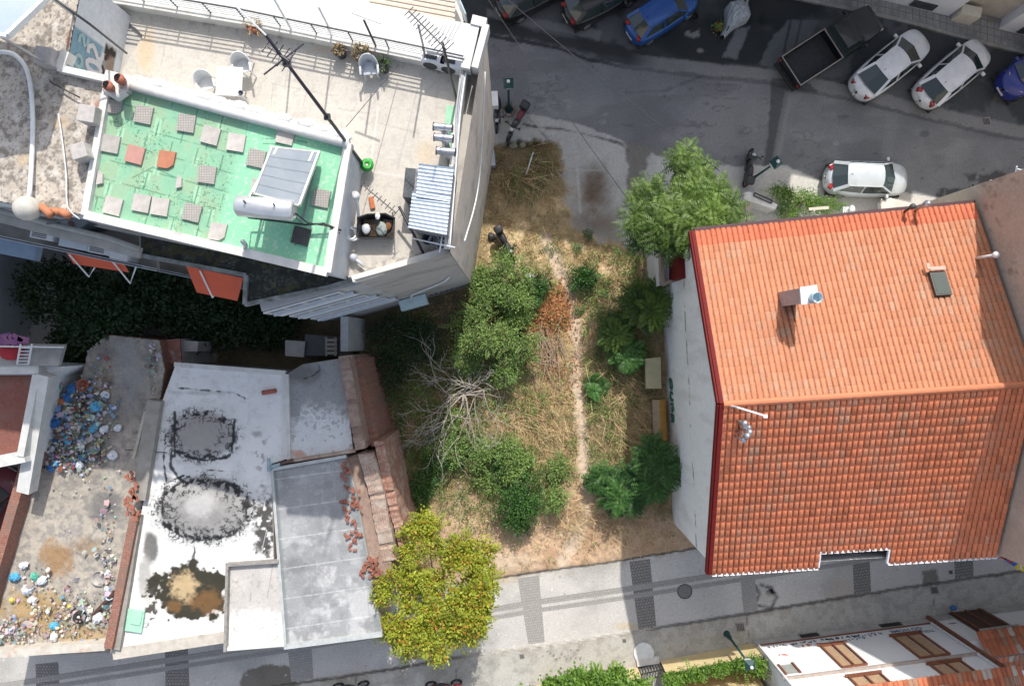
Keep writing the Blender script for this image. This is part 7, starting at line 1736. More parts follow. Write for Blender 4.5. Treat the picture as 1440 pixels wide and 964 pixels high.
for p in (q_[1], q_[2]): m = MB(); m.bar(p - Vector((.2, 0, .05)), Vector((p.x - .2, p.y, ZG - .2)), .06, .06); m.build('stand', STEEL, t)
# --- terrace furniture
WPL = pmat('white_plastic', (.68, .68, .67), (.62, .62, .61), 3, .45, bp=.03); GPL = pmat('grey_plastic', (.50, .52, .56), (.44, .46, .5), 3, .45, bp=.03)
def chair(px, py, rz, mt, label):
    p = W(px, py, ZT); t = thing('plastic_chair', p, label, 'chair', rz=rz)
    m = MB(); m.box((0, .0, .44), (.46, .46, .035), bev=.015); m.build('seat', mt, t, True, local=True)
    n = 16; vs = []; fs = []
    for i in range(n + 1):
        a = -PI * .12 + PI * 1.24 * i / n; top = .62 + .26 * max(0, math.sin(a)) ** .7
        for r_, z in ((.24, .44), (.27, .6), (.29, top), (.325, top + .005), (.325, top - .03)): vs.append((r_ * math.cos(a), -.02 + r_ * math.sin(a), z))
    for i in range(n):
        for j in range(4): fs.append((i * 5 + j, (i + 1) * 5 + j, (i + 1) * 5 + j + 1, i * 5 + j + 1))
    m = MB(); m.add(vs, fs); m.build('backrest', mt, t, True, local=True)
    for x in (-1, 1):
        for y in (-1, 1): m = MB(); m.tube([(x * .19, y * .19, .43), (x * .25, y * .25, 0)], [.03, .022], 6); m.build('leg', mt, t, local=True)
    for s_ in (-1, 1):
        m = MB(); m.box((s_ * .29, -.14, .645), (.07, .28, .025), bev=.01); m.build('armrest', mt, t, True, local=True)
chair(524, 103, .1, GPL, 'grey plastic armchair standing alone near the flower pots'); chair(349, 100, .15, WPL, 'white plastic chair behind the white table on the terrace'); chair(299, 124, .3, WPL, 'white plastic chair left of the white table on the terrace')
t = thing('plastic_table', W(335, 126, ZT), 'square white plastic table with a dark ashtray on the terrace', 'table', rz=-.05); m = MB(); m.box((0, 0, .72), (.85, .95, .04), bev=.018); m.build('tabletop', WPL, t, True, local=True)
for x in (-1, 1):
    for y in (-1, 1): m = MB(); m.tube([(x * .32, y * .36, .7), (x * .36, y * .4, 0)], [.035, .025], 6); m.build('leg', WPL, t, local=True)
m = MB(); m.lathe(W(339, 131, ZT + .74), [(.07, 0), (.075, .06), (.06, .06), (.055, .015), (0, .015)], 16); tag(m.build('ashtray', pmat('navy_glass', (.03, .03, .06), (.02, .02, .05), 9, .2), None, True), 'dark round ashtray on the white table', 'ashtray')
def pot(px, py, r_, h, mt, label, leaf, n=260, l=.14, sp=.12, z=ZT):
    p = W(px, py, z); t = thing('flower_pot', p, label, 'flower pot'); m = MB(); m.lathe((0, 0, 0), [(r_ * .72, 0), (r_, h - .05), (r_ * 1.06, h - .05), (r_ * 1.06, h), (r_ * .9, h), (r_ * .88, h - .05), (0, h - .05)], 20); m.build('pot', mt, t, True, local=True)
    rng = np.random.RandomState(int(px)); lv = Leaves(); a = rng.uniform(0, 6.3, n); rr_ = np.sqrt(rng.rand(n)) * r_ * .9; P0 = np.stack([p.x + rr_ * np.cos(a), p.y + rr_ * np.sin(a), p.z + h - .05 + rng.uniform(0, .12, n)], 1); d_ = np.stack([np.cos(a) * .6, np.sin(a) * .6, rng.uniform(.1, 1, n)], 1) + rng.normal(0, .3, (n, 3))
    lv.add(P0, d_, rng.normal(size=(n, 3)) + [0, 0, .5], rng.uniform(.6, 1.2, n) * l, rng.uniform(.02, .05, n), rng.rand(n)); lv.build('plant', leaf, t)
GRP = pmat('dark_pot', (.05, .055, .06), (.035, .04, .045), 8, .6)
pot(481, 78, .2, .42, GRP, 'small dark pot with yellowish plants left of the grey chair', STRAWM, 130, .11); pot(512, 83, .27, .42, GRP, 'wide pot with dry brown stems behind the grey chair', STRAWM, 130, .22); pot(541, 98, .2, .4, GRP, 'dark pot with thin green shoots right of the grey chair', LG3, 70, .2); pot(362, 42, .24, .4, POT, 'terracotta pot with dry twigs at the railing', STRAWM, 60, .28)
for i, (x, y, lb) in enumerate(((613, 93, 'left of the two outdoor units at the street corner of the terrace'), (638, 99, 'right hand outdoor unit next to the corner parapet'))):
    t = thing('air_conditioner', W(x, y, ZT), lb, 'air conditioner', 'outdoor units on the terrace', rz=-.2); m = MB(); m.box((0, 0, .38), (.8, .34, .62), bev=.02); m.build('casing', IRONW, t, local=True); m = MB(); m.lathe((-.12, -.175, .38), [(.24, 0), (.24, .02), (.2, .02), (.19, .0), (.05, .01), (0, .012)], 20, axis=(0, -1, 0)); m.build('fan', DGREY, t, True, local=True); m = MB(); m.box((-.1, -.0, .695), (.42, .14, .012)); m.build('vent', DGREY, t, local=True); m = MB(); m.box((0, 0, .03), (.7, .3, .06)); m.build('base', DGREY, t, local=True)
m = MB(); m.tube([W(600, 70, ZT + .5), W(660, 80, ZT + .6)], .1, 6); m.prism([xy(p, ZT + 1.0) for p in [(600, 62), (655, 72), (653, 82), (600, 74)]], ZT + .9, ZT + 1.0); tag(m.build('sheet_metal_hood', STEEL), 'galvanised sheet hood over the two outdoor units', 'hood')
# aerials
DK = pmat('dark_mast', (.035, .03, .05), (.03, .028, .035), 6, .5)
def yagi(t, a_, b_, n, ln, mt, name='aerial'):
    a_, b_ = Vector(a_), Vector(b_); m = MB(); m.tube([a_, b_], .02, 5); d_ = (b_ - a_).normalized(); s_ = d_.cross(Vector((0, 0, 1))).normalized()
    for i in range(n): p = a_.lerp(b_, i / (n - 1)); k = ln * (.6 + .4 * i / n); m.tube([p - s_ * k, p + s_ * k], .012, 4)
    return m.build(name, mt, t)
t = thing('aerial_mast', W(512, 236, ZT), 'very long dark aerial mast leaning over the terrace from the green roof wall', 'aerial'); B_ = W(514, 236, ZT); T_ = W(374, 50, 20.6); m = MB(); m.tube([B_, B_.lerp(T_, .5), T_], [.055, .05, .035], 8); m.build('mast', DK, t, True)
m = MB()
for f in (.22, .5, .86): p = B_.lerp(T_, f); m.box(p, (.16, .16, .12))
m.build('clamp', BLACKP, t)
p = B_.lerp(T_, .88); m = MB(); m.tube([p + Vector((-.45, -.35, .0)), p + Vector((.45, .35, .0))], .022, 6); m.build('dipole', DK, t)
yagi(t, p + Vector((-.3, .2, .25)), p + Vector((.2, -.15, .25)), 5, .3, DK); m = MB(); m.tube([T_, T_ + Vector((-.5, .45, .3))], .02, 5); m.build('tip', IRONW, t)
line('guy_wire', [W(560, 92, ZT + .4), W(487, 178, ZG + 1)], .012, DGREY, 'thin dark guy wire from the railing to the green roof corner', 'wire')
m = MB(); m.torus(W(516, 232, ZT + .35), .17, .06, (0, 0, 1), 14, 6); m.torus(W(516, 232, ZT + .42), .12, .06, (.5, .2, 1), 14, 6); m.torus(W(517, 230, ZT + .3), .15, .05, (-.4, .3, 1), 14, 6); tag(m.build('green_hose_coil', pmat('green_plastic', (.03, .35, .04), (.02, .25, .03), 4, .4), None, True), 'bright green hose coil at the foot of the long mast', 'hose coil')
t = thing('aerial_mast', W(643, 142, ZP), 'aerial with a long many rod boom above the outdoor units', 'aerial'); B_ = W(642, 140, ZT); T_ = W(622, 60, 16.6); m = MB(); m.tube([B_, T_], .04, 8); m.build('mast', BLACKP, t); yagi(t, W(575, 16, 16.6), W(628, 70, 16.6), 13, .28, DK); m = MB()
for k in range(6): p = T_ + Vector((-.35 + k * .12, -.1 + k * .02, .1)); m.tube([p, p + Vector((.28, .35, .3))], .01, 4)
m.build('reflector', IRONW, t)
t = thing('aerial_mast', W(529, 66, ZT), 'dark pole with a thin white bar aerial at the railing behind the brown pot', 'aerial'); m = MB(); m.tube([W(529, 66, ZT + .3), W(512, 29, 14.6)], .035, 6); m.build('mast', DK, t); m = MB(); m.tube([W(495, 18, 14.7), W(535, 33, 14.7)], .03, 6); m.build('aerial', IRONW, t)
for pts, lb in (((W(600, 86, ZT), W(588, 34, 14.6)), 'pale pole at the railing left of the outdoor units'), ((W(470, 54, ZT), W(448, 10, 14.4)), 'grey pole at the railing above the small dark pot'), ((W(413, 48, ZT), W(384, -4, 14.8)), 'white pole at the railing near the long mast tip')): line('pole', pts, .035, IRONW if 'pale' not in lb else pmat('grey_pole', (.45, .45, .44), (.38, .38, .37), 5), lb, 'pole')
t = thing('low_aerial', W(508, 228, ZT), 'low aerial with short rods leaning beside the black tub', 'aerial'); B_ = W(552, 298, ZT); yagi(t, W(510, 260, 13.2), W(557, 299, 13.2), 9, .16, DK); m = MB(); m.tube([B_, W(557, 299, 13.2)], .025, 6); m.build('mast', STEEL, t)
line('pole', [W(561, 290, ZT + .7), W(596, 357, ZT + .3)], .045, DK, 'dark pole leaning from the tub towards the terrace corner', 'pole')
for a_, b_, lb in (((580, 335), (640, 348), 'long white stick lying across the terrace corner'), ((618, 355), (622, 328), 'short white stick propped at the terrace corner')): line('stick', [W(*a_, ZT + .9), W(*b_, ZT + .85)], .025, IRONW, lb, 'stick')
# black tub, shed with corrugated roof, cowls
t = thing('tub', W(533, 322, ZT), 'black plastic tub half full of brown water and junk', 'tub', rz=-.03); m = MB(); vs = []; fs = []
for z, k in ((0, .86), (.5, 1.0), (.5, .92), (.08, .78)):
    for x, y in ((-.62, -.4), (.55, -.36), (.62, .32), (.3, .46), (-.3, .42), (-.64, .3)): vs.append((x * k, y * k, z))
for l_ in range(3):
    for j in range(6): fs.append((l_ * 6 + j, l_ * 6 + (j + 1) % 6, l_ * 6 + 6 + (j + 1) % 6, l_ * 6 + 6 + j))
fs.append((18, 19, 20, 21, 22, 23)); m.add(vs, fs); m.build('shell', BLACKP, t, local=True); m = MB(); m.box((0, 0, .2), (.95, .56, .02)); m.build('water', pmat('brown_water', (.06, .035, .015), (.04, .03, .02), 3, .15, bp=0), t, local=True)
for x, y, s_, mt, lb in ((515, 322, .15, GPL, 'grey lump at the left end of the tub'), (537, 322, .2, pmat('grey_green', (.3, .34, .32)), 'grey green flat lump in the middle of the tub'), (546, 318, .12, pmat('rust_lump', (.2, .08, .03)), 'rusty lump at the right end of the tub'), (531, 304, .09, WPL, 'white ball on the rim of the tub')):
    m = MB(); m.sphere(W(x, y, ZT + (.28 if s_ != .09 else .52)), s_, 10, 7, (1, 1.3, .5), jit=.08); tag(m.build('tub_junk', mt, None, True), lb, 'junk')
t = thing('terrace_shed', W(605, 285, ZT), 'small terrace shed under two overlapping blue white corrugated sheets', 'shed'); zz = 13.55
m = MB(); m.prism([xy(p, zz) for p in [(584, 236), (637, 240), (628, 328), (578, 318)]], ZT, zz - .12); m.build('wall', pmat('shed_grey', (.2, .21, .22), (.3, .31, .32), 2), t)
def corr(nm, q_, n, amp, mt):
    m = MB(); A_, B_, C_, D_ = [Vector(v) for v in q_]; k = n * 6; vs = []
    for i in range(k + 1):
        f = i / k; z = Vector((0, 0, amp * math.cos(f * n * 2 * PI))); vs += [A_.lerp(D_, f) + z, B_.lerp(C_, f) + z]
    m.add(vs, [(2 * i, 2 * i + 1, 2 * i + 3, 2 * i + 2) for i in range(k)]); return m.build(nm, mt, t, True)
CORR = pmat('blue_white_sheet', (.60, .66, .72), (.48, .56, .64), 1.2, .4, metal=.25, bp=.03)
corr('upper_sheet', [W(589, 230, zz + .12), W(638, 236, zz + .02), W(633, 284, zz), W(585, 276, zz + .1)], 9, .028, CORR); corr('lower_sheet', [W(580, 269, zz + .06), W(634, 275, zz), W(628, 330, zz - .08), W(574, 320, zz)], 10, .028, CORR)
m = MB(); m.box(W(579, 262, ZT + .5), (.35, .95, 1.0), -.1); tag(m.build('dark_cabinet', pmat('slate', (.1, .11, .12), (.07, .08, .085), 5)), 'dark slate box against the left side of the corrugated shed', 'box')
t = thing('bucket_pile', W(608, 342, ZT), 'buckets and hoses piled behind the corrugated shed', 'buckets')
for x, y, c in ((612, 340, GPL), (622, 346, STEEL), (603, 338, GRP)): m = MB(); m.lathe(W(x, y, ZT), [(.14, 0), (.19, .36), (.17, .36), (.13, .04), (0, .04)], 14); m.build('bucket', c, t, True)
for i, (x, y, lb) in enumerate(((628, 195, 'twin ended steel flue cowl farthest from the corrugated shed'), (629, 209, 'middle one of three twin ended steel flue cowls'), (632, 227, 'twin ended steel flue cowl touching the corrugated shed'))):
    t = thing('flue_cowl', W(x, y, ZT), lb, 'flue cowl', 'steel flue cowls at the terrace edge'); p = W(x, y, ZT); m = MB(); m.tube([p, p + Vector((0, 0, 1.15))], .11, 12); m.build('pipe', STEEL, t, True); q_ = p + Vector((0, 0, 1.2)); m = MB(); m.tube([q_ + Vector((-.3, .03, 0)), q_ + Vector((.3, -.03, 0))], .12, 14, cap=False); m.build('cross_pipe', STEEL, t, True)
    for s_ in (-1, 1):
        m = MB(); m.torus(q_ + Vector((s_ * .3, -s_ * .03, 0)), .125, .02, (1, -.1, 0), 16, 6); m.lathe(q_ + Vector((s_ * .28, -s_ * .03, 0)), [(.1, 0), (0, 0.001)], 12, axis=(s_, 0, .01)); m.build('opening', DGREY, t, True)
m = MB(); m.box(W(633, 180, ZT + .03), (.36, 1.5, .03), -.08); tag(m.build('green_mat', pmat('green_mat', (.34, .62, .42), (.28, .52, .36), 4)), 'pale green strip of mat by the terrace edge above the steel cowls', 'mat')
t = thing('white_hose_coil', W(493, 328, ZT), 'coil of thick white hose against the green roof wall', 'hose coil')
for r_, dz, dx in ((.2, .5, 0), (.24, .42, .04), (.22, .34, .08)): m = MB(); m.torus(W(492 + dx * 60, 328, ZT + dz), r_, .035, (.6, .25, .8), 20, 6); m.build('loop', IRONW, t, True)
line('pipe', smooth([W(499, 275, ZT + 1.2), W(503, 290, ZT + .8), W(504, 312, ZT + .3), W(502, 330, ZT + .1)]), .05, IRONW, 'thin white pipe down the wall between the mast and the hose coil', 'pipe')
m = MB(); m.lathe(W(499, 276, ZT + 1.3), [(.16, .06), (.1, .0), (0, 0)], 16, axis=(.4, .3, 1)); tag(m.build('small_dish', IRONW, None, True), 'small white dish on the blue grey wall under the green roof', 'dish')
m = MB(); m.box(W(523, 285, ZT + .05), (.16, .42, .08), .2, bev=.03); tag(m.build('orange_board', pmat('orange_board', (.5, .17, .06), (.42, .14, .06), 6)), 'small orange board lying above the black tub', 'board')
m = MB(); m.sphere(W(497, 362, ZT + .2), .14, 10, 7); m.tube([W(497, 362, ZT + .2), W(512, 374, ZT + .2)], .06, 6); tag(m.build('tap_box', GPL, None, True), 'grey tap and pipe at the pointed corner of the terrace', 'tap')
for k in range(3): line('cable', smooth([W(655 - k * 2, 100, ZP + .02 + .02 * k), W(648 - k * 3, 150, ZP + .02), W(643 - k, 210, ZP + .02), W(637 - k * 2, 290, ZP + .02), W(632 - k, 350, ZP + .02)]), .03, [IRONW, STEEL, MATS['grey_pole']][k], ['white cable along the east parapet of the terrace', 'steel conduit along the east parapet of the terrace', 'grey cable along the east parapet of the terrace'][k], 'cable')
line('cable', smooth([G(-29, -250, 12) + Vector((.15, 0, 0)), G(-38, -190, 9) + Vector((.2, 0, 0)), G(-44, -150, 8.6) + Vector((.2, 0, 0)), G(-52, -100, 10.6) + Vector((.2, 0, 0))]), .03, IRONW, 'pale cable sagging across the east wall of the apartment block', 'cable')
# ================================================================ rubbish on the derelict roof
rg = random.Random(21); P_ = []; Q_ = []; C_ = []
colz = [(.6, .61, .62), (.5, .53, .57), (.6, .62, .64), (.06, .17, .36), (.13, .27, .42), (.42, .43, .41), (.05, .05, .05), (.3, .1, .08), (.2, .33, .27), (.38, .31, .18), (.5, .42, .44), (.27, .25, .22), (.18, .16, .14), (.3, .29, .27), (.5, .5, .5), (.22, .3, .4)]
pale = [(.58, .57, .55), (.5, .49, .47), (.6, .6, .6), (.42, .4, .36), (.36, .31, .24), (.48, .45, .4), (.4, .34, .26), (.3, .27, .23), (.6, .62, .64), (.2, .17, .13), (.15, .28, .42), (.5, .42, .36)]; PAL = [colz]
def trash(n, cx, cy, sx, sy, poly, dark=0.):
    for _ in range(n):
        x, y = rg.gauss(cx, sx), rg.gauss(cy, sy)
        if not inside(np.array([x]), np.array([y]), poly)[0]: continue
        p = W(x, y, 4.2 + .05 + abs(rg.gauss(0, .12))); s_ = rg.uniform(.025, .1) if rg.random() < .9 else rg.uniform(.1, .2); c = PAL[0][rg.randrange(len(PAL[0]))]; c = tuple(v * rg.uniform(.7, 1.1) for v in c); o_ = len(P_)
        R_ = Euler((rg.uniform(-.8, .8), rg.uniform(-.8, .8), rg.uniform(0, 6))).to_matrix()
        for a in range(5): P_.append(tuple(p + R_ @ Vector((s_ * math.cos(a * 1.257) * rg.uniform(.5, 1.2), s_ * math.sin(a * 1.257) * rg.uniform(.5, 1.2), rg.uniform(-.03, .03))))); C_.append((*c, 1))
        P_.append(tuple(p + Vector((0, 0, s_ * .16)))); C_.append((*c, 1))
        for a in range(5): Q_.append((o_ + a, o_ + (a + 1) % 5, o_ + 5))
IN = [(70, 540), (150, 530), (175, 640), (120, 670), (52, 660), (62, 600)]; IN2 = [(30, 790), (70, 800), (150, 790), (160, 880), (140, 900), (-20, 905), (0, 860)]
trash(900, 95, 585, 26, 34, IN); trash(380, 95, 640, 28, 14, IN); trash(170, 135, 560, 16, 30, TRP); PAL[0] = pale; trash(400, 100, 866, 30, 20, IN2); trash(240, 18, 888, 18, 12, IN2); trash(160, 150, 800, 7, 40, TRP); trash(90, 45, 815, 14, 22, IN2); trash(90, 215, 500, 5, 30, TRP); trash(80, 140, 690, 40, 80, TRP)
tag(npmesh('litter', np.array(P_), np.array(Q_), vmat('litter_plastic', .55, 30, .1, .15, 16), None, np.array(C_)), 'loose litter and scraps strewn over the derelict roof', 'litter', kind='stuff')
BAGC = {'white': pmat('white_bag', (.66, .68, .72), (.52, .55, .6), 6, .45), 'blue': pmat('blue_bag', (.03, .17, .45), (.02, .12, .34), 5, .4), 'light blue': pmat('sky_bag', (.08, .33, .55), (.1, .4, .6), 6, .4), 'orange': pmat('orange_bag', (.6, .2, .06), (.5, .16, .05), 5, .45), 'black': BLACKP, 'pink': pmat('pink_bag', (.55, .16, .3), (.45, .12, .25), 5, .45), 'green': pmat('mint_bag', (.1, .42, .3), (.08, .34, .25), 5, .45), 'yellow': pmat('yellow_bag', (.6, .48, .12), (.52, .4, .1), 5, .45)}
bags = [(102, 547, .28, 'blue', 'highest on the roof'), (97, 558, .26, 'blue', 'just below the topmost blue one'), (87, 564, .2, 'orange', 'in the upper heap'), (94, 567, .16, 'white', 'right of the upper orange one'), (82, 583, .2, 'orange', 'in the middle of the upper heap'), (80, 593, .38, 'blue', 'biggest, at the left wall'), (73, 598, .2, 'black', 'by the left wall'), (137, 571, .3, 'light blue', 'in the right part of the upper heap'), (149, 554, .2, 'white', 'by the clay pot at the top right of the heap'), (120, 571, .2, 'black', 'in the right part of the upper heap'), (131, 604, .22, 'light blue', 'low at the right of the upper heap'), (98, 619, .25, 'light blue', 'in the lower middle of the upper heap'), (148, 603, .25, 'white', 'at the right edge of the upper heap'), (167, 601, .22, 'white', 'alone on bare cement'), (160, 640, .25, 'white', 'alone and lowest on bare cement'), (114, 627, .26, 'white', 'with a blue print in the upper heap'), (72, 632, .24, 'white', 'near the brick parapet'), (73, 657, .24, 'blue', 'lowest of the upper heap'), (80, 651, .18, 'light blue', 'next to the lowest blue one'), (80, 641, .12, 'pink', 'small, low in the upper heap'),
        (113, 653, .2, 'white', 'by the lower end of the upper heap'), (36, 793, .24, 'white', 'top of the lower heap'), (23, 810, .26, 'light blue', 'by the left brick parapet'), (50, 809, .22, 'green', 'in the lower heap'), (61, 815, .24, 'white', 'near the green one'), (40, 827, .3, 'white', 'large, in the lower heap'), (47, 841, .24, 'white', 'flat, in the lower heap'), (78, 878, .24, 'light blue', 'near the car tyre'), (78, 894, .26, 'white', 'at the lower front parapet'), (18, 843, .16, 'yellow', 'at the left of the lower heap'), (140, 866, .32, 'white', 'long, beside the right brick parapet'), (152, 828, .18, 'white', 'by the right brick parapet'), (99, 851, .14, 'yellow', 'small, above the tyre'), (153, 805, .2, 'white', 'highest beside the right brick parapet')]
for x, y, s_, c, w_ in bags:
    s_ *= .84; m = MB(); m.sphere((0, 0, s_ * .4), s_, 12, 8, (rg.uniform(.85, 1.25), rg.uniform(.75, 1.05), .6), jit=.22); m.tube([(0, 0, s_ * .8), (.03, .02, s_ * 1.15)], [s_ * .22, s_ * .3], 6)
    o = m.build('rubbish_bag', BAGC[c]); o.location = W(x, y, 4.24); o.rotation_euler = (rg.uniform(-.3, .3), rg.uniform(-.3, .3), rg.uniform(0, 6)); tag(o, f'{c} rubbish bag, {w_}', 'rubbish bag', 'rubbish bags on the derelict roof')
m = MB(); m.torus(W(112, 867, 4.35), .2, .09, (.15, .1, 1), 22, 8); tag(m.build('tyre', TYRE, None, True), 'old black tyre lying in the lower heap of rubbish', 'tyre')
m = MB(); m.lathe(W(121, 541, 4.2), [(.2, 0), (.28, .3), (.24, .3), (.2, .05), (0, .05)], 16); tag(m.build('clay_pot', POT, None, True), 'empty clay pot at the top of the rubbish heap', 'pot')
m = MB(); m.lathe(W(140, 812, 4.22), [(.34, 0), (.36, .1), (.3, .1), (.28, .03), (0, .03)], 20); tag(m.build('old_basin', pmat('grey_enamel', (.4, .38, .35), (.3, .28, .26), 5, .5), None, True), 'round grey basin near the right brick parapet', 'basin')
m = MB(); m.box(W(146, 848, 4.4), (.14, 1.5, .1), -.75); tag(m.build('burnt_plank', pmat('burnt_wood', (.08, .04, .03), (.06, .03, .02), 6)), 'dark brown plank in the lower rubbish heap', 'plank')
for i, (p_, lb) in enumerate((([(136, 640), (142, 632), (140, 655)], 'crooked dark rod on the bare cement right of the heap'), ([(176, 632), (235, 636)], 'thin cable stretched from the rubbish roof to the white roof'), ([(112, 655), (110, 668)], 'short dark stick below the upper heap'))): line('rod', [W(a, b, 4.6 if i == 1 else 4.35) for a, b in p_], .018, DGREY, lb, 'rod')
# ================================================================ street furniture, lot and garden things
LGRN = pmat('lamp_green', (.012, .06, .06), (.01, .05, .05), 6, .45); OPAL = pmat('opal_glass', (.7, .72, .72), (.65, .67, .67), 3, .3, bp=0)
def street_lamp(): 
    t = thing('street_lamp', (0, 0, 0), 'x', 'street lamp', 'green lantern street lamps'); m = MB(); m.lathe((0, 0, 0), [(.22, 0), (.22, .08), (.13, .14), (.11, .6), (.07, .68), (.06, 1.2), (.05, 3.0)], 14); m.build('post', LGRN, t, True, local=True)
    m = MB(); m.lathe((0, 0, 2.98), [(.04, 0), (.1, .05), (.17, .1)], 4, axis=None); m.build('bracket', LGRN, t, local=True); m = MB(); m.lathe((0, 0, 3.08), [(.16, 0), (.27, .42)], 4); m.build('lantern_glass', OPAL, t, local=True)
    m = MB(); m.lathe((0, 0, 3.5), [(.33, 0), (.33, .04), (.12, .2), (.1, .22)], 4); rf = m.build('lantern_roof', LGRN, t, local=True); m = MB(); m.sphere((0, 0, 3.76), .085, 10, 7); m.build('finial', OPAL, rf, True, local=True); return t
lp = street_lamp()
for i, (x, y, rz, lb) in enumerate(((715.5, 154, .05, 'green lantern lamp on the street beside the corner of the apartment block'), (1054, 254, .6, 'green lantern lamp on the street above the orange roof'), (1021, 889, .1, 'green lantern lamp on the lane beside the ivy and white house'))): place(lp, i, W(x, y, 0), rz + PI / 4, lb)
m = MB(); m.torus(W(715.5, 156, .25), .3, .035, (0, 0, 1), 20, 6); m.torus(W(715.5, 156, .6), .3, .035, (0, 0, 1), 20, 6)
for k in range(6): a = k * PI / 3; p = W(715.5, 156, 0) + Vector((.3 * math.cos(a), .3 * math.sin(a), 0)); m.tube([p, p + Vector((0, 0, .62))], .02, 5)
tag(m.build('post_guard', pmat('rusty_guard', (.2, .13, .1), (.14, .1, .08), 6)), 'rusty ring guard around the foot of the lamp near the block', 'guard')
for i, (a_, b_, z0, z1, lb) in enumerate(((( 745, 78), (884, 282), 8.2, 6.4, 'left of two thin overhead wires crossing the street to the big tree'), ((822, 82), (1012, 240), 8.2, 6.4, 'right of two thin overhead wires crossing the street to the big tree'))):
    A_, B_ = W(*a_, z0), W(*b_, z1); A_ = A_ + (A_ - B_) * 1.2; line('overhead_wire', [A_.lerp(B_, k / 10) - Vector((0, 0, .5 * math.sin(PI * k / 10))) for k in range(11)], .014, DGREY, lb, 'wire')
t = thing('flower_pot', W(1008, 40), 'red flower pot with a leafy plant beside the tarpaulin', 'flower pot'); m = MB(); m.lathe(W(1008, 41), [(.16, 0), (.22, .3), (.19, .3), (0, .26)], 16); m.build('pot', pmat('red_pot', (.4, .03, .03), (.3, .03, .03), 5), t, True); lv = Leaves(); rng = np.random.RandomState(5); n = 160; c = np.array(W(1010, 38, .4)); lv.add(c + rng.normal(0, .12, (n, 3)), rng.normal(size=(n, 3)), rng.normal(0, .4, (n, 3)) + [0, 0, 1], np.full(n, .12), np.full(n, .06), rng.rand(n)); lv.build('plant', LG3, t)
m = MB(); m.torus(W(976, 23, .06), .22, .05, (0, 0, 1), 20, 6); m.lathe(W(976, 23, .02), [(.2, 0), (0, .003)], 18); tag(m.build('tyre_ring', TYRE, None, True), 'black ring lying on the asphalt between the blue car and the tarpaulin', 'ring')
m = MB(); m.sphere(W(691, 333, .2), .22, 14, 9, (.85, 1.05, .6), jit=.16); tag(m.build('bin_bag', pmat('black_bin_bag', (.03, .03, .032), (.06, .06, .065), 6, .4, bp=.5), None, True), 'crumpled grey black bag between the scooter and the wall of the block', 'bag')
line('white_pole', [W(750, 214, .45), W(740, 245, .35)], .035, IRONW, 'white pole lying on the brown grass near the street', 'pole')
m = MB()
for k in range(7): m.box(W(744 + rg.uniform(-5, 5), 394 + rg.uniform(-10, 12), .5 + rg.uniform(0, .3)), (rg.uniform(.1, .3), rg.uniform(.2, .4), .02), rot=Euler((rg.uniform(-.5, .5), rg.uniform(-.5, .5), rg.uniform(0, 3))).to_matrix())
tag(m.build('white_scrap', IRONW), 'torn white sheet caught in the bushes at the top of the path', 'scrap')
for x, y, s_, lb in ((822, 349, .13, 'pale stone in the straw near the concrete apron'), (735, 204, .16, 'flat mossy stone at the top of the brown grass'), (722, 205, .2, 'larger flat mossy stone nearest the lamp at the top of the brown grass')): m = MB(); m.sphere(W(x, y, .08), s_, 9, 6, (1.1, .9, .45), jit=.12); tag(m.build('stone', pmat('field_stone', (.27, .25, .19), (.2, .19, .13), 5), None, True), lb, 'stone')
m = MB(); m.box(W(692, 224, .3), (.3, .75, .5), .1); tag(m.build('grey_box', GPL), 'grey box standing against the east wall of the block', 'box')
m = MB(); m.box(W(696, 141, 2.9), (.3, .7, .5), .05, bev=.03); tag(m.build('wall_unit', IRONW), 'white box unit high on the east wall of the apartment block', 'wall unit')
# little sheds against the gable wall
t = thing('olive_box', W(917, 524), 'olive green flat topped box against the white gable wall', 'box'); m = MB(); m.prism([xy(p, 1.1) for p in [(908, 506), (929, 504), (930, 544), (910, 545)]], 0, 1.08); m.build('casing', pmat('olive', (.23, .2, .11), (.18, .16, .09), 4), t); m = MB(); m.prism([xy(p, 1.12) for p in [(907, 504), (929, 502), (930, 546), (908, 546)]], 1.085, 1.15); m.build('lid', pmat('olive_lid', (.36, .33, .2), (.3, .28, .17), 4), t)
t = thing('gabled_box', W(927, 590), 'narrow box with a two coloured brown and yellow lid against the gable wall', 'box'); m = MB(); m.prism([xy(p, .9) for p in [(919, 563), (935, 563), (937, 619), (921, 619)]], 0, .9); m.build('casing', pmat('brown_board', (.24, .17, .12), (.19, .14, .1), 5), t)
m = MB(); a_, b_, c_, d_, e_, f_ = W(917, 562, .9), W(927, 562, 1.35), W(936, 562, .95), W(919, 620, .9), W(929, 620, 1.35), W(938, 620, .95); m.quad(a_, b_, e_, d_); m.build('brown_lid', pmat('tan_board', (.36, .27, .19), (.3, .23, .16), 4), t); m = MB(); m.quad(b_, c_, f_, e_); m.build('yellow_lid', pmat('ochre_board', (.5, .27, .06), (.42, .22, .05), 4), t)
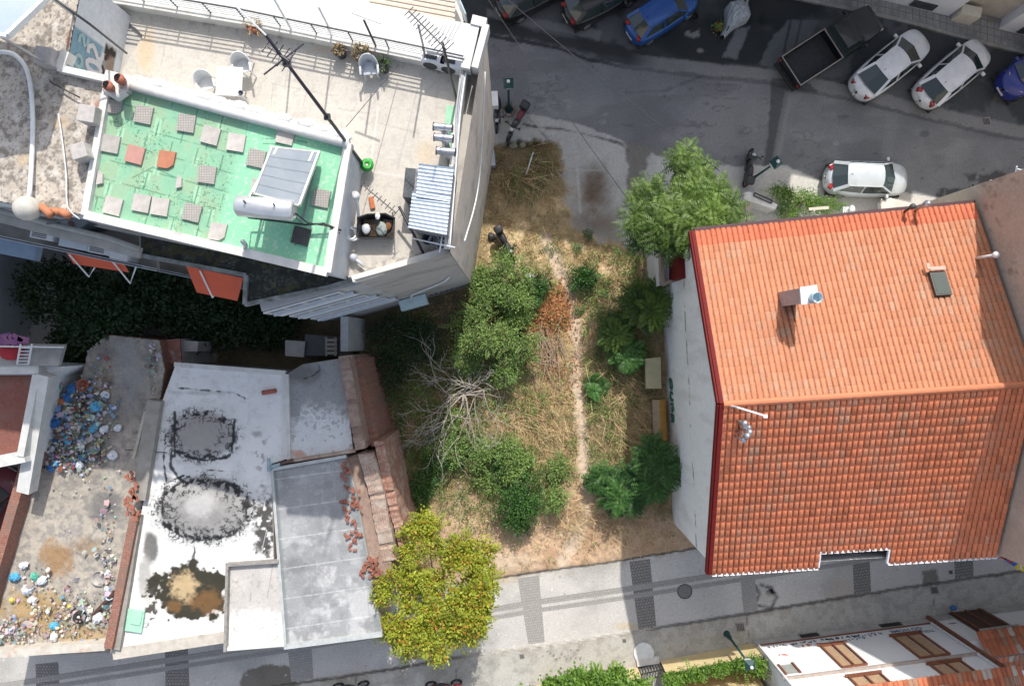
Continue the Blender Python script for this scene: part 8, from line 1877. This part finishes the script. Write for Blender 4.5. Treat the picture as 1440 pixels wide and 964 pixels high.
# garden at the back of the house
b = W(1130, 282, 0); o = lambda px, py, z: tuple(W(px, py, z) - b)
leafy_shrub('hedge', b, [(*o(1095, 272, .8), .8, .35, .35), (*o(1125, 282, .9), 1.0, .5, .4), (*o(1160, 290, .7), .9, .35, .35), (*o(1110, 298, .6), .6, .4, .3)], 5200, 'bushy green hedge between the street and the orange roof', 'hedge', mat=LGH, l=.1, w=.05, sd=130, clump=9, spread=.13)
t = thing('garden_wall', W(1070, 280), 'white stepped garden wall with black planter frames beside the big tree', 'wall'); m = MB(); m.prism([xy(p, 1.5) for p in [(1050, 268), (1058, 267), (1098, 285), (1095, 292), (1050, 278)]], 0, 1.1); m.build('render', PAR, t); m = MB()
for a_, b_ in (((1061, 271), (1086, 282)), ((1060, 275), (1085, 286)), ((1061, 271), (1060, 275)), ((1086, 282), (1085, 286))): m.bar(W(*a_, 1.15), W(*b_, 1.15), .04, .08)
m.build('planter_frame', BLACKP, t)
m = MB(); m.bar(W(1050, 284, 1.3), W(1053, 313, 1.3), .26, .3); tag(m.build('timber_beam', pmat('grey_beam', (.36, .3, .25), (.28, .23, .19), 6)), 'brown beam between the garden wall and the orange eaves', 'beam')
m = MB(); m.bar(W(1137, 294, 1.2), W(1165, 292, 1.2), .14, .1); tag(m.build('pale_plank', pmat('pale_plank', (.55, .48, .4), (.48, .42, .35), 5)), 'pale plank across the green hedge by the eaves', 'plank')
m = MB(); m.sphere(W(1198, 294, 1.0), .16, 10, 7, (1, 1.3, .9), jit=.1); m.box(W(1191, 296, .8), (.5, .35, .2)); tag(m.build('white_bundle', WPL, None), 'white bundle by the eaves right of the green hedge', 'bundle')
m = MB(); m.prism([xy(p, .9) for p in [(1238, 284), (1252, 278), (1300, 290), (1290, 302), (1240, 298)]], .6, .9); m.bar(W(1235, 298, .3), W(1240, 280, 1.2), .05, .05); tag(m.build('white_sheeting', pmat('dusty_white', (.6, .57, .52), (.5, .47, .42), 3)), 'dusty white boards between the silver car and the eaves', 'boards')
m = MB(); vs = []; n = 9
for i in range(n):
    f = i / (n - 1); a_ = W(1326 + 112 * f, 291 - 46 * f + 3 * math.sin(i * 2.1), 2.6); b_ = W(1344 + 100 * f, 274 - 36 * f - 4 * math.cos(i * 1.7), 1.8 + .2 * (i % 2)); vs += [a_, b_]
m.add(vs, [(2 * i, 2 * i + 1, 2 * i + 3, 2 * i + 2) for i in range(n - 1)]); m.add([v - Vector((0, 0, .03)) for v in vs], [(2 * i + 2, 2 * i + 3, 2 * i + 1, 2 * i) for i in range(n - 1)]); tag(m.build('white_awning', pmat('crumpled_white', (.7, .7, .72), (.6, .6, .63), 3)), 'crumpled white sheeting along the foot of the beige party wall', 'sheeting')
t = thing('ladder', W(1432, 258), 'pale blue ladder sticking up behind the beige wall at the right edge', 'ladder'); m = MB()
for x, y in ((1424, 262), (1448, 268)): m.bar(W(x, y, .5), W(x + 6, y - 28, 3.2), .06, .06)
for k in range(5): m.bar(W(1424, 262, .5).lerp(W(1430, 234, 3.2), (k + .5) / 5), W(1448, 268, .5).lerp(W(1454, 240, 3.2), (k + .5) / 5), .04, .04)
m.build('ladder_frame', pmat('pale_blue_metal', (.55, .65, .75), (.48, .58, .68), 5), t)
t = thing('flag', W(1425, 785, 5), 'red, blue and yellow flag hanging at the lower right corner of the orange roof', 'flag')
for k, c in enumerate(((.45, .04, .03), (.03, .1, .4), (.65, .5, .05))):
    m = MB(); P0 = W(1410 + k * 9, 778 + k * 4, 5.0); P1 = W(1446, 786 + k * 6, 5.0); vs = []
    for i in range(7): p = P0.lerp(P1, i / 6) + Vector((0, .06 * math.sin(i * 1.5), .05 * math.cos(i * 2))); vs += [p, p + Vector((0, -.32, -.35))]
    m.add(vs, [(2 * i, 2 * i + 1, 2 * i + 3, 2 * i + 2) for i in range(6)]); m.build('stripe', pmat('flag_%d' % k, c, tuple(v * .8 for v in c), 4), t)
m = MB(); m.bar(W(1436, 800, 5.2), W(1434, 776, 5.2), .05, .05); m.build('pole', IRONW, t)
m = MB(); q_ = [W(1404, 768, 6.4), W(1420, 766, 6.4), W(1450, 782, 5.8), W(1416, 784, 5.8)]; m.quad(*q_); m.quad(*[v - Vector((0, 0, .03)) for v in reversed(q_)]); tag(m.build('blue_awning', pmat('pale_blue_awning', (.38, .5, .62), (.32, .44, .56), 3)), 'small pale blue awning at the lower right corner of the orange roof', 'awning')
